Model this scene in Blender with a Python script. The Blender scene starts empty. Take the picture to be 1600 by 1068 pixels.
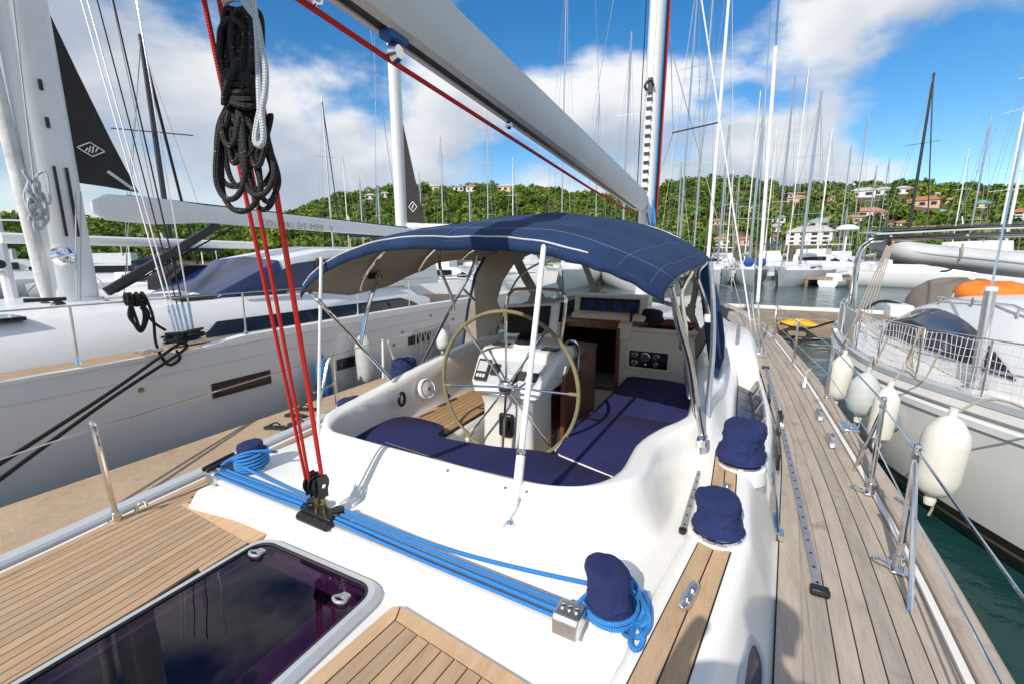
import bpy, bmesh, math, random
import numpy as np
from mathutils import Vector, Matrix, noise as mnoise
random.seed(7); np.random.seed(7)
sc = bpy.context.scene
col = sc.collection

# ------------------------------------------------------------------ camera
FPX, TILT = 705.0, math.atan(138/705)
PSI = math.atan(365/(705/math.cos(TILT)))
CAM = Vector((0, 0, 3.05))
cd = bpy.data.cameras.new('camera'); cam = bpy.data.objects.new('camera', cd); col.objects.link(cam)
cd.sensor_width = 36; cd.lens = 36*FPX/1600; cd.clip_start = .05; cd.clip_end = 5000
cam.location = CAM; cam.rotation_euler = (math.pi/2-TILT, 0, PSI)
sc.camera = cam
sc.render.resolution_x = 1024; sc.render.resolution_y = 683

# ------------------------------------------------------------------ light
SUN_EL, SUN_AZ = math.radians(37), math.radians(7)      # azimuth of the shadows, from boat heading
w = bpy.data.worlds.new('World'); sc.world = w; w.use_nodes = True
nt = w.node_tree; N = nt.nodes; L = nt.links; N.clear()
out = N.new('ShaderNodeOutputWorld')
sky = N.new('ShaderNodeTexSky'); sky.sky_type = 'NISHITA'; sky.sun_disc = False
sky.sun_elevation = SUN_EL; sky.sun_rotation = math.pi+SUN_AZ
sky.air_density = 1.0; sky.dust_density = .3; sky.ozone_density = 2.0
bg = N.new('ShaderNodeBackground'); bg.inputs[1].default_value = .125
hs = N.new('ShaderNodeHueSaturation'); hs.inputs['Saturation'].default_value = 1.4
L.new(sky.outputs[0], hs.inputs['Color']); L.new(hs.outputs[0], bg.inputs[0])
tc = N.new('ShaderNodeTexCoord')
def mth(op, a, b=None, clamp=False):
    n = N.new('ShaderNodeMath'); n.operation = op; n.use_clamp = clamp
    for i, v in enumerate((a, b)):
        if v is None: continue
        if isinstance(v, (int, float)): n.inputs[i].default_value = v
        else: L.new(v, n.inputs[i])
    return n.outputs[0]
CO = Vector((19.7604, -12.7697, 23.6241))
vm = N.new('ShaderNodeVectorMath'); vm.operation = 'MULTIPLY'; vm.inputs[1].default_value = (1, 1, 1.9); L.new(tc.outputs['Generated'], vm.inputs[0])
offs = []
def cloudnoise(dv, sc_, det):
    a = N.new('ShaderNodeVectorMath'); a.operation = 'ADD'; a.inputs[1].default_value = CO+Vector(dv); L.new(vm.outputs[0], a.inputs[0]); offs.append((a, Vector(dv)))
    n = N.new('ShaderNodeTexNoise'); n.inputs['Scale'].default_value = sc_; n.inputs['Detail'].default_value = det
    n.inputs['Roughness'].default_value = .52; n.inputs['Distortion'].default_value = .12
    L.new(a.outputs[0], n.inputs['Vector']); return n.outputs['Fac']
n1 = cloudnoise((0, 0, 0), 2.1, 10); n2 = cloudnoise((-.02, -.06, .16), 2.1, 6)
mr = N.new('ShaderNodeMapRange'); mr.interpolation_type = 'SMOOTHSTEP'
mr.inputs[1].default_value = .445; mr.inputs[2].default_value = .56; L.new(n1, mr.inputs[0])
sh = N.new('ShaderNodeMapRange'); sh.interpolation_type = 'SMOOTHSTEP'; sh.inputs[1].default_value = .38; sh.inputs[2].default_value = .66
L.new(n2, sh.inputs[0])
cr = N.new('ShaderNodeMixRGB'); cr.inputs[1].default_value = (1.0, 1.0, 1.0, 1); cr.inputs[2].default_value = (.47, .53, .63, 1)
L.new(sh.outputs[0], cr.inputs[0])
bg2 = N.new('ShaderNodeBackground'); bg2.inputs[1].default_value = .84; L.new(cr.outputs[0], bg2.inputs[0])
mx = N.new('ShaderNodeMixShader'); L.new(mth('MULTIPLY', mr.outputs[0], .95), mx.inputs[0])
L.new(bg.outputs[0], mx.inputs[1]); L.new(bg2.outputs[0], mx.inputs[2]); L.new(mx.outputs[0], out.inputs[0])

sl = bpy.data.lights.new('sun', 'SUN'); sl.energy = 3.6; sl.angle = math.radians(.53); sl.color = (1, .95, .87)
so = bpy.data.objects.new('sun', sl); col.objects.link(so); so.location = (-5, -20, 30)
sd = Vector((math.sin(SUN_AZ)*math.cos(SUN_EL), math.cos(SUN_AZ)*math.cos(SUN_EL), -math.sin(SUN_EL)))
so.rotation_euler = sd.to_track_quat('-Z', 'Y').to_euler()
sc.view_settings.view_transform = 'Standard'; sc.view_settings.look = 'None'
sc.view_settings.exposure = .25; sc.view_settings.gamma = 1; sc.view_settings.use_curve_mapping = False

# ------------------------------------------------------------------ helpers
_F = Vector((-math.sin(PSI)*math.cos(TILT), math.cos(PSI)*math.cos(TILT), -math.sin(TILT)))
_R = Vector((math.cos(PSI), math.sin(PSI), 0)); _U = _R.cross(_F)
def ray(x, y): return _F+_R*((x-800)/FPX)+_U*((534-y)/FPX)
def gz(x, y, z): r = ray(x, y); return CAM+r*((z-CAM.z)/r.z)      # sight line meets height z
def gy(x, y, Y): r = ray(x, y); return CAM+r*(Y/r.y)              # ... the cross plane Y
def gx(x, y, X): r = ray(x, y); return CAM+r*(X/r.x)              # ... the long plane X
def gd(x, y, d): return CAM+ray(x, y)*d                           # ... at depth d
V = Vector
def S(a, b, x):
    t = np.clip((x-a)/(b-a), 0, 1); return t*t*(3-2*t)
def cat(pts, n=8, closed=False):
    P = [V(p) for p in pts]; m = len(P); o = []
    rng = range(m) if closed else range(m-1)
    for i in rng:
        p1, p2 = P[i], P[(i+1) % m]
        p0 = P[i-1] if (i or closed) else p1*2-p2
        p3 = P[(i+2) % m] if (i+2 < m or closed) else p2*2-p1
        for k in range(n):
            t = k/n
            o.append(.5*((2*p1)+(p2-p0)*t+(2*p0-5*p1+4*p2-p3)*t*t+(3*p1-p0-3*p2+p3)*t**3))
    if not closed: o.append(P[-1])
    return o
def rrect(x0, x1, y0, y1, r, n=5):
    o = []
    for cx, cy, a in ((x1-r, y1-r, 0), (x0+r, y1-r, 90), (x0+r, y0+r, 180), (x1-r, y0+r, 270)):
        for k in range(n+1):
            t = math.radians(a+90*k/n); o.append((cx+r*math.cos(t), cy+r*math.sin(t)))
    return o
ORG = {}
class MB:
    def __init__(s): s.v = []; s.f = []; s.u = []
    def add(s, vs, fs, uv=None):
        b = len(s.v); s.v += [V(p) for p in vs]
        for i, f in enumerate(fs):
            s.f.append([b+k for k in f]); s.u.append(uv[i] if uv else None)
        return s
    def box(s, c, d, rot=None):
        c = V(c); R = rot or Matrix.Identity(3)
        vs = [c+R @ V((x*d[0]/2, y*d[1]/2, z*d[2]/2)) for x in (-1, 1) for y in (-1, 1) for z in (-1, 1)]
        return s.add(vs, [(0, 1, 3, 2), (4, 6, 7, 5), (0, 4, 5, 1), (2, 3, 7, 6), (0, 2, 6, 4), (1, 5, 7, 3)])
    def bar(s, a, b, wd, h, up=(0, 0, 1)):
        a, b = V(a), V(b); d = (b-a).normalized(); sd_ = d.cross(V(up)).normalized(); u = sd_.cross(d)
        vs = [p+sd_*i*wd/2+u*j*h/2 for p in (a, b) for i, j in ((-1, -1), (1, -1), (1, 1), (-1, 1))]
        return s.add(vs, [(3, 2, 1, 0), (4, 5, 6, 7), (0, 1, 5, 4), (1, 2, 6, 5), (2, 3, 7, 6), (3, 0, 4, 7)])
    def tube(s, pts, r, seg=8, closed=False, caps=True):
        P = [V(p) for p in pts]; n = len(P); rs = r if isinstance(r, (list, tuple)) else [r]*n
        T = []
        for i in range(n):
            a = P[i-1] if (i or closed) else P[i]; b = P[(i+1) % n] if (i+1 < n or closed) else P[i]
            T.append((b-a).normalized() if (b-a).length > 1e-9 else V((0, 0, 1)))
        up = V((0, 0, 1)) if abs(T[0].z) < .9 else V((1, 0, 0))
        X = T[0].cross(up).normalized(); vs = []; ln = [0]
        for i in range(n):
            X = (X-T[i]*X.dot(T[i])).normalized(); Y = T[i].cross(X)
            if i: ln.append(ln[-1]+(P[i]-P[i-1]).length)
            for k in range(seg):
                a = 2*math.pi*k/seg; vs.append(P[i]+(X*math.cos(a)+Y*math.sin(a))*rs[i])
        fs = []; uv = []
        m = n if closed else n-1
        for i in range(m):
            j = (i+1) % n; l0 = ln[i]; l1 = ln[i+1] if i+1 < n else ln[i]+(P[0]-P[i]).length
            for k in range(seg):
                k2 = (k+1) % seg; fs.append((i*seg+k, i*seg+k2, j*seg+k2, j*seg+k))
                uv.append([(l0, k/seg), (l0, (k+1)/seg), (l1, (k+1)/seg), (l1, k/seg)])
        if caps and not closed:
            fs += [tuple(range(seg-1, -1, -1)), tuple((n-1)*seg+k for k in range(seg))]; uv += [None, None]
        return s.add(vs, fs, uv)
    def lathe(s, prof, c=(0, 0, 0), ax=(0, 0, 1), seg=20, fn=None):
        c = V(c); q = V((0, 0, 1)).rotation_difference(V(ax)); vs = []; fs = []
        for r, z in prof:
            for k in range(seg):
                a = 2*math.pi*k/seg; p = V((r*math.cos(a), r*math.sin(a), z))
                if fn: p = fn(p)
                vs.append(c+q @ p)
        for i in range(len(prof)-1):
            for k in range(seg):
                k2 = (k+1) % seg; fs.append((i*seg+k, i*seg+k2, (i+1)*seg+k2, (i+1)*seg+k))
        fs += [tuple(range(seg-1, -1, -1)), tuple((len(prof)-1)*seg+k for k in range(seg))]
        return s.add(vs, fs)
    def prism(s, pts, z0, z1):
        n = len(pts); g = lambda z, p: z(p) if callable(z) else z
        vs = [(p[0], p[1], g(z0, p)) for p in pts]+[(p[0], p[1], g(z1, p)) for p in pts]
        fs = [tuple(range(n-1, -1, -1)), tuple(range(n, 2*n))]+[(i, (i+1) % n, n+(i+1) % n, n+i) for i in range(n)]
        return s.add(vs, fs)
    def loft(s, rings, ring_closed=True, caps=True):
        n = len(rings[0]); vs = [p for r in rings for p in r]; fs = []
        for i in range(len(rings)-1):
            for k in range(n if ring_closed else n-1):
                k2 = (k+1) % n; fs.append((i*n+k, i*n+k2, (i+1)*n+k2, (i+1)*n+k))
        if caps and ring_closed: fs += [tuple(range(n-1, -1, -1)), tuple((len(rings)-1)*n+k for k in range(n))]
        return s.add(vs, fs)
    def plate(s, pts, th, nrm):                      # a flat polygon given thickness
        P = [V(p) for p in pts]; n = len(P); d = V(nrm).normalized()*th
        return s.add(P+[p+d for p in P], [tuple(range(n-1, -1, -1)), tuple(range(n, 2*n))]+[(i, (i+1) % n, n+(i+1) % n, n+i) for i in range(n)])
    def mesh(s, name, mat, org, ang=35):
        me = bpy.data.meshes.new(name); me.from_pydata([tuple(p-org) for p in s.v], [], s.f)
        if any(s.u):
            ul = me.uv_layers.new(name='uv'); k = 0
            for i, f in enumerate(s.f):
                for j in range(len(f)):
                    ul.data[k].uv = s.u[i][j] if s.u[i] else (0, 0); k += 1
        bm = bmesh.new(); bm.from_mesh(me); bmesh.ops.recalc_face_normals(bm, faces=bm.faces); bm.to_mesh(me); bm.free()
        me.polygons.foreach_set('use_smooth', [True]*len(me.polygons)); me.set_sharp_from_angle(angle=math.radians(ang))
        me.materials.append(mat); return me
def link(name, me, parent=None, org=None, bev=0):
    o = bpy.data.objects.new(name, me); col.objects.link(o)
    if parent is not None: o.parent = parent; ORG[o.name] = ORG[parent.name]
    else: o.location = org; ORG[o.name] = V(org)
    if bev:
        m = o.modifiers.new('bevel', 'BEVEL'); m.width = bev; m.segments = 2; m.limit_method = 'ANGLE'; m.angle_limit = math.radians(40)
    return o
def part(name, mb, mat, parent, bev=0, label=None, kind=None, ang=35):
    o = link(name, mb.mesh(name, mat, ORG[parent.name], ang), parent, bev=bev)
    if label: o['label'] = label
    if kind: o['kind'] = kind
    return o
def tag(o, label, cat_, group=None):
    o['label'] = label; o['category'] = cat_
    if group: o['group'] = group
    return o
def thing(name, label, cat_, loc, group=None):
    o = bpy.data.objects.new(name, None); col.objects.link(o); o.location = loc; o.empty_display_size = .2
    ORG[o.name] = V(loc); return tag(o, label, cat_, group)
def single(name, mb, mat, label, cat_, group=None, bev=0, ang=35):
    xs = [p.x for p in mb.v]; ys = [p.y for p in mb.v]; org = V(((min(xs)+max(xs))/2, (min(ys)+max(ys))/2, min(p.z for p in mb.v)))
    return tag(link(name, mb.mesh(name, mat, org, ang), None, org, bev), label, cat_, group)
def struct(name, mb, mat, ang=35):
    o = link(name, mb.mesh(name, mat, V((0, 0, 0)), ang), None, (0, 0, 0)); o['kind'] = 'structure'; return o

# ------------------------------------------------------------------ materials
MT = {}
class NB:
    def __init__(s, name):
        s.m = bpy.data.materials.new(name); s.m.use_nodes = True; s.t = s.m.node_tree; s.n = s.t.nodes
        s.b = s.n['Principled BSDF']; s.tc = s.n.new('ShaderNodeTexCoord')
    def nd(s, ty, **kw):
        x = s.n.new(ty)
        for k, v in kw.items():
            if k.startswith('_'): setattr(x, k[1:], v)
            else:
                k = k.replace('__', ' ')
                i = x.inputs[int(k[1:])] if k[0] == 'i' and k[1:].isdigit() else x.inputs[k]
                if hasattr(v, 'is_linked'): s.t.links.new(v, i)
                else: i.default_value = v
        return x
    def noise(s, scale, detail=3, vec=None, rough=.55, stretch=None):
        v = vec or s.tc.outputs['Object']
        if stretch: v = s.nd('ShaderNodeVectorMath', _operation='MULTIPLY', i0=v, i1=stretch).outputs[0]
        return s.nd('ShaderNodeTexNoise', Vector=v, Scale=scale, Detail=detail, Roughness=rough).outputs['Fac']
    def ramp(s, fac, a, b):
        return s.nd('ShaderNodeMapRange', i0=fac, i1=a, i2=b).outputs[0]
    def mix(s, f, a, b, mode='MIX'):
        c4 = lambda c: c if hasattr(c, 'is_linked') else (tuple(c)+(1,))[:4]
        return s.nd('ShaderNodeMixRGB', _blend_type=mode, i0=f, i1=c4(a), i2=c4(b)).outputs[0]
    def math(s, op, a, b=0., c=0.):
        return s.nd('ShaderNodeMath', _operation=op, i0=a, i1=b, i2=c).outputs[0]
    def bump(s, h, st, dist=.01):
        n = s.nd('ShaderNodeBump', Height=h, Strength=st, Distance=dist); s.t.links.new(n.outputs[0], s.b.inputs['Normal']); return n
    def set(s, **kw):
        for k, v in kw.items():
            i = s.b.inputs[k.replace('__', ' ')]
            if hasattr(v, 'is_linked'): s.t.links.new(v, i)
            else: i.default_value = v if not isinstance(v, tuple) else (tuple(v)+(1,))[:4]
        return s
def M(name, c, rough=.5, metal=0, var=.12, scale=3., bump=0, bscale=80., coat=0, rvar=.1, **kw):
    b = NB(name); f = b.ramp(b.noise(scale, 5), .3, .7)
    lo = tuple(x*(1-var) for x in c); hi = tuple(min(1, x*(1+var)) for x in c)
    b.set(Base__Color=b.mix(f, lo, hi), Metallic=metal, Coat__Weight=coat, Coat__Roughness=.08)
    r = b.ramp(b.noise(scale*4, 4), .3, .7); b.set(Roughness=b.math('MULTIPLY_ADD', r, rvar, rough-rvar/2))
    if bump: b.bump(b.noise(bscale, 4), bump)
    for k, v in kw.items(): b.set(**{k: v})
    MT[name] = b.m; return b.m
M('gelcoat', (.80, .78, .735), .32, var=.025, scale=1.5, coat=.3, bump=.02, bscale=3)
M('gelcoat_cream', (.72, .64, .51), .42, var=.03, scale=1.5, coat=.15)
def nonskid():
    b = NB('nonskid'); b.set(Base__Color=b.mix(b.ramp(b.noise(2, 4), .3, .7), (.74, .73, .70), (.80, .79, .76)), Roughness=.6)
    b.bump(b.nd('ShaderNodeTexVoronoi', Vector=b.tc.outputs['Object'], Scale=160.).outputs[0], .15, .004); MT['nonskid'] = b.m
nonskid()
M('alu', (.62, .63, .65), .32, 1, var=.08, scale=30, bump=.02)
M('alu_dull', (.36, .37, .39), .5, .6, var=.15, scale=20, bump=.05)
M('steel', (.72, .71, .69), .12, 1, var=.06, scale=12)
M('grey_plastic', (.32, .33, .34), .45, var=.1)
M('black_plastic', (.012, .012, .013), .4, var=.3)
M('black_rubber', (.02, .02, .02), .7, var=.3)
M('white_plastic', (.74, .74, .71), .4, var=.04)
M('white_paint', (.78, .78, .77), .3, var=.03, coat=.3)
M('dusty_white', (.66, .66, .64), .5, var=.1, scale=.8)
M('caulk', (.012, .011, .010), .7, var=.2)
M('mahogany', (.16, .052, .024), .3, var=.3, scale=14, coat=.5)
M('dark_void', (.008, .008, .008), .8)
M('lilac', (.62, .52, .64), .6)
M('chrome', (.8, .8, .8), .05, 1, var=.02)
M('bronze', (.33, .24, .12), .35, 1, var=.3)
M('grp_grey', (.48, .50, .52), .4, var=.08, scale=.7)
def concrete():
    b = NB('concrete'); f = b.noise(.55, 6, rough=.65); g = b.noise(14, 5, rough=.7); s2 = b.noise(2.3, 6, rough=.7)
    c = b.mix(b.ramp(f, .3, .7), (.37, .26, .16), (.52, .38, .25)); c = b.mix(b.math('MULTIPLY', b.ramp(s2, .56, .74), .6), c, (.20, .15, .10)); c = b.mix(b.math('MULTIPLY', b.ramp(g, .45, .7), .35), c, (.58, .48, .36))
    b.set(Base__Color=c, Roughness=.9); b.bump(b.math('ADD', g, b.noise(60, 3)), .4); MT['concrete'] = b.m
concrete()
M('pier_wood', (.27, .20, .14), .8, var=.35, scale=2, bump=.5, bscale=25)
M('brown_canvas', (.17, .145, .125), .85, var=.12, scale=5, bump=.15, bscale=30)
M('orange', (.75, .19, .02), .5, var=.15, scale=4, bump=.15, bscale=9)
def fenderm():
    b = NB('fender_white'); s1 = b.noise(7, 6, rough=.7); s2 = b.noise(2.5, 5, None, .65, (1, 1, .3))
    c = b.mix(b.ramp(s2, .35, .7), (.76, .74, .67), (.66, .62, .52)); c = b.mix(b.math('MULTIPLY', b.ramp(s1, .60, .78), .55), c, (.36, .33, .28)); b.set(Base__Color=c, Roughness=.5); b.bump(b.noise(18, 4), .08); MT['fender_white'] = b.m
fenderm()
M('fender_grey', (.50, .52, .50), .6, var=.12, scale=7)
M('fender_blue', (.02, .13, .33), .6, var=.15, scale=7)
M('yellow', (.70, .42, .02), .6)
M('rib_tube', (.47, .48, .49), .5, var=.12, scale=2)
M('dark_paint', (.03, .03, .035), .4)
M('roof_red', (.42, .16, .09), .8, var=.25); M('roof_grey', (.50, .48, .45), .8, var=.2); M('roof_teal', (.20, .40, .38), .7)
M('roof_orange', (.50, .25, .13), .8, var=.2)
M('wall_white', (.74, .72, .68), .8, var=.06); M('wall_cream', (.66, .56, .40), .8); M('wall_peach', (.62, .42, .30), .8)
M('soil', (.10, .075, .04), .9, var=.35, scale=.05)
M('bark', (.14, .10, .07), .9)
M('label_black', (.01, .01, .012), .5)
M('text_grey', (.33, .33, .34), .5)
M('text_white', (.75, .75, .75), .5)
M('boat_red', (.45, .06, .04), .4); M('boat_blue', (.03, .13, .42), .5, var=.2, scale=3); M('boat_teal', (.05, .25, .25), .4); M('boat_navy', (.012, .02, .06), .35)
M('antifoul', (.02, .05, .06), .7)
def teak(name, a, b_, dark, soft=.5):
    b = NB(name); oi = b.nd('ShaderNodeObjectInfo').outputs['Random']
    off = b.nd('ShaderNodeVectorMath', _operation='ADD', i0=b.tc.outputs['Object'], i1=b.nd('ShaderNodeCombineXYZ', i0=oi, i1=b.math('MULTIPLY', oi, 37.), i2=oi).outputs[0]).outputs[0]
    g = b.noise(1, 6, off, .65, (170, 7, 170)); g2 = b.noise(3, 4, off, .6, (5, .8, 5)); st = b.noise(4.5, 5, off, .7)
    c = b.mix(b.ramp(g, .3, .7), a, b_); c = b.mix(b.math('MULTIPLY', b.ramp(g2, .35, .7), .55), c, tuple(x*1.22 for x in b_))
    c = b.mix(b.math('MULTIPLY', b.ramp(st, .58, .78), soft), c, dark)
    c = b.mix(1., c, b.mix(oi, (.84, .85, .86), (1.1, 1.07, 1.04)), 'MULTIPLY')
    b.set(Base__Color=c, Roughness=.72); b.bump(g, .35, .004); MT[name] = b.m
teak('teak_tan', (.36, .235, .135), (.50, .345, .21), (.22, .15, .09), .3)
teak('teak_gold', (.47, .30, .165), (.60, .41, .25), (.3, .2, .12), .2)
teak('teak_grey', (.31, .255, .205), (.46, .39, .32), (.14, .10, .075), .6)
teak('teak_seat', (.33, .20, .10), (.44, .28, .15), (.2, .12, .07), .2)
def canvas(name, c, c2=None, wr=.5):
    b = NB(name); f = b.ramp(b.noise(3, 5), .3, .7); o = b.tc.outputs['Object']
    wv = b.nd('ShaderNodeTexWave', Vector=o, Scale=260., i2=1.).outputs['Fac']
    b.set(Base__Color=b.mix(f, tuple(x*.8 for x in c), c2 or tuple(x*1.2 for x in c)), Roughness=.9)
    h = b.math('ADD', b.math('MULTIPLY', b.noise(7, 4, rough=.6), 3.), b.math('MULTIPLY', wv, .08)); b.bump(h, wr, .02); MT[name] = b.m
canvas('navy', (.012, .020, .085)); canvas('navy_cushion', (.010, .013, .080), wr=.22); canvas('navy_bimini', (.007, .028, .090), (.011, .042, .128), wr=.35)
canvas('beige', (.29, .255, .205), wr=.3); canvas('sail_grey', (.035, .032, .032), wr=.2); canvas('white_canvas', (.66, .66, .64))
canvas('boat_cover', (.02, .10, .36)); canvas('wheel_leather', (.23, .195, .10), wr=.1); canvas('black_cloth', (.01, .011, .016))
canvas('navy_hat', (.012, .022, .098), wr=.35)
def rope(name, c, c2, fleck=None, f=55.):
    b = NB(name); uv = b.nd('ShaderNodeUVMap').outputs[0]; s_ = b.nd('ShaderNodeSeparateXYZ', Vector=uv)
    u = b.math('MULTIPLY', s_.outputs[0], f*6.283); v = b.math('MULTIPLY', s_.outputs[1], 6.283*3)
    p = b.math('MULTIPLY', b.math('SINE', b.math('ADD', u, v)), b.math('SINE', b.math('SUBTRACT', u, v)))
    k = b.ramp(p, -.6, .6); cc = b.mix(k, c2, c)
    if fleck:
        fl = b.nd('ShaderNodeTexVoronoi', Vector=b.nd('ShaderNodeVectorMath', _operation='MULTIPLY', i0=uv, i1=(70., 3., 1.)).outputs[0], Scale=1.)
        cc = b.mix(b.math('LESS_THAN', fl.outputs['Distance'], .15), cc, fleck)
    b.set(Base__Color=cc, Roughness=.8); b.bump(k, .6, .004); MT[name] = b.m
rope('rope_red', (.72, .03, .02), (.46, .015, .012)); rope('rope_blue', (.05, .30, .72), (.015, .14, .42)); rope('rope_black', (.018, .017, .016), (.008, .008, .008), (.42, .14, .05), 40)
rope('rope_white', (.62, .65, .66), (.34, .38, .40)); rope('rope_plain_black', (.012, .012, .012), (.006, .006, .006)); rope('rope_tan', (.48, .42, .33), (.3, .25, .19)); rope('rope_cream', (.66, .63, .55), (.45, .42, .36))
rope('rope_yellow', (.62, .40, .03), (.4, .24, .02))
def glassy(name, tint, gl=.05, rough=.02, trans=True, alpha=.0):
    b = NB(name); t = b.t
    tr = b.nd('ShaderNodeBsdfTransparent', Color=tint+(1,)); gg = b.nd('ShaderNodeBsdfGlossy', Color=(1, 1, 1, 1), Roughness=rough)
    bf = b.nd('ShaderNodeNewGeometry').outputs['Backfacing']; fr = b.math('MULTIPLY_ADD', b.nd('ShaderNodeFresnel', IOR=1.5).outputs[0], b.math('SUBTRACT', 1., bf), b.math('MULTIPLY', bf, .03))
    d = b.nd('ShaderNodeBsdfDiffuse', Color=(.6, .6, .6, 1))
    m0 = b.nd('ShaderNodeMixShader', i0=alpha); t.links.new(tr.outputs[0], m0.inputs[1]); t.links.new(d.outputs[0], m0.inputs[2])
    m1 = b.nd('ShaderNodeMixShader', i0=b.math('ADD', fr, gl)); t.links.new(m0.outputs[0], m1.inputs[1]); t.links.new(gg.outputs[0], m1.inputs[2])
    nb = b.nd('ShaderNodeBump', Height=b.noise(2.2, 2), Strength=.12 if alpha else .02, Distance=.05); t.links.new(nb.outputs[0], gg.inputs['Normal'])
    t.links.new(m1.outputs[0], b.n['Material Output'].inputs[0]); MT[name] = b.m
glassy('vinyl', (.93, .93, .91), .03, .10, alpha=.035); glassy('hatch_glass', (.46, .33, .47), -.012, .015)
def dglass(name, c, r=.06):
    b = NB(name); b.set(Base__Color=b.mix(b.ramp(b.noise(3, 3), .3, .7), tuple(x*.7 for x in c), c), Roughness=r, Specular__IOR__Level=.6); MT[name] = b.m
dglass('tinted', (.012, .014, .02)); dglass('blue_glass', (.010, .026, .12), .2); dglass('purple_glass', (.035, .03, .075)); dglass('navy_glass', (.010, .018, .034)); dglass('screen', (.004, .004, .005), .15); dglass('house_glass', (.03, .035, .04))
def screen_blue():
    b = NB('screen_blue'); s_ = b.nd('ShaderNodeSeparateXYZ', Vector=b.tc.outputs['Object'])
    b.set(Base__Color=(.01, .02, .08), Roughness=.2); b.set(Emission__Color=(.08, .12, .75), Emission__Strength=.015); MT['screen_blue'] = b.m
screen_blue()
def gauge():
    b = NB('gauge_face'); b.set(Base__Color=b.mix(b.ramp(b.noise(120, 2), .55, .6), (.02, .025, .04), (.3, .32, .36)), Roughness=.3); MT['gauge_face'] = b.m
gauge()
def water():
    b = NB('water'); g = b.tc.outputs['Object']
    h1 = b.noise(2.3, 4, g, .6); h2 = b.noise(.55, 3, g, .5, (1, 1.6, 1)); h = b.math('ADD', b.math('MULTIPLY', h1, .35), h2)
    b.set(Base__Color=(.010, .045, .045), Roughness=.06, IOR=1.33, Specular__IOR__Level=.5); b.bump(h, .55, .22); MT['water'] = b.m
water()
def foliage(name):
    b = NB(name); at = b.nd('ShaderNodeAttribute', _attribute_name='tint'); s_ = b.nd('ShaderNodeSeparateColor', Color=at.outputs['Color'])
    cr_ = b.nd('ShaderNodeValToRGB', Fac=s_.outputs[0]); e = cr_.color_ramp.elements; e[0].position = 0; e[0].color = (.042, .090, .012, 1); e[1].position = 1; e[1].color = (.20, .235, .04, 1)
    for p, c in ((.3, (.080, .150, .018)), (.55, (.135, .21, .024)), (.78, (.185, .235, .03))): x = e.new(p); x.color = c+(1,)
    k = b.math('MULTIPLY_ADD', s_.outputs[1], .8, .6); kk = b.nd('ShaderNodeCombineColor', i0=k, i1=k, i2=k)
    b.set(Base__Color=b.mix(1., cr_.outputs[0], kk.outputs[0], 'MULTIPLY'), Roughness=.6, Specular__IOR__Level=.2)
    tl = b.nd('ShaderNodeBsdfTranslucent', Color=cr_.outputs[0]); ms = b.nd('ShaderNodeMixShader', i0=.25); b.t.links.new(b.b.outputs[0], ms.inputs[1]); b.t.links.new(tl.outputs[0], ms.inputs[2]); b.t.links.new(ms.outputs[0], b.n['Material Output'].inputs[0]); MT[name] = b.m
foliage('forest')
M('stay', (.34, .34, .34), .5, .3)

# ================================================================== SETTING
mb = MB(); mb.add([(-1500, -300, 0), (1500, -300, 0), (1500, 1800, 0), (-1500, 1800, 0)], [(0, 1, 2, 3)]); struct('water', mb, MT['water'])
SKX = [-1200, -300, 0, 150, 300, 400, 455, 500, 560, 640, 720, 830, 900, 960, 1000, 1030, 1060, 1120, 1160, 1200, 1235, 1260, 1330, 1400, 1480, 1600, 2600]
SKY = [352, 350, 352, 358, 360, 358, 346, 327, 311, 300, 300, 300, 309, 318, 314, 299, 291, 287, 291, 303, 309, 301, 300, 301, 304, 311, 330]
R0, R1 = 165., 330.
def hdir(px):
    r = ray(px, 396); r.z = 0; return r.normalized()
def terr(px, r):
    rr = ray(px, float(np.interp(px, SKX, SKY))); k = R1/math.hypot(rr.x, rr.y); zr = CAM.z+rr.z*k
    t = (r-R0)/(R1-R0)
    if t < 0: z = -1.5+1.5*(1+max(t, -.1)*10)
    elif t <= 1: z = zr*(.03+.97*(.35*t+.65*t*t*(3-2*t)))
    else: z = zr*(1-.5*(t-1))
    h = hdir(px); p = h*r
    if t > 0: z += (2.4*min(1, t*3))*mnoise.noise(V((p.x*.022, p.y*.022, 3)))
    return V((p.x, p.y, z))
mb = MB(); PXS = [-1100+3500*i/140 for i in range(141)]; RS = [150, 165, 170, 185, 200, 215, 230, 245, 260, 275, 290, 305, 320, 330, 345, 380, 450]
vs = [terr(p, r) for r in RS for p in PXS]; n = len(PXS)
mb.add(vs, [(i*n+k, i*n+k+1, (i+1)*n+k+1, (i+1)*n+k) for i in range(len(RS)-1) for k in range(n-1)])
struct('hillside', mb, MT['soil'], 80)
def terr_hit(px, py):
    r = ray(px, py); hl = math.hypot(r.x, r.y); d = R0
    while d < R1:
        z = CAM.z+r.z*d/hl
        if z <= terr(px, d).z: break
        d += 1.0
    return terr(px, d), d
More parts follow.
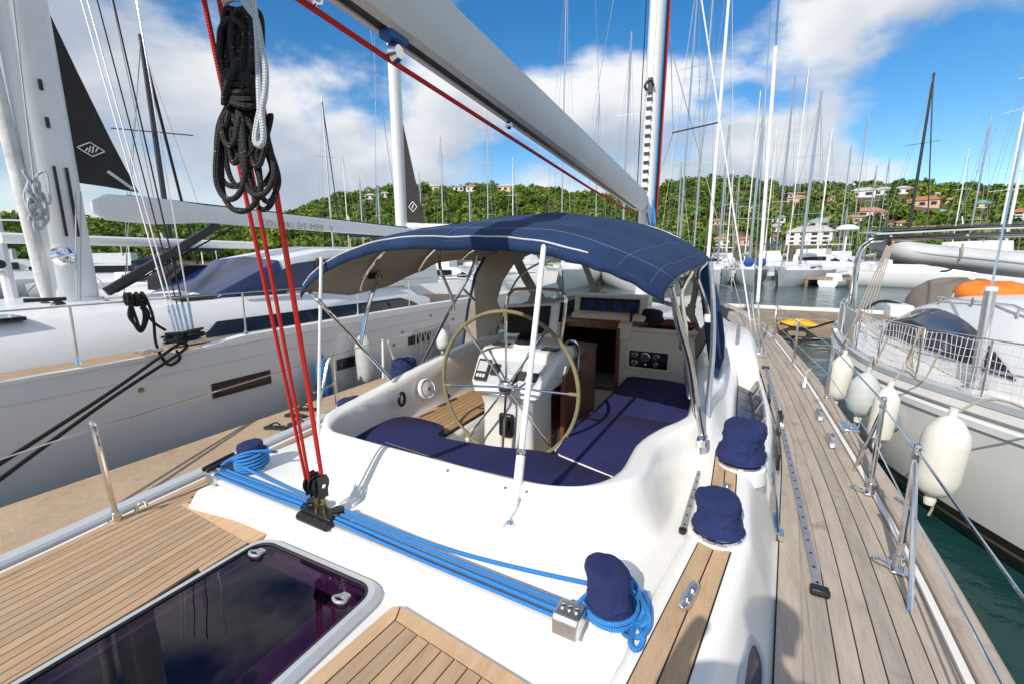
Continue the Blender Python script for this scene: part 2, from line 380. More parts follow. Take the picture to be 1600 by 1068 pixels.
# ---- houses
HOUSES = [ # px, py(base), width px, height px, wall, roof, label
 (1235, 320, 25, 9, 'wall_peach', 'roof_orange', 'peach house with tan roof high on the round green hill'),
 (1211, 348, 18, 7, 'wall_white', 'roof_teal', 'small white house with teal roof below the round hill'),
 (1211, 364, 26, 8, 'wall_white', 'roof_grey', 'long white house below the teal roofed one'),
 (1273, 356, 30, 9, 'wall_cream', 'roof_teal', 'cream house with teal roof behind the tall white masts'),
 (1291, 353, 22, 9, 'wall_peach', 'roof_orange', 'peach house with orange roof beside the cream teal roofed house'),
 (1334, 309, 32, 9, 'wall_white', 'roof_grey', 'wide white villa near the ridge above the satellite dome'),
 (1309, 294, 20, 6, 'wall_cream', 'roof_grey', 'small cream building on the very top of the ridge'),
 (1325, 350, 24, 9, 'wall_cream', 'roof_orange', 'cream house with orange roof just above the radar dome'),
 (1260, 384, 62, 20, 'wall_white', 'roof_grey', 'big white waterfront block with rows of windows'),
 (1124, 384, 26, 9, 'wall_white', 'roof_orange', 'white waterfront house seen just right of the blue canopy'),
 (1158, 384, 20, 9, 'wall_peach', 'roof_red', 'peach waterfront house with red roof behind the masts'),
 (1114, 352, 13, 6, 'wall_peach', 'roof_orange', 'tiny peach house among trees on the round hill'),
 (1365, 306, 24, 8, 'wall_white', 'roof_grey', 'white house on the ridge right of the wide villa'),
 (1396, 304, 22, 8, 'wall_white', 'roof_grey', 'pale house on the ridge behind the dark mast'),
 (1428, 325, 40, 10, 'wall_peach', 'roof_red', 'long peach house with red roof mid slope right of dark mast'),
 (1466, 320, 18, 6, 'wall_cream', 'roof_orange', 'small cream house right of the long red roofed house'),
 (1460, 339, 16, 7, 'wall_white', 'roof_teal', 'little blue white house low on the right slope'),
 (1350, 339, 36, 8, 'wall_cream', 'roof_orange', 'long cream terrace house above the grey sun awning'),
 (1381, 343, 18, 9, 'wall_peach', 'roof_red', 'peach house just above the left end of the awning'),
 (1520, 326, 26, 7, 'wall_cream', 'roof_teal', 'pale house amid trees left of the twin masts'),
 (1591, 345, 34, 12, 'wall_white', 'roof_red', 'white house with red roof at the right edge'),
 (679, 298, 22, 9, 'wall_cream', 'roof_grey', 'cream house on the skyline right of the white mast'),
 (719, 299, 14, 7, 'wall_white', 'roof_grey', 'white house on the skyline, left of a pair'),
 (738, 299, 16, 7, 'wall_white', 'roof_orange', 'white house on the skyline, right of a pair'),
 (790, 299, 26, 7, 'wall_cream', 'roof_grey', 'long cream house on the skyline under the boom'),
 (583, 312, 16, 6, 'wall_white', 'roof_grey', 'small white house on the skyline left of the white mast'),
 (606, 309, 12, 6, 'wall_white', 'roof_grey', 'tiny white house on the skyline touching the white mast'),
 (187, 372, 26, 8, 'wall_white', 'roof_grey', 'white house under the boom beside the dark furled sail'),
 (296, 370, 24, 8, 'wall_white', 'roof_grey', 'white house under the boom left of the red ropes'),
 (222, 378, 22, 8, 'wall_cream', 'roof_teal', 'cream house low under the boom near the dark strut'),
]
rh_ = random.Random(21)
for k in range(26):
    hx = rh_.uniform(1150, 1600); hy = rh_.uniform(308, 382)
    if all(abs(hx-h[0]) > (h[2]*.7+9) or abs(hy-h[1]) > 9 for h in HOUSES): HOUSES.append((hx, hy, rh_.uniform(9, 15), rh_.uniform(4.5, 6.5), rh_.choice(['wall_white', 'wall_white', 'wall_cream', 'wall_peach']), rh_.choice(['roof_grey', 'roof_grey', 'roof_orange', 'roof_red']), 'tiny pale house among trees on the right hand slope'))
ORD = ('first', 'second', 'third', 'fourth', 'fifth', 'sixth', 'seventh', 'eighth', 'ninth', 'tenth', 'eleventh', 'twelfth', 'thirteenth', 'fourteenth', 'fifteenth', 'sixteenth', 'seventeenth', 'eighteenth', 'nineteenth', 'twentieth')
tiny = sorted([h for h in HOUSES if h[6].startswith('tiny pale')], key=lambda h: h[0]); HOUSES = [h for h in HOUSES if not h[6].startswith('tiny pale')]+[h[:6]+(f'tiny {h[4][5:]} house on the right hand slope, {ORD[i]} of the tiny ones from left',) for i, h in enumerate(tiny[:20])]
HSP = []
for (hx, hy, wpx, hpx, wm, rm, lab) in HOUSES:
    p, r = terr_hit(hx, hy); k = r/718.*math.cos(math.atan((hx-800)/718.)); W = wpx*k; H = hpx*k; D = max(6., W*.55); h = hdir(hx)
    yaw = math.atan2(h.y, h.x)-math.pi/2+random.uniform(-.25, .25); R = Matrix.Rotation(yaw, 3, 'Z')
    t = thing('house', lab, 'house', (p.x, p.y, p.z-1.2), 'houses on the hillside'); o = V((p.x, p.y, p.z-1.2)); HSP.append((hx, hy, wpx, hpx, r))
    T = lambda x, y, z: o+R @ V((x, y, z))
    H += 1.2
    wb = MB().box(T(0, D/2, H/2), (W, D, H), R); wall = part('wall', wb, MT[wm], t)
    rb = MB(); e = .5; rh = W*.12+.6 if W < 20 else 1.0
    a = [T(-W/2-e, -e, H), T(W/2+e, -e, H), T(W/2+e, D+e, H), T(-W/2-e, D+e, H)]
    rd = D*.4 if W > D else W*.3
    b_ = [T(-W/2+rd, D*.45, H+rh), T(W/2-rd, D*.45, H+rh), T(W/2-rd, D*.55, H+rh), T(-W/2+rd, D*.55, H+rh)]
    rb.loft([a, b_]); part('roof', rb, MT[rm], t)
    ns = 1 if hpx < 12 else 3; nw = max(2, int(W/3.4)); fh = (H-1.2)/ns
    wmesh = None
    for s_ in range(ns):
        for i in range(nw):
            x = -W/2+W*(i+.5)/nw; z = 1.2+fh*(s_+.5)
            wn = MB().box(T(x, -.02, z), (W/nw*.5, .12, fh*.5), R); part('window', wn, MT['house_glass'], t)
# ---- the wooded slope, one mass
def forest():
    rs = np.random.RandomState(3); NT = 7400; Q = 78
    vsA = []; cA = []; cnt = 0
    for i in range(NT):
        px = rs.uniform(-250, 1850); r = R0+3+(R1+6-R0)*rs.uniform(0, 1)**.8
        p = terr(px, r)
        skip = False
        for (hx, hy, wpx, hpx, hr) in HSP:
            if abs(px-hx) < wpx*.62 and -9 < hr-r < 22: skip = True; break
        if skip: continue
        R = rs.uniform(1.7, 3.6)*(.8 if rs.rand() < .6 else 1.2); H = R*rs.uniform(.8, 1.25)
        if px > 1125 and r < 200 : R *= .6; H *= .6
        u = rs.normal(size=(Q, 3)); u /= np.linalg.norm(u, axis=1)[:, None]; u[:, 2] = np.abs(u[:, 2])*1.0-.25*(rs.rand(Q) < .35)
        c = u*np.array([R, R, H])*(rs.uniform(.72, 1.08, Q)[:, None])+np.array([p.x, p.y, p.z+H*.35])
        nrm = u+rs.normal(size=(Q, 3))*.45; nrm /= np.linalg.norm(nrm, axis=1)[:, None]
        a = np.cross(nrm, rs.normal(size=(Q, 3))); a /= np.linalg.norm(a, axis=1)[:, None]; b = np.cross(nrm, a)
        s = (rs.uniform(.45, .95, Q)*R*.245)[:, None]
        tr_ = np.clip(rs.beta(1.6, 1.8)+.25*mnoise.noise(V((p.x*.03, p.y*.03, 9))), 0, 1); cA.append(np.stack([np.clip(tr_+rs.normal(size=Q)*.07, 0, 1), rs.rand(Q), np.zeros(Q), np.ones(Q)], 1))
        q = np.stack([c-a*s-b*s*.7, c+a*s-b*s*.8, c+a*s*.9+b*s*.7, c-a*s*.8+b*s], 1); vsA.append(q.reshape(-1, 3)); cnt += Q
    vsA = np.concatenate(vsA); me = bpy.data.meshes.new('forest')
    me.vertices.add(len(vsA)); me.vertices.foreach_set('co', vsA.ravel()); nf = len(vsA)//4
    me.loops.add(nf*4); me.loops.foreach_set('vertex_index', np.arange(nf*4)); me.polygons.add(nf)
    me.polygons.foreach_set('loop_start', np.arange(nf)*4); me.update(); me.validate()
    ca = me.color_attributes.new('tint', 'FLOAT_COLOR', 'POINT'); ca.data.foreach_set('color', np.repeat(np.concatenate(cA), 4, axis=0).astype(np.float32).ravel())
    me.materials.append(MT['forest']); o = bpy.data.objects.new('forest', me); col.objects.link(o); o['kind'] = 'stuff'
    tag(o, 'dense green tropical woodland covering the hillside', 'woodland')
forest()
# ---- piers
mb = MB().prism([(-6.35, -7), (-3.95, -7), (-3.95, 19), (-6.35, 19)], -.6, .6); d = single('dock', mb, MT['concrete'], 'sandy brown concrete dock between the yachts on the left', 'dock', bev=.03)
pr = thing('pier', 'weathered timber pier across the bow with long boards', 'pier', (2, 21, 0))
for k, (y0, y1) in enumerate([(19.0, 20.1), (20.13, 21.1), (21.13, 22.2), (22.23, 23.3)]):
    part('board', MB().box((4.5, (y0+y1)/2, .52+.02*(k % 2)), (16, y1-y0, .14)), MT['pier_wood'], pr, .02)
part('fascia', MB().box((4.5, 18.93, .30), (16, .1, .34)), MT['pier_wood'], pr, .02)
for x in (-2, .7, 1.9, 3.1, 5.5, 8): part('pile', MB().lathe([(.14, -2), (.14, .40)], (x, 19.15, 0), seg=12), MT['pier_wood'], pr)
part('kerb_beam', MB().box((4.5, 23.2, .68), (16, .2, .16)), MT['dusty_white'], pr, .02)
fp = thing('pier', 'long pale pier far across the water behind the moored boats', 'pier', (10, 62, 0))
part('deck', MB().box((14, 64, .6), (120, 3, .35)), MT['dusty_white'], fp)
for i in range(24): part('pile', MB().lathe([(.2, -2), (.2, .5)], (-42+i*4.8, 62.8, 0), seg=8), MT['pier_wood'], fp)
sp = thing('pier', 'short brown wooden jetty stub beside the moored grey sloop', 'pier', (0, 0, 0)); c = gz(1278, 447, 0)
part('deck', MB().box((c.x+.6, c.y+3, .75), (4.2, 7, .3)), MT['pier_wood'], sp)
for dx in (-1.3, .3, 2.2): part('pile', MB().lathe([(.16, -2), (.16, .7)], (c.x+dx+.3, c.y-.3, 0), seg=8), MT['pier_wood'], sp)

# ---- moored boats
def hull_mesh(mb, T, L, B, F, stern=.8, n=15, rake=.06):
    rings = []
    for i in range(n):
        t = i/(n-1); y = -L/2+L*t
        wd = B/2*(stern+(1-stern)*math.sin(min(t/.45, 1)*math.pi/2))*(1 if t < .45 else max(0.02, 1-((t-.45)/.55)**2.2))
        f = F*(1+.28*max(0, t-.4)); ov = rake*L*max(0, t-.8)/.2
        ring = []
        for a, zf, of in ((1, 1, 1), (.97, .55, .6), (.88, .12, .2), (.6, -.25, 0), (0, -.4, 0), (-.6, -.25, 0), (-.88, .12, .2), (-.97, .55, .6), (-1, 1, 1)):
            ring.append(T(a*wd*(1 if zf > .5 else .93), y+ov*of, zf*f))
        rings.append(ring)
    mb.loft(rings, False, False); n9 = 9
    b = len(mb.v)-n*9
    mb.f.append([b+k for k in range(9)]); mb.u.append(None)
    return rings
def sailboat(label, px, py, topy, yawd, Lb, hm='grp_grey', cover='white_canvas', mastm='alu', B=None, F=1.15, jib=None, blue=False, full=True, r_=None, spread=2, mastw=.11):
    c = gz(px, py, 0) if r_ is None else hdir(px)*r_
    toc = math.atan2(-c.y, -c.x)-math.pi/2; yaw = toc+math.radians(yawd); R = Matrix.Rotation(yaw, 3, 'Z'); c.z = 0
    T = lambda x, y, z: c+R @ V((x, y, z))
    B = B or Lb*.29; t = thing('moored_sailboat', label, 'sailboat', c, 'sailboats moored in the marina')
    h = MB(); rings = hull_mesh(h, T, Lb, B, F); part('hull', h, MT[hm], t)
    dk = MB(); n = len(rings); dk.add([r[0] for r in rings]+[r[-1] for r in rings], [(i, i+1, n+i+1, n+i) for i in range(n-1)]); 
    for v in dk.v: v.z -= .04
    part('deck', dk, MT['dusty_white'], t)
    cb = MB(); f2 = F*1.08
    def ring(y, w_, z): return [T(-w_, y, f2-.1), T(-w_*.86, y, z), T(0, y, z+.08), T(w_*.86, y, z), T(w_, y, f2-.1)]
    cb.loft([ring(-Lb*.22, B*.3, f2+.45), ring(-Lb*.05, B*.3, f2+.5), ring(Lb*.12, B*.25, f2+.4), ring(Lb*.24, B*.12, f2+.1)]); cab = part('cabin', cb, MT['white_paint'], t)
    if full:
        for s in (-1, 1): part('cabin_window', MB().bar(T(s*B*.282, -Lb*.18, f2+.2), T(s*B*.262, Lb*.08, f2+.2), .04, .16), MT['tinted'], t)
    hr = math.hypot(c.x, c.y); ry = ray(px, topy); mz = CAM.z+ry.z*hr/math.hypot(ry.x, ry.y); my = Lb*.06
    part('mast', MB().tube([T(0, my, f2), T(0, my-.1, mz*.6), T(0, my-.2, mz)], [mastw, mastw*.95, mastw*.7], 8), MT[mastm], t)
    for k in range(spread):
        z = mz*(.38+.3*k); part('spreader', MB().bar(T(-B*.36, my-.3, z), T(B*.36, my-.3, z), .05, .04), MT[mastm], t)
    part('boom', MB().tube([T(0, my-.2, f2+1.25), T(0, -Lb*.36, f2+1.35)], .08, 8), MT[mastm], t)
    part('sail_cover', MB().tube([T(0, my-.25, f2+1.5), T(0, my-1.2, f2+1.58), T(0, -Lb*.2, f2+1.52), T(0, -Lb*.35, f2+1.48)], [.13, .2, .16, .08], 8), MT[cover], t)
    st = MB().tube([T(0, Lb*.5, F*1.2), T(0, my-.15, mz*.97)], .018 if not jib else .07, 5); part('forestay', st, MT[jib or 'stay'], t)
    part('backstay', MB().tube([T(0, -Lb*.48, F), T(0, my-.2, mz*.99)], .016, 4), MT['stay'], t)
    for s in (-1, 1): part('shroud', MB().tube([T(s*B*.44, my-.3, F), T(s*B*.36, my-.3, mz*.38), T(s*.05, my-.2, mz*.95)], .015, 4), MT['stay'], t)
    if full:
        pp = cat([T(-B*.3, Lb*.36, F*1.2+.05), T(-B*.2, Lb*.42, F*1.2+.65), T(0, Lb*.52, F*1.2+.72), T(B*.2, Lb*.42, F*1.2+.65), T(B*.3, Lb*.36, F*1.2+.05)], 4)
        part('pulpit', MB().tube(pp, .02, 6), MT['steel'], t)
        an = MB().bar(T(0, Lb*.52, F*1.2), T(0, Lb*.55, F*.75), .18, .1); part('anchor', an, MT['dark_paint'], t)
    if blue:
        for s in (-1, 1):
            part('blue_cover', MB().lathe([(.05, -.42), (.32, -.34), (.46, 0), (.36, .34), (.08, .44)], T(s*.52, Lb*.42, F*1.2+.55), seg=12), MT['boat_cover'], t)
    return t
def motorboat(label, px, py, yawd, Lb, hm='white_paint', fly=True, glass='tinted', r_=None, canvas_=None, H=1.0):
    c = gz(px, py, 0) if r_ is None else hdir(px)*r_
    c.z = 0; toc = math.atan2(-c.y, -c.x)-math.pi/2; R = Matrix.Rotation(toc+math.radians(yawd), 3, 'Z'); T = lambda x, y, z: c+R @ V((x, y, z*H))
    B = Lb*.32; F = Lb*.105; t = thing('moored_motorboat', label, 'motorboat', c, 'motorboats moored in the marina')
    h = MB(); rings = hull_mesh(h, T, Lb, B, F, .95); part('hull', h, MT[hm], t)
    dk = MB(); n = len(rings); dk.add([r[0] for r in rings]+[r[-1] for r in rings], [(i, i+1, n+i+1, n+i) for i in range(n-1)]); part('deck', dk, MT['dusty_white'], t)
    def rg(y, w_, z0, z1): return [T(-w_, y, z0), T(-w_*.85, y, z1), T(w_*.85, y, z1), T(w_, y, z0)]
    f = F*1.05; hc = Lb*.11
    part('cabin', MB().loft([rg(-Lb*.3, B*.4, f-.1, f+hc), rg(Lb*.02, B*.4, f-.1, f+hc), rg(Lb*.16, B*.36, f-.1, f+hc*.35), rg(Lb*.34, B*.16, f-.1, f+.05)]), MT['white_paint'], t)
    part('windscreen', MB().loft([rg(Lb*.035, B*.375, f+hc*.45, f+hc*.93), rg(Lb*.115, B*.365, f+hc*.45, f+hc*.55)]), MT[glass], t)
    for s in (-1, 1): part('side_window', MB().bar(T(s*B*.375, -Lb*.25, f+hc*.66), T(s*B*.375, 0, f+hc*.66), .08, hc*.36), MT[glass], t)
    if fly:
        part('flybridge', MB().loft([rg(-Lb*.28, B*.36, f+hc-.02, f+hc*1.5), rg(-Lb*.02, B*.33, f+hc-.02, f+hc*1.55)]), MT['white_paint'], t)
        part('hardtop', MB().box(T(0, -Lb*.16, f+hc*2.25), (B*.7, Lb*.24, .12), R), MT[canvas_ or 'white_paint'], t)
        for s in (-1, 1):
            for y in (-.26, -.06): part('hardtop_post', MB().tube([T(s*B*.3, Lb*y, f+hc*1.4), T(s*B*.31, Lb*y, f+hc*2.22)], .03, 6), MT['steel'], t)
        part('radar_mast', MB().tube([T(0, -Lb*.24, f+hc*2.25), T(0, -Lb*.26, f+hc*3.0)], .05, 6), MT['white_paint'], t)
    rail = [T(s*B*k, Lb*y, f+z) for s, k, y, z in ((-1, .46, -.1, .5), (-1, .42, .2, .62), (-1, .24, .4, .7), (0, 0, .52, .75), (1, .24, .4, .7), (1, .42, .2, .62), (1, .46, -.1, .5))]
    part('guard_rail', MB().tube(cat(rail, 4), .022, 6), MT['steel'], t)
    return t
sailboat('pale grey sloop moored bow-on with two round blue covers on its bow', 1166, 441, 172, 6, 13, blue=True, F=1.35, mastw=.14)
sailboat('pale grey sloop moored bow-on right of the one with blue covers', 1250, 443, 150, -14, 14, F=1.35, mastw=.15, cover='white_canvas')
sailboat('white sloop half hidden by the blue canvas dodger curtain', 1118, 440, 200, 4, 12, hm='white_paint', F=1.3)
sailboat('sloop with the tallest bright mast right of the yacht mast', 1099, 436, -70, 20, 16, hm='white_paint', mastm='white_paint', mastw=.2, cover='navy')
sailboat('sloop with slim grey mast close right of the yacht mast', 1062, 434, -60, -20, 15, hm='dusty_white', mastw=.12)
sailboat('sloop whose grey mast stands between two taller bright ones', 1081, 430, -30, 0, 15, hm='white_paint', mastw=.13)
sailboat('sloop with short grey mast just right of the boom end', 1051, 428, 255, 30, 10, full=False)
sailboat('sloop with a pair of spreaders against the round green hill, left one', 1130, 426, 268, 160, 11, full=False, mastm='white_paint')
sailboat('sloop with cream mast against the round green hill, right one', 1141, 424, 276, 10, 11, full=False, hm='white_paint')
sailboat('sloop moored behind the two grey bows with navy sail cover', 1208, 428, 120, 175, 14, hm='boat_navy', cover='boat_cover', mastw=.14)
sailboat('white sloop with white mast right of the grey bows', 1268, 430, 205, 150, 12, hm='white_paint', mastm='white_paint', cover='navy')
sailboat('sloop with thin mast behind the big white waterfront block', 1300, 426, 232, 40, 11, full=False)
sailboat('small sloop with low mast beside the satellite dome', 1309, 428, 325, 20, 8, full=False)
sailboat('ketch with a thin mast behind the wide villa', 1345, 425, 262, 10, 11, full=False)
sailboat('dark masted sloop with black furled rigging behind the grey awning', 1402, 440, 122, 160, 14, hm='boat_navy', mastm='dark_paint', jib='dark_paint', cover='black_cloth', mastw=.15)
sailboat('white sloop with bright mast at right, left of the twin masts', 1538, 446, 45, 150, 14, hm='white_paint', mastm='white_paint', mastw=.15, cover='boat_cover')
sailboat('white sloop with bright mast at the right edge of the picture', 1556, 440, -30, 170, 15, hm='white_paint', mastm='white_paint', mastw=.15)
sailboat('sloop with thin mast beside the twin bright masts', 1500, 436, 190, 10, 12, full=False)
sailboat('sloop with masthead wind vane just left of the yacht mast', 968, 432, 48, 170, 14, mastw=.16, hm='white_paint')
sailboat('sloop whose thin mast rises through the boom', 874, 432, -70, 10, 15, mastw=.09)
sailboat('sloop with grey mast under the boom, near the cream house', 762, 428, 175, 10, 12, mastw=.1)
sailboat('sloop with slim mast in front of the green hill, left of the boom', 693, 430, 210, 170, 12, mastw=.1)
sailboat('sloop with leaning dark forestay left of the white mast', 522, 432, 155, 12, 13, jib='sail_grey', mastw=.13, hm='white_paint')
sailboat('sloop with short mast in front of the hill, left of the white mast', 570, 430, 275, 10, 9, full=False)
sailboat('sloop with short mast nearly hidden by the big white mast', 597, 431, 292, 170, 9, full=False)
sailboat('sloop with thin mast between the white mast and the boom', 735, 428, 292, 10, 9, full=False)
sailboat('sloop with thin pale mast under the boom, right of its middle', 925, 430, 150, 20, 12, mastw=.09)
for (px_, top_, L_, lab) in ((1160, 148, 13, 'sloop with a slim mast just left of the blue covered bow'), (1190, 205, 11, 'sloop with a low thin mast between the two grey bows'), (1226, 92, 14, 'sloop with a tall thin mast over the white waterfront block'), (1322, 178, 12, 'sloop with a tall slim mast right of the satellite dome'),
                             (1362, 248, 11, 'sloop with a slim mast over the left end of the awning'), (1478, 236, 11, 'sloop with a slim mast above the grey dinghy'), (800, 246, 11, 'sloop with a thin mast over the cream skyline house'), (660, 268, 10, 'sloop with a thin mast right of the dark emblem sail'), (545, 238, 11, 'sloop with a thin mast left of the big white mast'), (1013, 240, 12, 'sloop whose thin mast stands close behind the yacht mast')):
    sailboat(lab, px_, 425, top_, rh_.choice([10, 165, 30]), L_, full=False, mastw=.09, hm='white_paint', mastm=rh_.choice(['alu', 'white_paint']))
motorboat('white flybridge motorboat moored by the far pier behind the grey bows', 1298, 428, 75, 13, r_=74)
motorboat('white motor yacht with dark glass right of the grey sloops', 1326, 424, 60, 12, r_=80)
motorboat('small white runabout with outboard by the wooden jetty', 1312, 447, 160, 5.5, fly=False)
motorboat('white cabin cruiser moored far behind the blue canopy edge', 1135, 424, 20, 11, r_=82)
motorboat('white motor cruiser lying behind the sloop with blue covers', 1205, 425, 5, 12, r_=72, fly=True, canvas_='boat_cover')
motorboat('white cruiser moored behind the orange lifebuoy and dinghy', 1480, 446, 80, 13, fly=False, r_=55)
motorboat('broad white motor yacht at far right beyond the dinghy', 1570, 436, 60, 15, r_=62)
motorboat('white cabin boat seen under the port side of the canopy', 640, 452, 95, 11, glass='tinted', r_=24, canvas_='navy')
motorboat('blue trimmed cruiser seen through the canopy frame', 712, 448, 75, 10, r_=30, canvas_='boat_cover')
motorboat('white cruiser with navy canopy behind the left yacht', 215, 448, 80, 11, r_=42, canvas_='black_cloth')
motorboat('white open cruiser with dark hardtop left of the red ropes', 345, 446, 110, 9, r_=27, canvas_='navy')
motorboat('white cruiser at the far left behind the furled sail', 30, 445, 85, 12, r_=48)
motorboat('white motor yacht seen through the left half of the dodger window', 815, 440, 25, 13, r_=44)
motorboat('white motor yacht seen through the middle of the dodger window', 905, 440, -10, 14, r_=46)
motorboat('white cruiser seen through the right half of the dodger window', 985, 440, 15, 12, r_=43)
motorboat('white cruiser with teal glass behind the vang of the left yacht', 270, 446, 60, 9, r_=34, fly=False)
motorboat('white fishing cruiser seen below the port canopy edge', 665, 446, 120, 9, r_=38, canvas_='boat_cover')
sailboat('white sloop at the far left behind the grey dark sail', -20, 450, -60, 160, 14, hm='white_paint', mastm='white_paint', r_=19, mastw=.15, cover='black_cloth')
sailboat('sloop with a black furled headsail behind the dark triangular sail', 262, 448, 55, 168, 14, hm='white_paint', mastm='dark_paint', r_=26, mastw=.12, cover='navy', jib='sail_grey')

# ================================================================== LEFT YACHT
def text_mesh(txt, size, ext=.004, bold=1.0):
    cu = bpy.data.curves.new('text', 'FONT'); cu.body = txt; cu.size = size; cu.extrude = ext; cu.resolution_u = 2; cu.align_x = 'CENTER'; cu.align_y = 'CENTER'; cu.space_character = 1.15
    o = bpy.data.objects.new('text', cu); col.objects.link(o); bpy.context.view_layer.update()
    dg = bpy.context.evaluated_depsgraph_get(); me = bpy.data.meshes.new_from_object(o.evaluated_get(dg))
    vs = [v.co.copy() for v in me.vertices]; fs = [tuple(p.vertices) for p in me.polygons]
    bpy.data.objects.remove(o); bpy.data.curves.remove(cu); bpy.data.meshes.remove(me); return vs, fs
def place_text(mb, txt, size, o, ux, uy, ext=.004):
    vs, fs = text_mesh(txt, size, ext); o, ux, uy = V(o), V(ux).normalized(), V(uy).normalized(); uz = ux.cross(uy)
    return mb.add([o+ux*v.x+uy*v.y+uz*v.z for v in vs], fs)
def left_hull_mat():
    b = NB('left_hull'); o = b.tc.outputs['Object']
    f = b.noise(1.2, 5, o, .6, (1, .5, 1)); z = b.nd('ShaderNodeSeparateXYZ', Vector=o).outputs[2]
    c = b.mix(b.ramp(f, .3, .7), (.60, .61, .62), (.70, .70, .70)); sp = b.noise(9, 6, o, .75, (1, .4, 1))
    c = b.mix(b.math('MULTIPLY', b.ramp(sp, .60, .8), .5), c, (.78, .78, .78)); 
    b.set(Base__Color=c, Roughness=.22, Coat__Weight=.8, Coat__Roughness=.05); MT['left_hull'] = b.m
left_hull_mat()
LX = -9.3
LY = thing('sailing_yacht', 'large white sailing yacht with long black window moored beyond the dock at left', 'yacht', (LX, 3, 0))
def lx(Y):                                          # half beam of the left yacht; its bow points aft of our stern
    if Y < 2: return 2.3*max(.02, 1-((2-Y)/11.5)**2.1)
    if Y > 9: return 2.3-.25*((Y-9)/4)**2
    return 2.3
YS = [-9, -8.4, -7.4, -6, -4, -2, 0, 2, 4, 6, 8, 9, 10.5, 12, 13]
prof = [(1.0, 1.66), (1.005, 1.42), (1.0, 1.41), (1.0, 1.39), (1.005, 1.38), (1.0, 1.0), (.985, .5), (.95, .05), (.75, -.35), (0, -.7)]
rings = []
for Y in YS:
    h = lx(Y); f = 1+.016*max(0, 3-Y)*.5
    a = [V((LX+h*k, Y, z*f)) for k, z in prof]; rings.append(a+[V((2*LX-p.x, p.y, p.z)) for p in a[-2::-1]])
hb = MB(); hb.loft(rings, False, False); nn = len(rings[0]); hb.f.append([len(hb.v)-nn+k for k in range(nn)]); hb.u.append(None)
part('hull', hb, MT['left_hull'], LY)
dk = MB(); m = len(YS)
dk.add([V((LX+lx(Y)-.03, Y, 1.665)) for Y in YS]+[V((LX-lx(Y)+.03, Y, 1.665)) for Y in YS], [(i, i+1, m+i+1, m+i) for i in range(m-1)]); part('deck', dk, MT['teak_tan'], LY)
for s in (1, -1):
    tr = MB(); tr.loft([[V((LX+s*(lx(Y)+.015), Y, 1.655)), V((LX+s*(lx(Y)+.015), Y, 1.70)), V((LX+s*(lx(Y)-.06), Y, 1.705)), V((LX+s*(lx(Y)-.08), Y, 1.64))] for Y in YS]); part('toe_rail', tr, MT['dusty_white'], LY)
# raised gunwale step abaft the shrouds
gs = MB(); gs.loft([[V((LX+2.318, Y, 1.66)), V((LX+2.318, Y, z)), V((LX+2.18, Y, z+.01)), V((LX+2.18, Y, 1.66))] for Y, z in ((3.75, 1.705), (4.0, 1.73), (4.35, 1.77), (8, 1.79), (11.5, 1.78), (12.6, 1.76))]); part('gunwale', gs, MT['white_paint'], LY)
# coachroof
def cr_ring(Y, w_, z, zb=1.6): return [V((LX+w_, Y, zb)), V((LX+w_-.05, Y, zb+.22)), V((LX+w_-.32, Y, z-.05)), V((LX+w_*.70, Y, z)), V((LX, Y, z+.07)), V((LX-w_*.70, Y, z)), V((LX-w_+.32, Y, z-.05)), V((LX-w_+.05, Y, zb+.22)), V((LX-w_, Y, zb))]
cb = MB(); cb.loft([cr_ring(-4.5, .5, 1.75), cr_ring(-3, .9, 2.0), cr_ring(-.5, 1.35, 2.18), cr_ring(2, 1.58, 2.24), cr_ring(4, 1.62, 2.27), cr_ring(7, 1.62, 2.28), cr_ring(9.6, 1.6, 2.2), cr_ring(10.2, 1.58, 1.95)]); part('coachroof', cb, MT['white_paint'], LY, ang=50)
def sidewin(pts, X0, nm='window', m_='tinted', th=.03):
    P = [gx(x, y, X0) for x, y in pts]; part(nm, MB().plate(P, th, (1, 0, 0)), MT[m_], LY)
wx = LX+1.575
P = [V((LX+1.62-.05*(z-1.6)/.22+.012 if z < 1.82 else LX+1.57-.27*(z-1.82)/.40+.012, Y, z)) for Y, z in ((4.05, 1.70), (4.25, 1.82), (4.42, 1.93), (9.0, 1.93), (9.35, 1.82), (9.6, 1.70))]
part('window', MB().plate(P, .02, (1, 0, .25)), MT['tinted'], LY)
for k in range(1, 5): part('window_divider', MB().box((wx+.03, 4.3+k*1.05, 1.80), (.02, .03, .16)), MT['black_plastic'], LY)
# deck saloon with blue glass
def sal(Y, z, w_=1.25): return [V((LX+w_, Y, 2.2)), V((LX+w_*.98, Y, 2.2+(z-2.2)*.55)), V((LX+w_*.86, Y, z)), V((LX, Y, z+.08)), V((LX-w_*.86, Y, z)), V((LX-w_*.98, Y, 2.2+(z-2.2)*.55)), V((LX-w_, Y, 2.2))]
sb = MB(); sb.loft([sal(4.6, 2.25, 1.1), sal(6.1, 2.93, 1.2), sal(7.2, 3.12), sal(9.5, 3.14), sal(11, 3.0)]); part('deck_saloon', sb, MT['white_paint'], LY, ang=25)
gl = MB(); X1 = LX+1.28
gl.plate([V((X1, 5.0, 2.30)), V((X1-.02, 6.15, 2.84)), V((X1-.05, 7.3, 2.96)), V((X1-.05, 8.3, 2.90)), V((X1, 8.85, 2.34))], .03, (1, 0, .2)); sg = part('saloon_window', gl, MT['blue_glass'], LY)
part('window_pillar', MB().bar((X1+.05, 6.5, 2.30), (X1+.0, 6.75, 2.94), .05, .05), MT['black_plastic'], LY)
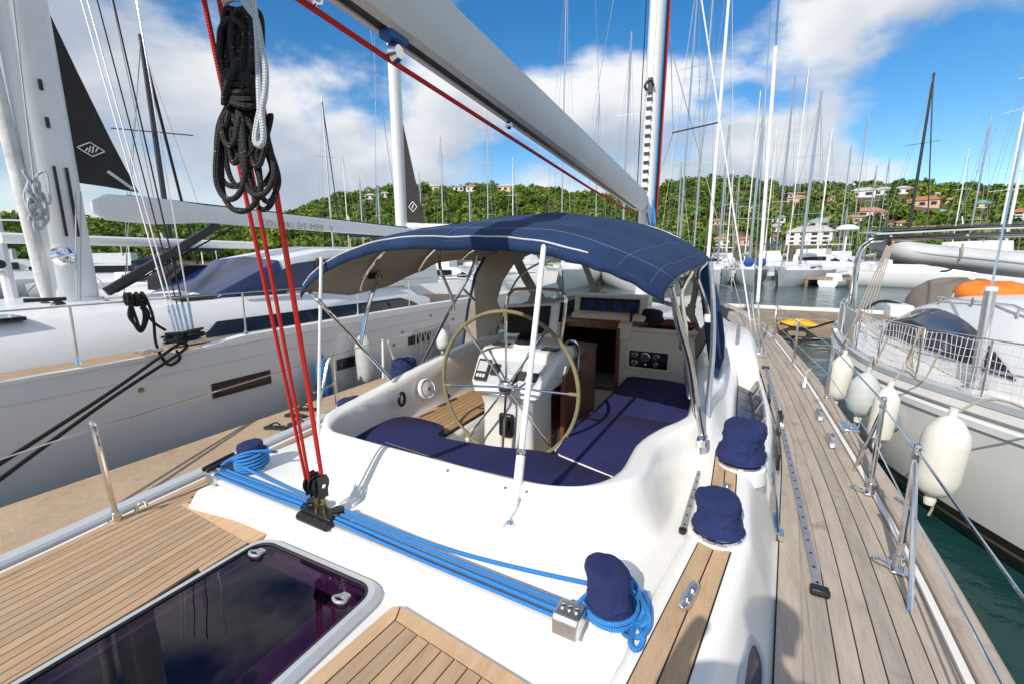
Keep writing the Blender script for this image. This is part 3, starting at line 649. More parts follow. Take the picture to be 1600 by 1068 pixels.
part('windscreen', MB().loft([[p+V((.012 if p.x > LX else -.012, -.01, .012)) for p in sal(4.72, 2.30, 1.108)], [p+V((.012 if p.x > LX else -.012, -.01, .012)) for p in sal(6.02, 2.90, 1.197)]], caps=False), MT['blue_glass'], LY)
for (y0, y1, z0, z1) in ((3.78, 4.74, .90, 1.13), (6.15, 7.0, .78, 1.0), (8.3, 9.2, .9, 1.1)):
    f = part('hull_portlight', MB().plate([V((LX+2.302, y0, z0)), V((LX+2.302, y1, z0)), V((LX+2.302, y1, z1)), V((LX+2.302, y0, z1))], .012, (1, 0, 0)), MT['black_plastic'], LY)
    part('pane', MB().plate([V((LX+2.315, y0+.07, z0+.06)), V((LX+2.315, y1-.07, z0+.06)), V((LX+2.315, y1-.07, z1-.06)), V((LX+2.315, y0+.07, z1-.06))], .006, (1, 0, 0)), MT['navy_glass'], f)
for (y, z) in ((2.9, 1.28), (8.1, 1.25), (9.2, 1.5), (7.8, 1.0), (10.2, 1.28)): part('through_hull', MB().lathe([(.02, 0), (.035, .0), (.03, .02), (.01, .012)], (LX+2.31, y, z), (1, 0, 0), 10), MT['bronze'], LY)
# deck hatch, forward lockers
for (y, w_) in ((1.95, .5), (-.6, .5)):
    part('deck_hatch', MB().box((LX+1.05, y, 2.25), (.55, .6, .05)), MT['tinted'], LY, .01)
part('cabin_hatch', MB().box((LX+.9, 6.0-1.6, 2.31), (.5, .6, .05)), MT['navy_glass'], LY, .01)
# mast and rig
def oval(c, a, b, n=14): return [V((c[0]+a*math.cos(2*math.pi*k/n), c[1]+b*math.sin(2*math.pi*k/n), c[2])) for k in range(n)]
mm = MB(); mm.loft([oval((LX, 3.2, z), .15, .30) for z in (2.3, 3, 4, 6, 9, 14, 20)]); ms = part('mast', mm, MT['white_paint'], LY)
part('mast_collar', MB().loft([oval((LX, 3.2, z), .2, .36) for z in (2.24, 2.36)]), MT['white_paint'], LY)
part('steaming_light', MB().lathe([(.02, -.13), (.12, -.09), (.16, 0), (.12, .09), (.02, .13)], gx(100, 401, LX+.2), (1, 0, .2), 16), MT['chrome'], LY)
for y in (3.18, 3.32): part('mast_track', MB().bar((LX+.15, y, 3.3), (LX+.15, y, 4.3), .03, .05, (1, 0, 0)), MT['black_plastic'], LY)
for z in (4.9, 5.4, 3.0): part('mast_fitting', MB().box((LX+.15, 3.2, z), (.05, .04, .14)), MT['black_plastic'], LY)
a, b = gx(75, 470, LX), gx(0, 160, LX); dr = (b-a)
part('furled_staysail', MB().tube([a+dr*-.02, a+dr*.1, a+dr*1.2, a+dr*4], [.06, .088, .088, .08], 12), MT['white_canvas'], LY)
part('furling_drum', MB().lathe([(.05, -.25), (.13, -.2), (.13, -.05), (.05, 0)], a, seg=14), MT['black_plastic'], LY)
a, b = gx(-30, 470, -9.0), gx(-80, 0, -9.0)
bm_ = MB(); ya, yb = 3.75, 11.35
bm_.loft([[V((LX-.12, y, z+h)), V((LX-.15, y, z+h*.3)), V((LX-.10, y, z-h)), V((LX+.10, y, z-h)), V((LX+.15, y, z+h*.3)), V((LX+.12, y, z+h))] for y, z, h in ((3.65, 3.78, .10), (3.8, 3.78, .20), (4.5, 3.77, .22), (5.3, 3.78, .16), (8, 3.73, .15), (11.2, 3.66, .13), (11.4, 3.66, .10))])
bo = part('boom', bm_, MT['white_paint'], LY)
part('boom_track', MB().bar((LX, 4.1, 3.985), (LX, 11.2, 3.815), .07, .04), MT['black_plastic'], LY)
part('lettering', place_text(MB(), 'COLIBRI DE MER  Y', .20, gx(468, 354, LX+.17), (0, 1, -.02), (0, .0, 1)), MT['text_grey'], LY, kind='stuff')
a, b = V((LX, 3.6, 2.42)), V((LX, 5.55, 3.6)); part('vang', MB().bar(a, b, .12, .14), MT['dark_paint'], LY, .02); part('vang_line', MB().tube([a+V((.1, .1, 0)), b+V((.1, .2, -.05))], .014, 6), MT['rope_plain_black'], LY)
# dark sail clew sticking out of the mast
tri = [gx(72, 20, LX), gx(115, 288, LX), gx(160, 292, LX), gx(212, 300, LX), gx(180, 235, LX), gx(130, 135, LX)]
tri = [V((LX, 3.44, 6.65)), V((LX, 3.42, 4.12)), V((LX, 3.85, 4.10)), V((LX, 4.27, 4.06)), V((LX, 4.0, 4.83)), V((LX, 3.7, 5.78))]
sail = part('sail', MB().plate(tri, .012, (1, 0, 0)), MT['sail_grey'], LY)
def diamond(o, s, parent, X):
    m_ = MB(); P = [V((X, o[0]+dx*s, o[1]+dz*s)) for dx, dz in ((0, .62), (1, 0), (0, -.62), (-1, 0))]
    for i in range(4): m_.bar(P[i], P[(i+1) % 4], s*.10, .006, (1, 0, 0))
    for k, (dy, z0, z1) in enumerate(((-.38, -.2, .1), (-.16, -.3, .28), (.08, -.3, .32), (.34, -.18, .2))): m_.bar(V((X, o[0]+s*dy-.05*s, o[1]+s*z0)), V((X, o[0]+s*dy+.15*s, o[1]+s*z1)), s*.11, .006, (1, 0, 0))
    part('emblem', m_, MT['text_white'], parent)
c = gx(142, 234, LX+.02); diamond((c.y, c.z), .17, LY, LX+.03)
part('sail_batten', MB().bar(gx(168, 268, LX+.03), gx(208, 296, LX+.03), .05, .012, (1, 0, 0)), MT['white_canvas'], LY)
def wire(parent, a, b, r=.008, m_='steel', nm='shroud', seg=6): return part(nm, MB().tube([a, b], r, seg), MT[m_], parent)
cp = [V((-7.55, 3.68+k*.06, 1.80)) for k in range(5)]
for k, (tx, ty, X_, r_, m_) in enumerate(((110, -60, -8.9, .011, 'white_paint'), (120, -60, -8.9, .012, 'white_paint'), (136, -60, -8.7, .010, 'rope_plain_black'), (163, -60, -8.5, .012, 'rope_plain_black'), (203, -60, -8.4, .012, 'steel'))):
    wire(LY, cp[k], gx(tx, ty, X_), r_, m_); part('turnbuckle', MB().tube([cp[k], cp[k]+(gx(tx, ty, X_)-cp[k]).normalized()*.5], .02, 8), MT['steel'], LY)
part('chainplate', MB().box((-7.52, 3.8, 1.74), (.14, .5, .12)), MT['steel'], LY, .01)
for (x0, y0, x1, y1, X_) in ((170, -20, 240, 310, -9.6), (20, 0, 55, 300, -9.05)): wire(LY, gx(x0, y0, X_), gx(x1, y1, X_), .012, 'rope_white', 'halyard')
for (x0, x1) in ((118, 180), (126, 186)): wire(LY, gx(x0, 300, LX+.3), gx(x1-60, 470, LX+.3), .01, 'rope_white', 'halyard')
# halyards coiled on the mast
hc = MB()
for k in range(9):
    o = gx(50+random.uniform(-10, 10), 292+random.uniform(-20, 25), LX+.45); hw = random.uniform(.04, .12); hh = random.uniform(.2, .5); dy = random.uniform(-.08, .08)
    hc.tube(cat([o, o+V((random.uniform(0, .08), -hw, -hh*.6)), o+V((.04, dy, -hh)), o+V((random.uniform(0, .08), hw, -hh*.55)), o+V((.02, hw*.4+dy, .06))], 5, True), .016, 6, True)
part('halyard_coil', hc, MT['rope_white'], LY)
# stanchions and rail
top = []
for (x, y) in ((-40, 575), (120, 555), (385, 530), (560, 506), (640, 496)):
    b = gx(x, y, -7.06); b.z = 1.72; t_ = b+V((0, .02, .72)); part('stanchion', MB().tube([b, t_], .014, 8), MT['steel'], LY); top.append(t_)
    part('stanchion_base', MB().lathe([(.04, 0), (.035, .03), (.02, .10)], b+V((0, 0, .02)), seg=10), MT['steel'], LY)
part('guard_wire', MB().tube([V((-7.06, -3, 2.5))]+top+[V((-7.1, 12, 2.45))], .012, 6), MT['steel'], LY)
part('wire_sleeve', MB().tube([gx(37, 470, -7.05), gx(103, 467, -7.05)], .022, 8), MT['black_rubber'], LY)
part('mooring_cleat', MB().tube([V((-7.16, 3.30, 1.80)), V((-7.16, 3.80, 1.80))], .03, 8).box((-7.16, 3.45, 1.775), (.05, .06, .05)).box((-7.16, 3.65, 1.775), (.05, .06, .05)), MT['steel'], LY)
for y in (3.2, 3.05): part('fairlead_step', MB().box((-7.02, y-.05, 1.775), (.16, .12, .05)), MT['steel'], LY, .01)
part('block', MB().lathe([(.06, -.05), (.1, 0), (.06, .05)], gx(92, 480, LX+.3), (1, 0, 0), 12), MT['black_plastic'], LY)
part('block', MB().lathe([(.06, -.05), (.1, 0), (.06, .05)], gx(168, 478, LX+.3), (1, 0, 0), 12), MT['black_plastic'], LY)
part('spinnaker_pole', MB().tube([gx(0, 372, -10.5), gx(400, 384, -10.5)], .09, 10), MT['white_paint'], LY)
part('canvas_hood', MB().loft([[V((-10.6+s*.5, y, z)) for s, z in ((-1, 2.3), (-.9, 2.3+h), (.9, 2.3+h), (1, 2.3))] for y, h in ((5.0, .25), (5.3, .5), (5.8, .5), (6.1, .2))]), MT['black_cloth'], LY)
# ropes on it
k1 = V((-7.14, 3.58, 1.83))
for q in (0, 1):
    e = V((-4.4-.0, .75-q*.12, 1.22-q*.10)) ; e = gx(-60, 762+q*30, -5.3)
    mid = (k1+e)/2+V((0, 0, -.03))
    single('mooring_rope', MB().tube(cat([k1+V((.05, -.10*q, -.02)), k1+V((.14, -.22+.12*q, -.06-.06*q)), mid, e], 6), .021, 8), MT['rope_plain_black'], 'taut black mooring rope running from the left yacht cleat, '+('upper' if q == 0 else 'lower')+' of two', 'rope', 'black mooring ropes')
cl = MB()
rr_ = random.Random(5)
for k in range(7):
    a_ = rr_.uniform(-.5, .5); pts_ = []
    for t_, (u_, v_) in enumerate(((-.24, .0), (-.08, .07), (.08, -.05), (.24, .0), (.10, .08), (-.10, -.06))): pts_.append(k1+V((v_*rr_.uniform(.6, 1.3)+.05*a_, u_*rr_.uniform(.7, 1.15), .0+.016*k+rr_.uniform(-.015, .03))))
    cl.tube(cat(pts_, 5, True), .018, 6, True)
o = V((-7.04, 3.02, 2.46))
cl2 = MB()
for k in range(8): 
    y = -.10+.028*k; cl2.tube([o+V((.045*math.cos(a_), y+.012*math.sin(k*2.3), .075*math.sin(a_)+.012*math.cos(k*3.1))) for a_ in [i*2*math.pi/10 for i in range(10)]], .018, 6, True)
for k, (w_, h_) in enumerate(((.09, .42), (.05, .40), (.12, .36))): cl2.tube(cat([o+V((.03, -.06-.01*k, -.05)), o+V((.05, -w_, -h_*.6)), o+V((.05, -.02, -h_)), o+V((.05, w_*.8, -h_*.6)), o+V((.03, .05, -.05))], 6), .018, 7)
cl2.tube(cat([o+V((.03, .10, .02)), o+V((.05, .14, -.25)), o+V((.05, .13, -.62)), V((-6.98, 3.25, 1.55)), V((-6.97, 3.40, 1.60)), k1+V((.15, -.2, -.1))], 7), .018, 7)
cl2.tube(cat([o+V((.05, .02, -.1)), o+V((.06, .14, -.32)), o+V((.06, .26, -.44))], 5), .018, 7)
single('rope_coil', cl2, MT['rope_plain_black'], 'black rope coil hanging from the left yacht guard rail', 'rope')
single('rope_bundle', cl, MT['rope_plain_black'], 'black rope turns heaped on the left yacht cleat', 'rope')
# fenders on the dock side
def fender(p0, h, r, m_, label, group, seg=16, tilt=(0, 0, 0), eye=True):
    t = thing('fender', label, 'fender', p0, group); ax = V(tilt)+V((0, 0, 1))
    pr_ = [(.02, -h/2-.02), (r*.55, -h/2+.02), (r*.9, -h/2+r*.5), (r, -h/2+r*1.1), (r, h/2-r*1.1), (r*.9, h/2-r*.5), (r*.5, h/2+.02), (.03, h/2+.05), (.03, h/2+.12)]
    part('body', MB().lathe(pr_, V(p0)+V((0, 0, h/2)), ax, seg), MT[m_], t)
    tp = V(p0)+V((0, 0, h/2))+ax.normalized()*(h/2+.1)
    part('valve_end', MB().lathe([(.035, -.05), (.045, 0), (.03, .05)], V(p0)+V((0, 0, h/2))-ax.normalized()*(h/2+.04), ax, 10), MT['fender_white'], t)
    return t, tp
fender((-6.78, 5.62, .30), .82, .15, 'fender_blue', 'blue cylindrical fender between left yacht and dock', 'fenders of the left yacht')
t, tp = fender((-6.72, 6.6, .42), .98, .17, 'fender_grey', 'tall grey fender between left yacht and dock', 'fenders of the left yacht')
t, tp = fender((-6.74, 9.3, .62), .5, .16, 'white_plastic', 'round white fender beside the looped cream ropes on the left yacht', 'fenders of the left yacht')
lp = MB()
for k in range(7):
    o = gx(650+8*k, 516-2*k, -6.95); lp.tube(cat([o, o+V((.05, -.08, -.45-.1*(k % 3))), o+V((.06, .02, -.6-.15*(k % 3))), o+V((.05, .1, -.4)), o+V((0, .05, 0))], 5), .016, 6)
single('rope_loops', lp, MT['rope_cream'], 'cream rope loops hanging over the left yacht gunwale', 'rope')
# sister yacht further along: white mast and dark sail clew
SY = thing('sailing_yacht', 'second white sailing yacht with white mast and dark grey sail behind the canopy', 'yacht', (-10.9, 13.0, 0))
hb = MB(); Ts = lambda x, y, z: V((-12.2, 13.2, 0))+Matrix.Rotation(math.radians(35), 3, 'Z') @ V((x, y, z)); rings = hull_mesh(hb, Ts, 15, 4.4, 1.5, .8); 
md = V((-10.73, 12.66, 0)); hb = MB(); Ts = lambda x, y, z: md+Matrix.Rotation(math.radians(-20), 3, 'Z') @ V((x, y+2.0, z)); rings = hull_mesh(hb, Ts, 11, 3.6, 1.45, .8); part('hull', hb, MT['white_paint'], SY)
dk = MB(); n = len(rings); dk.add([r[0] for r in rings]+[r[-1] for r in rings], [(i, i+1, n+i+1, n+i) for i in range(n-1)]); part('deck', dk, MT['dusty_white'], SY)
part('coachroof', MB().loft([[Ts(-w_, y, 1.4), Ts(-w_*.85, y, z), Ts(w_*.85, y, z), Ts(w_, y, 1.4)] for y, w_, z in ((-3.5, 1.1, 1.9), (-1, 1.15, 2.05), (2, .9, 1.95), (3.5, .4, 1.6))]), MT['white_paint'], SY)
part('mast', MB().loft([oval((md.x, md.y, z), .17, .24) for z in (1.9, 5, 9, 10.5)]+[oval((md.x, md.y, 16), .15, .2)]), MT['white_paint'], SY)
fd = (gd(656, 345, 15.7)-gd(632, 345, 15.7)).normalized()
s0 = V((md.x, md.y, 0))+fd*.2
part('sail', MB().plate([s0+V((0, 0, 7.3)), s0+V((0, 0, 4.15)), s0+fd*.62+V((0, 0, 4.05)), s0+fd*.36+V((0, 0, 5.4))], .012, fd.cross(V((0, 0, 1)))), MT['sail_grey'], SY)
c = s0+fd*.22+V((0, 0, 4.62))+fd.cross(V((0, 0, 1)))*.02; em = MB(); Pd = [c+fd*dx*.14+V((0, 0, dz*.17)) for dx, dz in ((0, 1), (1, 0), (0, -1), (-1, 0))]
for i in range(4): em.bar(Pd[i], Pd[(i+1) % 4], .02, .01, fd.cross(V((0, 0, 1))))
em.bar(c-fd*.03+V((0, 0, -.06)), c+fd*.02+V((0, 0, .07)), .03, .01, fd.cross(V((0, 0, 1)))); part('emblem', em, MT['text_white'], SY)
bo2 = MB().tube([md+fd*.2+V((0, 0, 3.95)), md+fd*4+V((0, 0, 3.8))], .14, 8); part('boom', bo2, MT['white_paint'], SY)
for (x0, y0, x1, y1) in ((572, 0, 620, 330), (585, 55, 588, 340)): wire(SY, gd(x0, y0, 15.5), gd(x1, y1, 15.5), .012, 'steel', 'stay')

# ================================================================== RIGHT YACHT
RX = 4.25
RYT = thing('sailing_yacht', 'white cruising yacht with netted guard rails moored close at right', 'yacht', (RX, 7, 0))
RS_ = [(12.75, 1.9), (12.3, 2.25), (11.2, 2.5), (9.8, 2.62), (8.6, 2.62), (7.4, 2.5), (6.45, 2.16), (5.7, 1.8), (4.6, 1.22), (3.5, .7), (2.4, .28), (1.6, .03)]
def rb_half(Y):
    ys = [p[0] for p in RS_][::-1]; return float(np.interp(Y, ys, [p[1] for p in RS_][::-1]))
yy = list(np.linspace(12.75, 1.6, 44)); sm = np.array([rb_half(y) for y in yy]); 
for _ in range(3): sm[1:-1] = (sm[:-2]+2*sm[1:-1]+sm[2:])/4
def rz(Y): return 1.50+.03*max(0, 8-Y)
rp = [(1.0, 1.0), (1.012, .93), (1.0, .90), (.995, .62), (.995, .60), (.985, .45), (.95, .16), (.90, .02), (.72, -.2), (0, -.4)]
rings = []
for Y, h in zip(yy, sm):
    a = [V((RX-h*k-(0.02 if 0 < i < 2 else 0), Y, rz(Y)*z)) for i, (k, z) in enumerate(rp)]; rings.append(a+[V((2*RX-p.x, p.y, p.z)) for p in a[-2::-1]])
hb = MB(); hb.loft(rings, False, False); nn = len(rings[0]); hb.f.append(list(range(nn))); hb.u.append(None)
def rhull():
    b = NB('right_hull'); o = b.tc.outputs['Object']; z = b.nd('ShaderNodeSeparateXYZ', Vector=o).outputs[2]
    c = b.mix(b.ramp(b.noise(1.5, 5, o, .6, (1, 1, .35)), .3, .7), (.66, .65, .62), (.74, .73, .70)); c = b.mix(b.math('MULTIPLY', b.ramp(b.noise(5, 5, o, .7, (1, 1, .2)), .55, .8), .35), c, (.50, .44, .34))
    bt = b.math('LESS_THAN', z, .30); g2 = b.math('MULTIPLY', b.math('GREATER_THAN', z, .16), b.math('LESS_THAN', z, .20)); c = b.mix(bt, c, (.02, .018, .017)); c = b.mix(g2, c, (.20, .13, .08))
    b.set(Base__Color=c, Roughness=.28, Coat__Weight=.3); MT['right_hull'] = b.m
rhull(); part('hull', hb, MT['right_hull'], RYT)
dk = MB(); m = len(yy); dk.add([V((RX-h+.03, Y, rz(Y)-.06)) for Y, h in zip(yy, sm)]+[V((RX+h-.03, Y, rz(Y)-.06)) for Y, h in zip(yy, sm)], [(i, i+1, m+i+1, m+i) for i in range(m-1)]); part('deck', dk, MT['gelcoat'], RYT)
tr = MB(); tr.loft([[V((RX-h-.02, Y, rz(Y)-.02)), V((RX-h-.02, Y, rz(Y)+.05)), V((RX-h+.05, Y, rz(Y)+.055)), V((RX-h+.06, Y, rz(Y)-.05))] for Y, h in zip(yy, sm)]); part('toe_rail', tr, MT['grp_grey'], RYT)
rub = MB(); rub.loft([[V((RX-h-.012, Y, .905*rz(Y)-.02)), V((RX-h-.035, Y, .905*rz(Y)-.05)), V((RX-h-.03, Y, .905*rz(Y)-.12)), V((RX-h, Y, .905*rz(Y)-.14))] for Y, h in zip(yy, sm)]); part('rubbing_strake', rub, MT['white_paint'], RYT)
part('stern_rail_cap', MB().tube(cat([V((RX-h-.0, Y, rz(Y)+.07)) for Y, h in list(zip(yy, sm))[:9]], 2), .045, 8), MT['steel'], RYT)
for (x, y) in ((1420, 640),): 
    c = gz(1405, 628, 1.1); X_ = RX-rb_half(7.0)-.02
    oc = V((RX-rb_half(7.05)-.02, 7.05, 1.02)); part('hull_portlight', MB().lathe([(.02, 0), (.16, 0), (.17, .012), (.02, .018)], oc, (-.93, -.36, 0), 20, lambda p: V((p.x*.75, p.y*1.0, p.z))), MT['grp_grey'], RYT)
oc = V((RX-rb_half(5.35)-.005, 5.35, .92)); part('through_hull', MB().lathe([(.012, 0), (.04, 0), (.035, .02), (.014, .012)], oc, (-.87, -.48, 0), 12), MT['steel'], RYT)
# coachroof with tinted side window
def rr_ring(Y, w_, z, zb=1.45): return [V((RX-w_, Y, zb)), V((RX-w_+.06, Y, zb+(z-zb)*.45)), V((RX-w_*.80, Y, z-.10)), V((RX-w_*.66, Y, z)), V((RX, Y, z+.10)), V((RX+w_*.66, Y, z)), V((RX+w_*.8, Y, z-.1)), V((RX+w_-.06, Y, zb+(z-zb)*.45)), V((RX+w_, Y, zb))]
cb = MB(); cb.loft([rr_ring(12.2, 1.75, 1.75), rr_ring(11.4, 1.78, 1.92), rr_ring(10.4, 1.78, 2.22), rr_ring(9.4, 1.74, 2.40), rr_ring(8.0, 1.66, 2.48), rr_ring(7.0, 1.5, 2.36), rr_ring(6.0, 1.25, 2.1), rr_ring(5.0, .8, 1.85), rr_ring(4.3, .4, 1.6)]); part('coachroof', cb, MT['white_paint'], RYT, ang=60)
def rw(Y, f):                                       # point on the coachroof side, f up the face
    ys = [12.2, 11.4, 10.4, 9.4, 8.0, 7.0, 6.0]; w_ = np.interp(-Y, [-v for v in ys], [1.75, 1.78, 1.78, 1.74, 1.66, 1.5, 1.25]); z = np.interp(-Y, [-v for v in ys], [1.75, 1.92, 2.22, 2.40, 2.48, 2.36, 2.1])
    if f < .45: k = f/.45; X_ = RX-w_+.06*k; Z_ = 1.45+(z-1.45)*.45*k
    else: k = (f-.45)/.55; X_ = RX-w_+.06+(w_*.2-.06)*k; Z_ = 1.45+(z-1.45)*.45+(z-.10-1.45-(z-1.45)*.45)*k
    return V((X_-.018, Y, Z_))
wn = MB(); n = 16; tops = []; bots = []
for i in range(n+1):
    Y = 10.75-3.9*i/n; t_ = i/n
    fb = .14+.10*t_; ft = fb+.74*max(0, 1-t_**2.4)**.8*min(1, (t_+.02)*9)**.5; ft = max(fb+.01, min(.95, ft))
    bots.append(rw(Y, fb)); tops.append(rw(Y, ft))
mids = [rw(10.75-3.9*i/n, .45) if .45 < 1 else 0 for i in range(n+1)]
for i in range(n+1):
    if not bots[i].z < mids[i].z < tops[i].z: mids[i] = (bots[i]+tops[i])/2
wn.add(bots+mids+tops, [(i, i+1, n+2+i, n+1+i) for i in range(n)]+[(n+1+i, n+2+i, 2*n+3+i, 2*n+2+i) for i in range(n)])
part('saloon_window', wn, MT['purple_glass'], RYT)
part('handrail', MB().tube([rw(9.6, .99)+V((0, 0, .10)), rw(7.6, .99)+V((0, 0, .10)), rw(6.2, .99)+V((0, 0, .06))], .018, 8), MT['steel'], RYT)
for Y in (9.5, 8.5, 7.5, 6.6): part('handrail_foot', MB().tube([rw(Y, .99)-V((0, 0, .02)), rw(Y, .99)+V((0, 0, .1))], .015, 6), MT['steel'], RYT)
for k in range(3): part('vent_slot', MB().bar(rw(11.2+.0*k, .35+.16*k), rw(10.95, .35+.16*k), .03, .03), MT['black_plastic'], RYT)
# silver pole with wire
pb, pt = gx(1523, 602, 2.6), gx(1548, 455, 2.6)
part('shroud_tube', MB().tube([pb, pt], .055, 14), MT['alu'], RYT); part('tube_cap', MB().tube([pt, pt+(pt-pb).normalized()*.05], .06, 14), MT['white_plastic'], RYT)
part('pole_base', MB().lathe([(.14, 0), (.13, .03), (.08, .05), (.07, .12)], pb-V((0, 0, .06)), seg=16), MT['alu_dull'], RYT)
part('shroud', MB().tube([pt, gx(1640, 0, 2.75)], .012, 8), MT['steel'], RYT)
# stanchions, guard wires and netting
rt = []
for Y in (12.4, 11.4, 10.2, 8.9, 7.9, 7.0, 6.2, 5.4, 4.6):
    h = rb_half(Y); b = V((RX-h+.10, Y, rz(Y)+.02)); t_ = b+V((0, 0, .62)); rt.append(t_); part('stanchion', MB().tube([b, t_], .014, 8), MT['steel'], RYT)
for dz in (0, -.3): part('guard_wire', MB().tube([p+V((0, 0, dz)) for p in rt]+[V((RX-.2, 2.2, 2.25+dz))], .009, 6), MT['steel'], RYT)
nt_ = MB(); 
def lerp_rt(s):
    i = min(int(s), len(rt)-2); return rt[i].lerp(rt[i+1], s-i)
S_ = 7.0; ncol = 86
for k in range(ncol):
    p = lerp_rt(.4+(S_-.4)*k/(ncol-1)); sag = .02*math.sin(k*.9)
    nt_.tube([p+V((0, 0, -.02)), p+V((sag, 0, -.3)), p+V((0, sag, -.58))], .0036, 4, caps=False)
for j in range(7):
    nt_.tube([lerp_rt(.4+(S_-.4)*k/40)+V((.0, 0, -.03-.092*j+.012*math.sin(k*1.3+j))) for k in range(41)], .0036, 4, caps=False)
part('netting', nt_, MT['white_canvas'], RYT, kind='stuff')
for k, (y0, y1) in enumerate(((11.9, 11.2), (11.0, 10.3), (9.8, 9.0))):
    Pc = [V((RX-rb_half(y)+.06, y, rz(y)+z)) for y, z in ((y0, .12), (y0, .6), (y1, .6), (y1, .10))]; part('weather_cloth', MB().plate(Pc, .012, (1, 0, 0)), MT['grp_grey' if k != 1 else 'white_canvas'], RYT)
for Y in (8.9, 7.0, 5.4):
    b = V((RX-rb_half(Y)+.06, Y, rz(Y)+.62))
    lacing = MB()
    for k in range(3): lacing.tube(cat([b+V((.02*k, .02, .03)), b+V((-.05, .08*k-.05, -.25-.08*k)), b+V((0, -.06*k, -.52))], 5), .009, 6)
    part('lashing', lacing, MT['rope_tan'], RYT)
# stern arch and awning
ar = lambda Y: cat([V((2.2, Y, 1.5)), V((2.18, Y, 2.5)), V((2.2, Y, 3.05)), V((2.32, Y, 3.28)), V((2.6, Y, 3.37)), V((4.2, Y, 3.42)), V((6.2, Y, 3.42)), V((6.35, Y, 3.1)), V((6.4, Y, 1.5))], 6)
part('arch_tube', MB().tube(ar(12.42), .035, 10), MT['steel'], RYT); part('arch_tube', MB().tube([V((p.x+.02, p.y-.38+.3*max(0, min(1, (p.z-1.5)/1.8)), p.z-.06)) for p in ar(12.4)], .03, 10), MT['steel'], RYT)
for X_ in (2.7, 3.9, 5.1, 6.1): part('arch_crossbar', MB().tube([V((X_, 12.3, 3.40)), V((X_, 14.0, 3.46))], .025, 8), MT['steel'], RYT)
part('awning', MB().loft([[V((X_, 12.15, z-.03)), V((X_, 12.15, z)), V((X_, 14.1, z+.10)), V((X_, 14.1, z+.06))] for X_, z in ((2.42, 3.46), (4, 3.53), (6.3, 3.55))]), MT['grp_grey'], RYT)
part('solar_panel', MB().plate([V((2.6, 12.25, 3.53)), V((6.2, 12.25, 3.60)), V((6.2, 13.9, 3.70)), V((2.6, 13.9, 3.63))], .03, (0, 0, 1)), MT['navy_glass'], RYT)
part('satellite_dome_pole', MB().tube(cat([V((2.25, 12.45, 2.75)), V((2.02, 12.5, 2.78)), V((1.96, 12.5, 3.0)), V((1.96, 12.5, 3.55))], 5), .02, 8), MT['white_paint'], RYT)
part('satellite_dome', MB().lathe([(.05, -.03), (.22, 0), (.21, .05), (.12, .10), (.02, .115)], (1.96, 12.5, 3.56), seg=18), MT['white_plastic'], RYT)
bk = MB()
for k in range(5): bk.tube([V((2.66+.02*k, 12.2, 3.30)), V((2.16+.05*k, 11.6-.05*k, 1.75))], .012, 6)
part('davit_tackle', bk, MT['rope_tan'], RYT); part('tackle_block', MB().lathe([(.03, -.04), (.07, 0), (.03, .04)], (2.66, 12.18, 3.25), (1, 0, 0), 12).box((2.66, 12.18, 3.28), (.05, .06, .2)), MT['black_plastic'], RYT)
part('winch_box', MB().box((2.7, 11.0, 1.98), (.35, .5, .24)), MT['white_plastic'], RYT, .04)
part('outboard_bracket', MB().tube(cat([V((2.35, 11.8, 1.9)), V((2.5, 11.3, 2.12)), V((2.8, 11.0, 2.05)), V((3.0, 10.9, 1.9))], 5), .03, 8), MT['black_plastic'], RYT)
# things on it
def cloth_dome(o, a, b, h, m_, label):
    mb_ = MB(); n, k_ = 20, 9; q = random.random()*9
    def f(p): return p+V((0, 0, 1))*.05*math.sin(7*math.atan2(p.y, p.x)+q)*p.z
    mb_.lathe([(1.0, 0), (1.0, .25), (.95, .5), (.86, .72), (.68, .88), (.4, .97), (.02, 1)], (0, 0, 0), seg=26, fn=lambda p: f(V((p.x*a, p.y*b, p.z*h))))
    for v in mb_.v: v += V(o)
    single('canvas_cover', mb_, MT[m_], label, 'cover', 'taupe canvas covers on the right yacht')
cloth_dome((3.7, 11.6, 1.85), .78, .7, .72, 'brown_canvas', 'taupe canvas dome cover aft on the right yacht, left of the orange cover')
cloth_dome((4.5, 9.9, 2.15), .7, .6, .45, 'brown_canvas', 'taupe canvas cover behind the orange cover on the right yacht')
cloth_dome((5.0, 8.6, 2.4), .8, .7, .45, 'brown_canvas', 'taupe canvas cover at the right edge beside the orange cover')
mb_ = MB(); c = V((3.62, 10.1, 2.30))
mb_.lathe([(.30, -.02), (.42, .04), (.44, .14), (.38, .24), (.22, .28), (.03, .28)], (0, 0, 0), seg=30, fn=lambda p: V((p.x*1.05, p.y*.9, p.z*(1+.12*math.sin(6*math.atan2(p.y, p.x))))))
for v in mb_.v: v += c
ob = thing('lifebuoy_cover', 'bright orange padded lifebuoy cover lying on the right yacht coachroof', 'lifebuoy', c); part('cover', mb_, MT['orange'], ob, ang=60)
part('strap', MB().tube([c+V((.47*math.cos(a_), .0, .30*math.sin(a_)-.0)) for a_ in [i*math.pi/10 for i in range(11)]], .012, 6), MT['rope_white'], ob)
part('handle_ring', MB().tube([c+V((-.1+.05*math.cos(a_), .48, .36+.05*math.sin(a_))) for a_ in [i*2*math.pi/12 for i in range(12)]], .014, 6, True), MT['white_plastic'], ob)
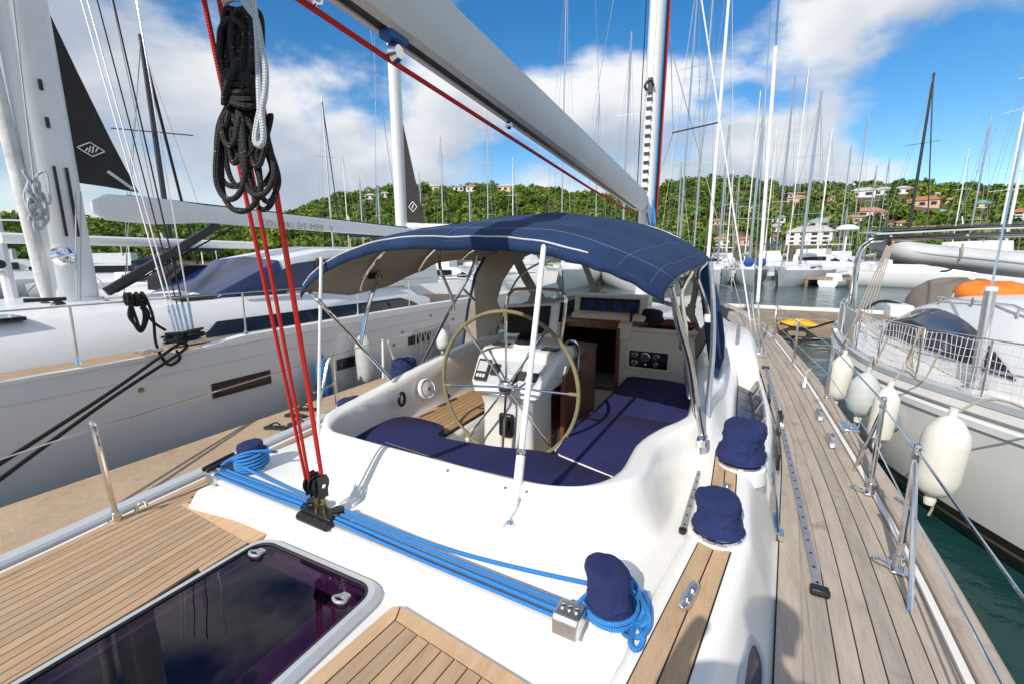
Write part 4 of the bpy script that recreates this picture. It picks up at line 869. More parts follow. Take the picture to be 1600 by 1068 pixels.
# dinghy slung under the awning
dt = thing('inflatable_dinghy', 'grey inflatable dinghy slung upside down under the right yacht awning', 'dinghy', (4.6, 11.5, 2.6), None)
A0, A1 = gx(1385, 385, 3.3), gx(1600, 420, 3.6)
A0 = V((2.75, 12.9, 3.12)); A1 = V((6.1, 12.7, 2.68))
ax = (A1-A0); sd_ = V((0, 1, 0)); 
def dg(t_, s, z): return A0+ax*t_+V((0, s, z))
for s in (-.62, .62):
    part('side_tube', MB().tube(cat([dg(-.06, s*.15, .16), dg(.02, s*.5, .08), dg(.14, s*.9, 0), dg(.5, s, 0), dg(.9, s, 0), dg(1.02, s, 0)], 6), [.04]+[.16]*5+[.2]*25, 14), MT['rib_tube'], dt)
    part('rub_strip', MB().tube(cat([dg(.02, s*.5-.16*(1 if s > 0 else -1)*-1, .08), dg(.14, s*.9+.19*(1 if s > 0 else -1), 0), dg(.5, s+.2*(1 if s > 0 else -1), 0), dg(1.0, s+.2*(1 if s > 0 else -1), 0)], 5), .025, 6), MT['grey_plastic'], dt)
part('hull_bottom', MB().loft([[dg(t_, -w_, -.05), dg(t_, 0, -.05-d_), dg(t_, w_, -.05), dg(t_, 0, .06)] for t_, w_, d_ in ((.04, .1, .02), (.15, .5, .16), (.5, .58, .22), (1.0, .58, .2))]), MT['grp_grey'], dt)
for t_ in (.3, .72):
    part('lifting_strap', MB().tube(cat([dg(t_, -.85, .25), dg(t_, -.86, 0), dg(t_, -.5, -.26), dg(t_, 0, -.32)], 5), .022, 6), MT['rope_tan'], dt)
part('handle', MB().box(dg(.86, -.83, .07), (.18, .03, .05)), MT['black_plastic'], dt, .01)
# fenders between the boats
FW = 'white fenders between the yachts at right'
FD = [('plump near white fender hanging at right, largest of the row', gx(1470, 716, 1.62), .66, .158, 'fender_white', 5.35),
      ('slim white fender half hidden by the stanchion pair', gx(1380, 650, 1.55), .60, .12, 'fender_white', 6.7),
      ('grey stained fender behind the slim white one', gx(1348, 618, 1.45), .50, .165, 'fender_grey', 7.6),
      ('far white fender at the stern end of the row', gx(1312, 592, 1.42), .64, .145, 'fender_white', 9.2)]
for lab, c, h, r, m_, ya in FD:
    t, tp = fender(c-V((0, 0, h/2)), h, r, m_, lab, FW, 20, (.06, .02, 0))
    an = V((RX-rb_half(ya)+.08, ya, rz(ya)+.45)); part('lanyard', MB().tube(cat([tp-V((0, 0, .03)), tp.lerp(an, .3)+V((-.02, 0, .02)), V((RX-rb_half(ya)-.03, ya, rz(ya)+.06)), an], 5), .011, 6), MT['rope_tan'], t)
    tail = c-V((0, 0, h/2+.06)); part('tail_cord', MB().tube(cat([tail, tail+V((.01, .01, -.07)), tail+V((-.01, 0, -.14))], 4), .009, 6), MT['rope_tan'], t)

# ================================================================== OUR YACHT
CX = -1.55
OY = thing('sailing_yacht', 'white sailing yacht with blue canopy and teak decks filling the foreground', 'yacht', (CX, 5, 0))
def itp(T): 
    ys = [a for a, b in T]; xs = [b for a, b in T]; return lambda Y: float(np.interp(Y, ys, xs))
def smooth_itp(T):
    P = cat([(a, b, 0) for a, b in T], 10); return itp([(p.x, p.y) for p in P])
xo = smooth_itp([(-2, .55), (-.5, .72), (.5, .80), (2, .87), (3, .895), (4, .885), (6.3, .82), (7.5, .75), (10, .57), (13, .16), (15, -.35), (16.5, -.9), (17.5, -1.35), (17.9, -1.55)])
xp = smooth_itp([(-2, -3.0), (-.5, -3.10), (.6, -3.17), (1.6, -3.28), (4, -3.5), (7, -3.6), (10, -3.5), (13, -3.15), (15, -2.7), (16.5, -2.2), (17.5, -1.75), (17.9, -1.55)])
xi = smooth_itp([(-2, .05), (0, .12), (1, .18), (1.71, .23), (3.05, .33), (4.15, .40), (5.19, .38), (7.75, .27), (10, .08), (12.5, -.4)])
YL = list(np.arange(-2, 17.95, .5))+[17.9]
# hull
rings = []
for Y in YL:
    a, b = xo(Y)+.13, xp(Y)-.13; c = (a+b)/2; h = (a-b)/2
    rings.append([V((c+h*k, Y, z)) for k, z in ((1, 1.46), (1.0, 1.2), (.97, .6), (.9, .05), (.5, -.4), (0, -.6), (-.5, -.4), (-.9, .05), (-.97, .6), (-1, 1.2), (-1, 1.46))])
hb = MB(); hb.loft(rings, False, False); hb.f.append(list(range(11))); hb.u.append(None); part('hull', hb, MT['gelcoat'], OY)
# ---- cockpit opening outline and the moulded coaming
RIM = cat([(-2.15, 1.945, 0), (-1.5, 1.925, 0), (-.95, 1.92, 0), (-.68, 1.98, 0), (-.54, 2.12, 0), (-.49, 2.32, 0), (-.49, 2.6, 0), (-.46, 2.76, 0), (-.39, 2.92, 0), (-.30, 3.06, 0), (-.25, 3.22, 0), (-.26, 3.6, 0), (-.30, 4.4, 0), (-.36, 5.3, 0), (-.40, 6.3, 0),
           (-1.5, 6.35, 0), (-2.62, 6.3, 0), (-2.6, 5.3, 0), (-2.53, 4.2, 0), (-2.55, 3.2, 0), (-2.55, 2.7, 0), (-2.51, 2.3, 0), (-2.43, 2.08, 0), (-2.32, 1.97, 0)], 6, True)
def sdist(PX, PY, poly):
    P = np.array([(p.x, p.y) for p in poly]); A = P; B = np.roll(P, -1, 0); d = np.full(PX.shape, 9.); ins = np.zeros(PX.shape, bool)
    for a, b in zip(A, B):
        ab = b-a; t = np.clip(((PX-a[0])*ab[0]+(PY-a[1])*ab[1])/(ab@ab+1e-12), 0, 1); d = np.minimum(d, np.hypot(PX-a[0]-ab[0]*t, PY-a[1]-ab[1]*t))
        c = ((a[1] > PY) != (b[1] > PY)) & (PX < (b[0]-a[0])*(PY-a[1])/(b[1]-a[1]+1e-12)+a[0]); ins ^= c
    return np.where(ins, -d, d)
SL = lambda Y: -.23+.24*np.clip((Y-1.27)/.9, -2, 1)**1.0*.72       # teak strip, left edge
SRt = lambda Y: SL(Y)+.165-.045*np.clip((Y-1.27)/1.2, 0, 1)
xi_v = np.vectorize(xi)
def zrim(X, Y):
    port = 1.93+.17*S(2.2, 4.2, Y); stb = 1.93+.07*S(2.6, 3.4, Y); return np.where(X < CX, port, stb)
def base_h(X, Y):
    plat = 1.472+.115*S(1.40, 1.50, Y+.05*S(-2.5, -3.0, X))+.045*S(1.5, 1.75, Y)
    st = 1.645+.115*np.clip(Y-1.27, -.6, 1.75)
    k = S(SL(Y)-.10, SL(Y)-.05, X); z = plat*(1-k)+st*k
    kr = S(3.0, 3.12, Y)*S(5.8, 5.65, Y); x0 = (SRt(Y)+.05)*(1-kr)+(xi_v(Y)-.10)*kr; z = z+(1.70-z)*kr*S(.05, .2, X); z = z+(1.55-z)*kr*S(.02, .06, X)*S(xi_v(Y)-.13, xi_v(Y)-.19, X)
    z = z+(1.44-z)*S(0, 1, (X-x0)/(xi_v(Y)+.005-x0))**.85
    z = z+(1.44-z)*S(-2.96, -3.04, X)*S(1.3, 1.4, Y)
    return z
def deck_h(X, Y):
    d = sdist(X, Y, RIM); zr = zrim(X, Y); b = base_h(X, Y)
    aft = S(2.2, 1.9, Y); port = (X < CX)
    wd = np.where(port, .10, .10+.0*Y)*(1-aft)+.02*aft; sl = .16*(1-aft)+.17*aft
    top = zr-.02*np.exp(-np.maximum(d, 0)/.02)
    o = b+(top-b)*(1-S(wd, wd+sl, d))
    # inside: wall, seats, sole
    seat = 1.62; din = -d
    X0 = np.where(Y < 2.62, 9., 0)
    ds = np.minimum(np.minimum(X+1.98, -1.06-X), Y-2.62); zin = seat-(seat-1.2)*S(0, .07, ds)
    i = zin+(zr-.02-zin)*(1-S(.0, .07, din))**1.3
    return np.where(d > 0, np.maximum(o, b), i)
st_ = .018; gxs = np.arange(-3.10, .46, st_); gys = np.arange(-.6, 5.9, st_)
XX, YY = np.meshgrid(gxs, gys); ZZ = deck_h(XX, YY)
nx, ny = len(gxs), len(gys); me = bpy.data.meshes.new('deck_moulding')
# hatch opening is left out of the sheet
ij = [(j, i) for j in range(ny-1) for i in range(nx-1)]
HX0, HX1, HY0, HY1 = -2.235, -1.40, .28, 1.375
def keep(j, i):
    x, y = gxs[i]+st_/2, gys[j]+st_/2
    if y > 5.0 and x < -.22: return False
    if HX0+.05 < x < HX1-.05 and HY0+.05 < y < HY1-.05: return False
    return True
fs = [(j*nx+i, j*nx+i+1, (j+1)*nx+i+1, (j+1)*nx+i) for j, i in ij if keep(j, i)]
me.from_pydata([tuple(p) for p in np.stack([XX.ravel()-CX, YY.ravel()-5, ZZ.ravel()], 1)], [], fs)
me.polygons.foreach_set('use_smooth', [True]*len(me.polygons)); me.materials.append(MT['gelcoat'])
DM = link('deck_moulding', me, OY)
def dh(x, y): return float(deck_h(np.array([[x]]), np.array([[y]]))[0, 0])
part('foredeck', MB().loft([[V((xp(Y)+.004, Y, 1.43)), V((xo(Y)-.004, Y, 1.43)), V((xo(Y)-.004, Y, 1.39)), V((xp(Y)+.004, Y, 1.39))] for Y in list(np.arange(5.4, 17.7, .5))+[17.7]]), MT['gelcoat'], OY)
# ---- teak: starboard side deck
sdk = MB(); yl = list(np.arange(-1.6, 17.2, .4))
sdk.loft([[V((xi(min(Y, 12.5)) if Y < 12.5 else min(-.4-.2*(Y-12.5), xo(Y)-.2), Y, 1.452)), V((xo(Y)+.005, Y, 1.452)), V((xo(Y)+.005, Y, 1.40)), V((xi(min(Y, 12.5)) if Y < 12.5 else min(-.4-.2*(Y-12.5), xo(Y)-.2), Y, 1.40))] for Y in yl])
sd_part = part('side_deck', sdk, MT['caulk'], OY)
def plank(fl, fr, ys, z0, z1, mat, parent):
    rr = []
    for Y in ys:
        a, b = fl(Y), fr(Y)
        if b-a < .008: continue
        rr.append([V((a, Y, z0)), V((a, Y, z1)), V((b, Y, z1)), V((b, Y, z0))])
    if len(rr) > 1: part('plank', MB().loft(rr), MT[mat], parent)
PW, GAP = .0805, .006
plank_fill = part('infill', MB().loft([[V((xi(Y)+.09, Y, 1.445)), V((xi(Y)+.09, Y, 1.459)), V((xi(Y)+.19, Y, 1.459)), V((xi(Y)+.19, Y, 1.445))] for Y in np.arange(-1.4, 9, .3)]), MT['teak_grey'], sd_part)
inn = lambda Y: xi(min(Y, 12.4))
ysd = list(np.arange(-1.4, 14.2, .3))
plank(lambda Y: inn(Y)+.006, lambda Y: inn(Y)+.098, [y for y in ysd if y < 12], 1.445, 1.464, 'teak_grey', sd_part)
for k in range(11):
    fr = lambda Y, k=k: xo(Y)-.006-k*PW; fl = lambda Y, k=k: max(xo(Y)-.006-(k+1)*PW+GAP, inn(Y)+.104)
    brk = [-1.4, 1.1+.7*((k*37) % 5)/5, 3.9+((k*53) % 7)*.25, 7.2+((k*29) % 5)*.3, 10.6, 14]
    for a, b in zip(brk[:-1], brk[1:]):
        n_ = max(4, int((b-a)/.11)); plank(fl, fr, list(np.linspace(a+.002, b-.002, n_)), 1.445, 1.464, 'teak_grey', sd_part)
# toe rail: white inner strip and teak cap
yr = list(np.arange(-1.6, 17.7, .3))+[17.85]
for s, f in ((1, xo), (-1, xp)):
    part('toe_rail', MB().loft([[V((f(Y), Y, 1.44)), V((f(Y), Y, 1.482)), V((f(Y)+s*.028, Y, 1.486)), V((f(Y)+s*.03, Y, 1.44))] for Y in yr]), MT['gelcoat'], OY)
    cap = part('rail_cap', MB().loft([[V((f(Y)+s*.032, Y, 1.44)), V((f(Y)+s*.034, Y, 1.505)), V((f(Y)+s*.05, Y, 1.52)), V((f(Y)+s*.13, Y, 1.52)), V((f(Y)+s*.15, Y, 1.50)), V((f(Y)+s*.15, Y, 1.42))] for Y in yr]), MT['teak_grey' if s > 0 else 'grp_grey'], OY)
part('side_deck_port', MB().loft([[V((xp(Y)+.005, Y, 1.44)), V((-2.98 if Y > 1.3 else -2.2, Y, 1.44)), V((-2.98 if Y > 1.3 else -2.2, Y, 1.40)), V((xp(Y)+.005, Y, 1.40))] for Y in np.arange(1.31, 12, .5)]), MT['teak_tan'], OY)
# ---- teak: port aft deck
ad = part('aft_deck', MB().prism([(xp(-.6)+.004, -.6), (-2.29, -.6), (-2.29, 1.37), (-2.30, 1.445), (-3.0, 1.41), (-3.06, 1.50), (xp(1.7)+.004, 1.70)], 1.46, 1.479), MT['caulk'], OY)
pw = .0555; n_ = 18
for k in range(n_):
    l = lambda Y, k=k: xp(Y)+.008+k*pw; r = lambda Y, k=k: min(xp(Y)+.008+(k+1)*pw-.0055, -2.296)
    xk = xp(1.3)+.008+k*pw; y1 = 1.366-.0635*(xk+3.05) if k > 3 else (1.69, 1.69, 1.62, 1.45)[k]
    if xk > -2.30: continue
    plank(l, r, list(np.linspace(-.59, y1, 9)), 1.47, 1.492, 'teak_tan', ad)
part('margin_plank', MB().prism([(-3.05, 1.372), (-2.31, 1.325), (-2.28, 1.36), (-2.285, 1.425), (-2.33, 1.445), (-2.99, 1.42), (-3.04, 1.40)], 1.47, 1.4925), MT['teak_gold'], ad)
# ---- teak: centre panel
po = V((-1.283, 1.362, 0)); pf = V((-.085, -.996, 0)).normalized(); pr2 = V((.985, -.125, 0)).normalized()
PP = lambda a, b: (po+pr2*a+pf*b).to_tuple()[:2]
panel = part('aft_panel', MB().prism([PP(0, .03), PP(.03, 0), PP(.93, 0), PP(.96, .03), PP(.96, 1.4), PP(0, 1.4)], 1.46, 1.479), MT['caulk'], OY)
def ppl(pts, m_='teak_tan', nm='plank'): part(nm, MB().prism([PP(*p) for p in pts], 1.47, 1.492), MT[m_], panel)
ppl([(.036, .004), (.924, .004), (.885, .072), (.075, .072)], 'teak_gold', 'margin_plank')
ppl([(.004, .036), (.030, .008), (.069, .076), (.069, 1.39), (.004, 1.39)], 'teak_gold', 'margin_plank')
ppl([(.956, .036), (.930, .008), (.891, .076), (.891, 1.39), (.956, 1.39)], 'teak_gold', 'margin_plank')
for k in range(12): ppl([(.076+.068*k, .079), (.076+.068*k+.0625, .079), (.076+.068*k+.0625, 1.39), (.076+.068*k, 1.39)])
# ---- teak: two planks on the coaming
def strip(fa, fb, y0, y1, nm='plank'):
    rr = []
    for Y in np.linspace(y0, y1, 14):
        a, b = float(fa(Y)), float(fb(Y)); rr.append([V((a, Y, dh(a, Y)-.02)), V((a, Y, dh(a+.01, Y)+.006)), V((b, Y, dh(b-.01, Y)+.006)), V((b, Y, dh(b, Y)-.02))])
    return MB().loft(rr)
cs = part('coaming_strip', strip(lambda Y: SL(Y)-.004, lambda Y: SRt(Y)+.004, .3, 2.9), MT['caulk'], OY)
for v in cs.data.vertices: v.co.z -= .004
mid_ = lambda Y: (SL(Y)+SRt(Y))/2
part('plank', strip(lambda Y: SL(Y)+.002, lambda Y: mid_(Y)-.003, .3, 2.9), MT['teak_tan'], cs); part('plank', strip(lambda Y: mid_(Y)+.003, lambda Y: SRt(Y)-.002, .3, 2.9), MT['teak_tan'], cs)
# ---- hatch
hz = 1.478; ht = part('hatch', MB(), MT['alu'], OY) if False else None
fr = MB(); A = rrect(HX0-.045, HX1+.045, HY0-.045, HY1+.045, .13, 7); Bq = rrect(HX0-.02, HX1+.02, HY0-.02, HY1+.02, .11, 7); Cq = rrect(HX0+.012, HX1-.012, HY0+.012, HY1-.012, .09, 7)
fr.loft([[V((x, y, z)) for x, y in q] for q, z in ((A, 1.46), (A, 1.487), (Bq, 1.512), (Cq, 1.512), (Cq, 1.40))], True, False)
hatch = part('hatch', fr, MT['grp_grey'], OY)
part('gasket', MB().tube([V((x, y, 1.508)) for x, y in Cq], .008, 6, True), MT['black_rubber'], hatch)
part('pane', MB().prism(rrect(HX0+.016, HX1-.016, HY0+.016, HY1-.016, .085, 7), 1.495, 1.505), MT['hatch_glass'], hatch)
well = MB(); wl = rrect(HX0+.03, HX1-.03, HY0+.03, HY1-.03, .07, 5)
well.loft([[V((x, y, z)) for x, y in wl] for z in (1.49, 1.38)], True, False); part('hatch_well', well, MT['lilac'], hatch)
part('cabin_below', MB().prism(rrect(HX0-.6, HX1+.6, HY0-.6, HY1+.4, .05, 2), .90, .95).box((HX0-.6, .8, .85), (.04, 2, 1)).box((HX1+.6, .8, .85), (.04, 2, 1)).box((-1.8, HY1+.4, .85), (2.4, .04, 1)).box((-1.8, HY0-.6, .85), (2.4, .04, 1)), MT['lilac'], hatch)
for (x, y) in ((HX0+.09, HY1-.08), (HX1-.10, HY1-.11), (HX0+.10, HY0+.10)):
    hh = MB(); hh.prism([(x+a, y+b) for a, b in rrect(-.026, .026, -.016, .016, .014, 4)], 1.506, 1.516)
    hh.tube(cat([(x-.02, y-.006, 1.512), (x-.034, y-.036, 1.520), (x, y-.052, 1.522), (x+.034, y-.036, 1.520), (x+.02, y-.006, 1.512)], 5), .008, 8); part('hatch_handle', hh, MT['grey_plastic'], hatch)
# ---- traveller
TL, TR = V((-2.93, 1.56, 1.60)), V((-.50, 1.475, 1.60)); td = (TR-TL).normalized()
TP = lambda s, o=0, z=0: TL+(TR-TL)*s+td.cross(V((0, 0, 1)))*(-o)+V((0, 0, z))
trv = part('traveller', MB().bar(TP(0, 0, .012), TP(1, 0, .012), .075, .028), MT['gelcoat'], OY, .006)
part('track', MB().bar(TP(0, 0, .038), TP(1, 0, .038), .034, .022), MT['alu_dull'], trv, .004)
for s, e in ((-.015, .012), (.985, 1.02)):
    en = MB(); q = [(-.062, 0), (-.062, .05), (-.045, .078), (.045, .085), (.062, .07), (.062, 0)]; sd2 = td.cross(V((0, 0, 1)))
    en.loft([[TP(t_)+sd2*a+V((0, 0, b)) for a, b in q] for t_ in (s-.004, s, e, e+.004)]); ef = part('end_fitting', en, MT['alu'], trv, .005)
    for k in range(3): part('screw', MB().lathe([(.011, 0), (.011, .006), (.004, .008)], TP((s*(2.5-k)+e*(k+.5))/3, .0, .082), seg=10), MT['steel'], ef)
cs_ = .405; car = MB(); cc = TP(cs_)
rot = Matrix.Rotation(math.atan2(td.y, td.x), 3, 'Z')
car.box(cc+V((0, 0, .055)), (.24, .085, .045), rot); car.tube([cc+rot @ V((-.12, -.05, .04)), cc+rot @ V((.12, -.05, .04))], .026, 10); car.tube([cc+rot @ V((-.10, .05, .04)), cc+rot @ V((.10, .05, .04))], .022, 10)
carp = part('car', car, MT['black_plastic'], trv, .008)
for sx_ in (-.10, .10):
    part('car_sheave', MB().lathe([(.035, -.014), (.028, 0), (.035, .014)], cc+rot @ V((sx_, .03, .085)), seg=16), MT['black_plastic'], carp)
part('shackle', MB().tube(cat([cc+V((-.03, 0, .07)), cc+V((-.035, 0, .13)), cc+V((0, 0, .155)), cc+V((.035, 0, .13)), cc+V((.03, 0, .07))], 5), .012, 8).box(cc+V((0, 0, .15)), (.03, .05, .05)), MT['bronze'], carp)
bl = MB(); bc = cc+V((-.005, -.01, .24)); bx = V((-.10, -.10, 1)).normalized()
for o in (-.035, 0, .035): bl.lathe([(.05, -.006), (.058, 0), (.05, .006)], bc+rot @ V((o, 0, 0)), rot @ V((1, 0, 0)), 18)
for o in (-.05, -.018, .018, .05): bl.bar(bc+rot @ V((o, 0, -.07)), bc+rot @ V((o, 0, .055)), .008, .06, rot @ V((0, 1, 0)))
part('mainsheet_block', bl, MT['black_plastic'], carp)
part('block_pin', MB().tube([bc+rot @ V((-.06, 0, 0)), bc+rot @ V((.06, 0, 0))], .012, 8), MT['steel'], carp)
# ---- winches and covers
CAN = []
def winch(x, y, r=.115, h=.05, z=None):
    z = dh(x, y)+.0 if z is None else z
    w_ = part('winch', MB().lathe([(r*1.10, -.05), (r*1.12, .012), (r*1.02, .02), (r, h), (r*.85, h+.005), (r*.6, h+.03), (r*.55, h+.05)], (x, y, z), seg=28), MT['chrome'], OY)
    part('winch_plinth', MB().lathe([(r*1.3, -.09), (r*1.24, -.01), (r*1.14, -.002)], (x, y, z), seg=28), MT['gelcoat'], w_); return V((x, y, z+h*.5))
def cover(o, r, h, label, seed, lean=(0, 0), flare=1.12):
    mb_ = MB(); sg = 72
    ctl = [(0, flare), (.05, flare*1.01), (.12, flare*1.0), (.2, flare*.95), (.32, .99), (.46, .95), (.62, .96), (.78, .99), (.88, .98), (.94, .92), (.98, .78), (1.0, .5), (1.005, .02)]
    pr_ = [(r*float(np.interp(q, [c_[0] for c_ in ctl], [c_[1] for c_ in ctl])), h*q) for q in list(np.linspace(0, .9, 24))+[.93, .955, .975, .99]]+[(r*.42, h*1.0), (r*.2, h*1.003), (.004, h*1.004)]
    def fn(p):
        a = math.atan2(p.y, p.x); q = p.z/h; k = max(.12, 1-abs(q-.40)*1.9) if q < .93 else .1
        c_, s_ = math.cos(a), math.sin(a)
        n = mnoise.noise(V((c_*1.1+seed, s_*1.1, q*1.6+seed)))*.22
        w_ = V((c_*1.4+seed*2, s_*1.4+q*1.2, q*2.6-seed)); rd = 1-abs(mnoise.noise(w_))*2.6; rd2 = 1-abs(mnoise.noise(w_*1.9+V((5, 2, seed))))*2.4
        n += .13*max(0, rd)**2-.09*max(0, rd2)**2
        f = 1+n*k
        z = p.z+h*(.10*mnoise.noise(V((p.x*9+seed, p.y*9, 1)))+.05*mnoise.noise(V((p.x*22, p.y*22+seed, 2))))*S(.5, 1, q)
        return V((p.x*f+lean[0]*q*q, p.y*f+lean[1]*q*q, z))
    mb_.lathe(pr_, (0, 0, 0), seg=sg, fn=fn)
    for v in mb_.v: v += V(o)
    t = thing('winch_cover', label, 'winch cover', o, 'navy canvas winch covers'); part('canvas', mb_, MT['navy_hat'], t, ang=80)
    part('hem', MB().tube([V(o)+V((r*flare*1.0*math.cos(a), r*flare*1.0*math.sin(a), .008)) for a in [i*2*math.pi/32 for i in range(32)]], .007, 6, True), MT['navy_hat'], t)
o1 = winch(-.005, 2.17, .105); cover(o1, .100, .165, 'slumped navy winch cover on the starboard coaming, nearer of the two', 1.3, (-.02, .03))
o2 = winch(.075, 2.86); cover(o2, .115, .22, 'tall creased navy winch cover on the starboard coaming, farther of the two', 5.1, (.02, .04))
o3 = winch(-.36, 1.60, .085); cover(o3, .093, .19, 'navy winch cover with blue rope coil at the right end of the traveller', 9.2, (-.04, .02), 1.08)
o4 = winch(-2.83, 1.72, .08); cover(o4+V((0, 0, .05)), .078, .12, 'navy winch cover with blue rope turns at the left end of the traveller', 3.3, flare=1.03)
o5 = winch(-2.93, 2.70, .11, z=1.60); cover(o5, .12, .20, 'navy winch cover outside the port coaming, left of the slanting frame tubes', 2.2)
o6 = winch(-2.95, 3.42, .11, z=1.72); cover(o6, .125, .28, 'navy winch cover outside the port coaming, right at the slanting frame tube', 7.7)
# ---- blue control lines
def rp_(pts, r=.009, m_='rope_blue', n=6, mbx=None, closed=False): return (mbx or MB()).tube(cat(pts, n, closed), r, 8, closed)
bn = MB()
for k, (o, z) in enumerate(((-.032, .055), (-.012, .068), (.010, .060), (.030, .068))): rp_([TP(.01, o, z), TP(.2, o+.004, z+.004*math.sin(k)), TP(cs_-.055, o*.7, z+.012)], .0085, mbx=bn)
single('traveller_line', bn, MT['rope_blue'], 'blue rope falls along the traveller, left of the car', 'rope')
bn = MB()
for k, (o, z) in enumerate(((-.034, .055), (-.013, .068), (.010, .058), (.031, .068))): rp_([TP(cs_+.055, o*.7, z+.012), TP(.7, o+.003*math.sin(k*2), z+.004), TP(.985, o, z)], .0085, mbx=bn)
single('traveller_line', bn, MT['rope_blue'], 'blue rope falls along the traveller, right of the car', 'rope')
single('control_line', rp_([cc+rot @ V((.10, .05, .09)), (cc+o3)/2+V((0, .02, .045)), o3+V((-.085, .04, .06)), o3+V((-.06, .085, .06)), o3+V((.05, .08, .055))], .0095), MT['rope_blue'], 'blue rope running taut from the car to the right winch', 'rope')
single('control_line', rp_([cc+rot @ V((-.10, .05, .09)), (cc+o4)/2+V((0, .02, .02)), o4+V((.02, -.085, .04)), o4+V((-.07, -.05, .04))], .0095), MT['rope_blue'], 'blue rope running taut from the car to the left winch', 'rope')
single('control_line', rp_([TP(.985, .03, .06), o3+V((-.15, -.12, .02)), o3+V((-.10, -.02, .05)), o3+V((-.06, .07, .05))], .0095), MT['rope_blue'], 'short blue rope from the right traveller end up to the winch', 'rope')
cl = MB()
def srf(x, y, h=.012):                              # where a sight line meets the moulded deck, lifted by h
    r = ray(x, y); t = np.linspace(1.2, 4.2, 900); PX, PY, PZ = (CAM[k]+r[k]*t for k in range(3))
    d_ = PZ-deck_h(PX[None, :], PY[None, :])[0]; i_ = int(np.argmax(d_ < 0)); return CAM+r*float(t[i_])+V((0, 0, h))
for k, lp_ in enumerate(([(930, 935, .05), (960, 958, .02), (990, 972, .012), (1006, 962, .02), (1003, 940, .03), (985, 925, .05), (968, 922, .07)],
             [(935, 945, .04), (958, 966, .02), (982, 974, .012), (1000, 958, .03), (992, 932, .05), (975, 918, .07)],
             [(925, 940, .05), (945, 962, .03), (965, 972, .02), (985, 966, .025), (996, 945, .04), (985, 922, .06), (970, 912, .08)],
             [(975, 920, .09), (982, 945, .06), (985, 968, .03), (998, 985, .012), (997, 1003, .01), (988, 1011, .01), (980, 1003, .012), (983, 986, .014), (990, 970, .03)],
             [(922, 930, .06), (940, 952, .04), (962, 960, .04), (978, 948, .05), (980, 925, .08)],
             [(945, 955, .03), (968, 985, .012), (990, 992, .012), (1008, 978, .014), (1006, 955, .03), (990, 935, .05)],
             [(930, 950, .03), (950, 972, .014), (975, 980, .012), (1000, 974, .014), (1010, 955, .02), (1002, 930, .04)])):
    rp_([srf(x+5, y+7, h) for x, y, h in lp_], .0098, mbx=cl)
for k in range(2): rp_([o3+V((.104*math.cos(a), .104*math.sin(a), .016+.018*k+.008*math.sin(a+k))) for a in [i*2*math.pi/12 for i in range(12)]], .0095, n=2, mbx=cl, closed=True)
single('rope_coil', cl, MT['rope_blue'], 'blue rope coil in loops under the right winch cover', 'rope')
cl = MB()
for k in range(5):
    t_ = .4*(k-2); rp_([o4+V((.098*math.cos(a), .098*math.sin(a), .02+.017*k+.02*math.sin(a+t_))) for a in [i*2*math.pi/12 for i in range(12)]], .0095, n=2, mbx=cl, closed=True)
rp_([o4+V((-.16, -.12, .0)), o4+V((-.08, -.10, .05)), o4+V((.02, -.09, .10)), o4+V((.10, .02, .11)), o4+V((.16, .08, .10))], .0095, mbx=cl); rp_([o4+V((-.14, -.13, .02)), o4+V((-.05, -.11, .08)), o4+V((.06, -.05, .13)), o4+V((.15, .05, .12))], .0095, mbx=cl)
single('rope_turns', cl, MT['rope_blue'], 'blue rope turns wrapped round the left winch', 'rope')
rc = part('rope_clutch', MB().loft([[V((-3.02+dx, y, 1.60)), V((-3.02+dx, y, 1.66)), V((-2.97+dx, y, 1.68)), V((-2.93+dx, y, 1.66)), V((-2.93+dx, y, 1.60))] for y, dx in ((1.52, 0), (1.75, -.02))]), MT['alu_dull'], OY, .008)
for k in range(2): part('clutch_lever', MB().bar((-3.0+.045*k, 1.50, 1.685), (-3.02+.045*k, 1.72, 1.70), .022, .03), MT['black_plastic'], rc, .006)

# ---- cushions
def cushion(outline, z0, z1, label, m_='navy_cushion'):
    n = len(outline); c = V((sum(p[0] for p in outline)/n, sum(p[1] for p in outline)/n, 0)); q = lambda k, z: [V((c.x+(x-c.x)*k, c.y+(y-c.y)*k, z)) for x, y in outline]
    t = thing('cushion', label, 'cushion', (c.x, c.y, z0), 'navy cockpit cushions'); mb_ = MB(); mb_.loft([q(.99, z0), q(1, z0+.02), q(1, z1-.025), q(.994, z1-.008), q(.985, z1)])
    part('pad', mb_, MT[m_], t, ang=70); return t, [V((x, y, z1-.012)) for x, y in outline]
out1 = [(-2.46, 2.10), (-2.3, 2.0), (-2.1, 1.975), (-1.5, 1.96), (-.95, 1.95), (-.75, 1.99), (-.62, 2.08), (-.535, 2.22), (-.53, 2.5), (-.85, 2.62), (-1.10, 2.70), (-1.45, 2.62), (-1.85, 2.575), (-1.97, 2.63), (-2.03, 2.78), (-2.45, 2.80), (-2.51, 2.5)]
t, ed = cushion([(p.x, p.y) for p in cat([(x, y, 0) for x, y in out1], 3, True)], 1.622, 1.715, 'long navy cushion on the aft bench behind the wheel'); part('seam', MB().tube([V((-2.2, 2.31, 1.7185)), V((-1.5, 2.235, 1.7195)), V((-.66, 2.27, 1.7185))], .0035, 5), MT['brown_canvas'], t)
out2 = [(-.53, 2.55), (-.51, 2.66), (-.48, 2.82), (-.42, 2.95), (-.34, 3.1), (-.30, 3.3), (-.31, 3.62), (-1.055, 3.62), (-1.055, 2.76), (-1.0, 2.70)]
t, ed = cushion([(p.x, p.y) for p in cat([(x, y, 0) for x, y in out2], 3, True)], 1.622, 1.718, 'sunlit navy cushion on the starboard bench beside the wheel')
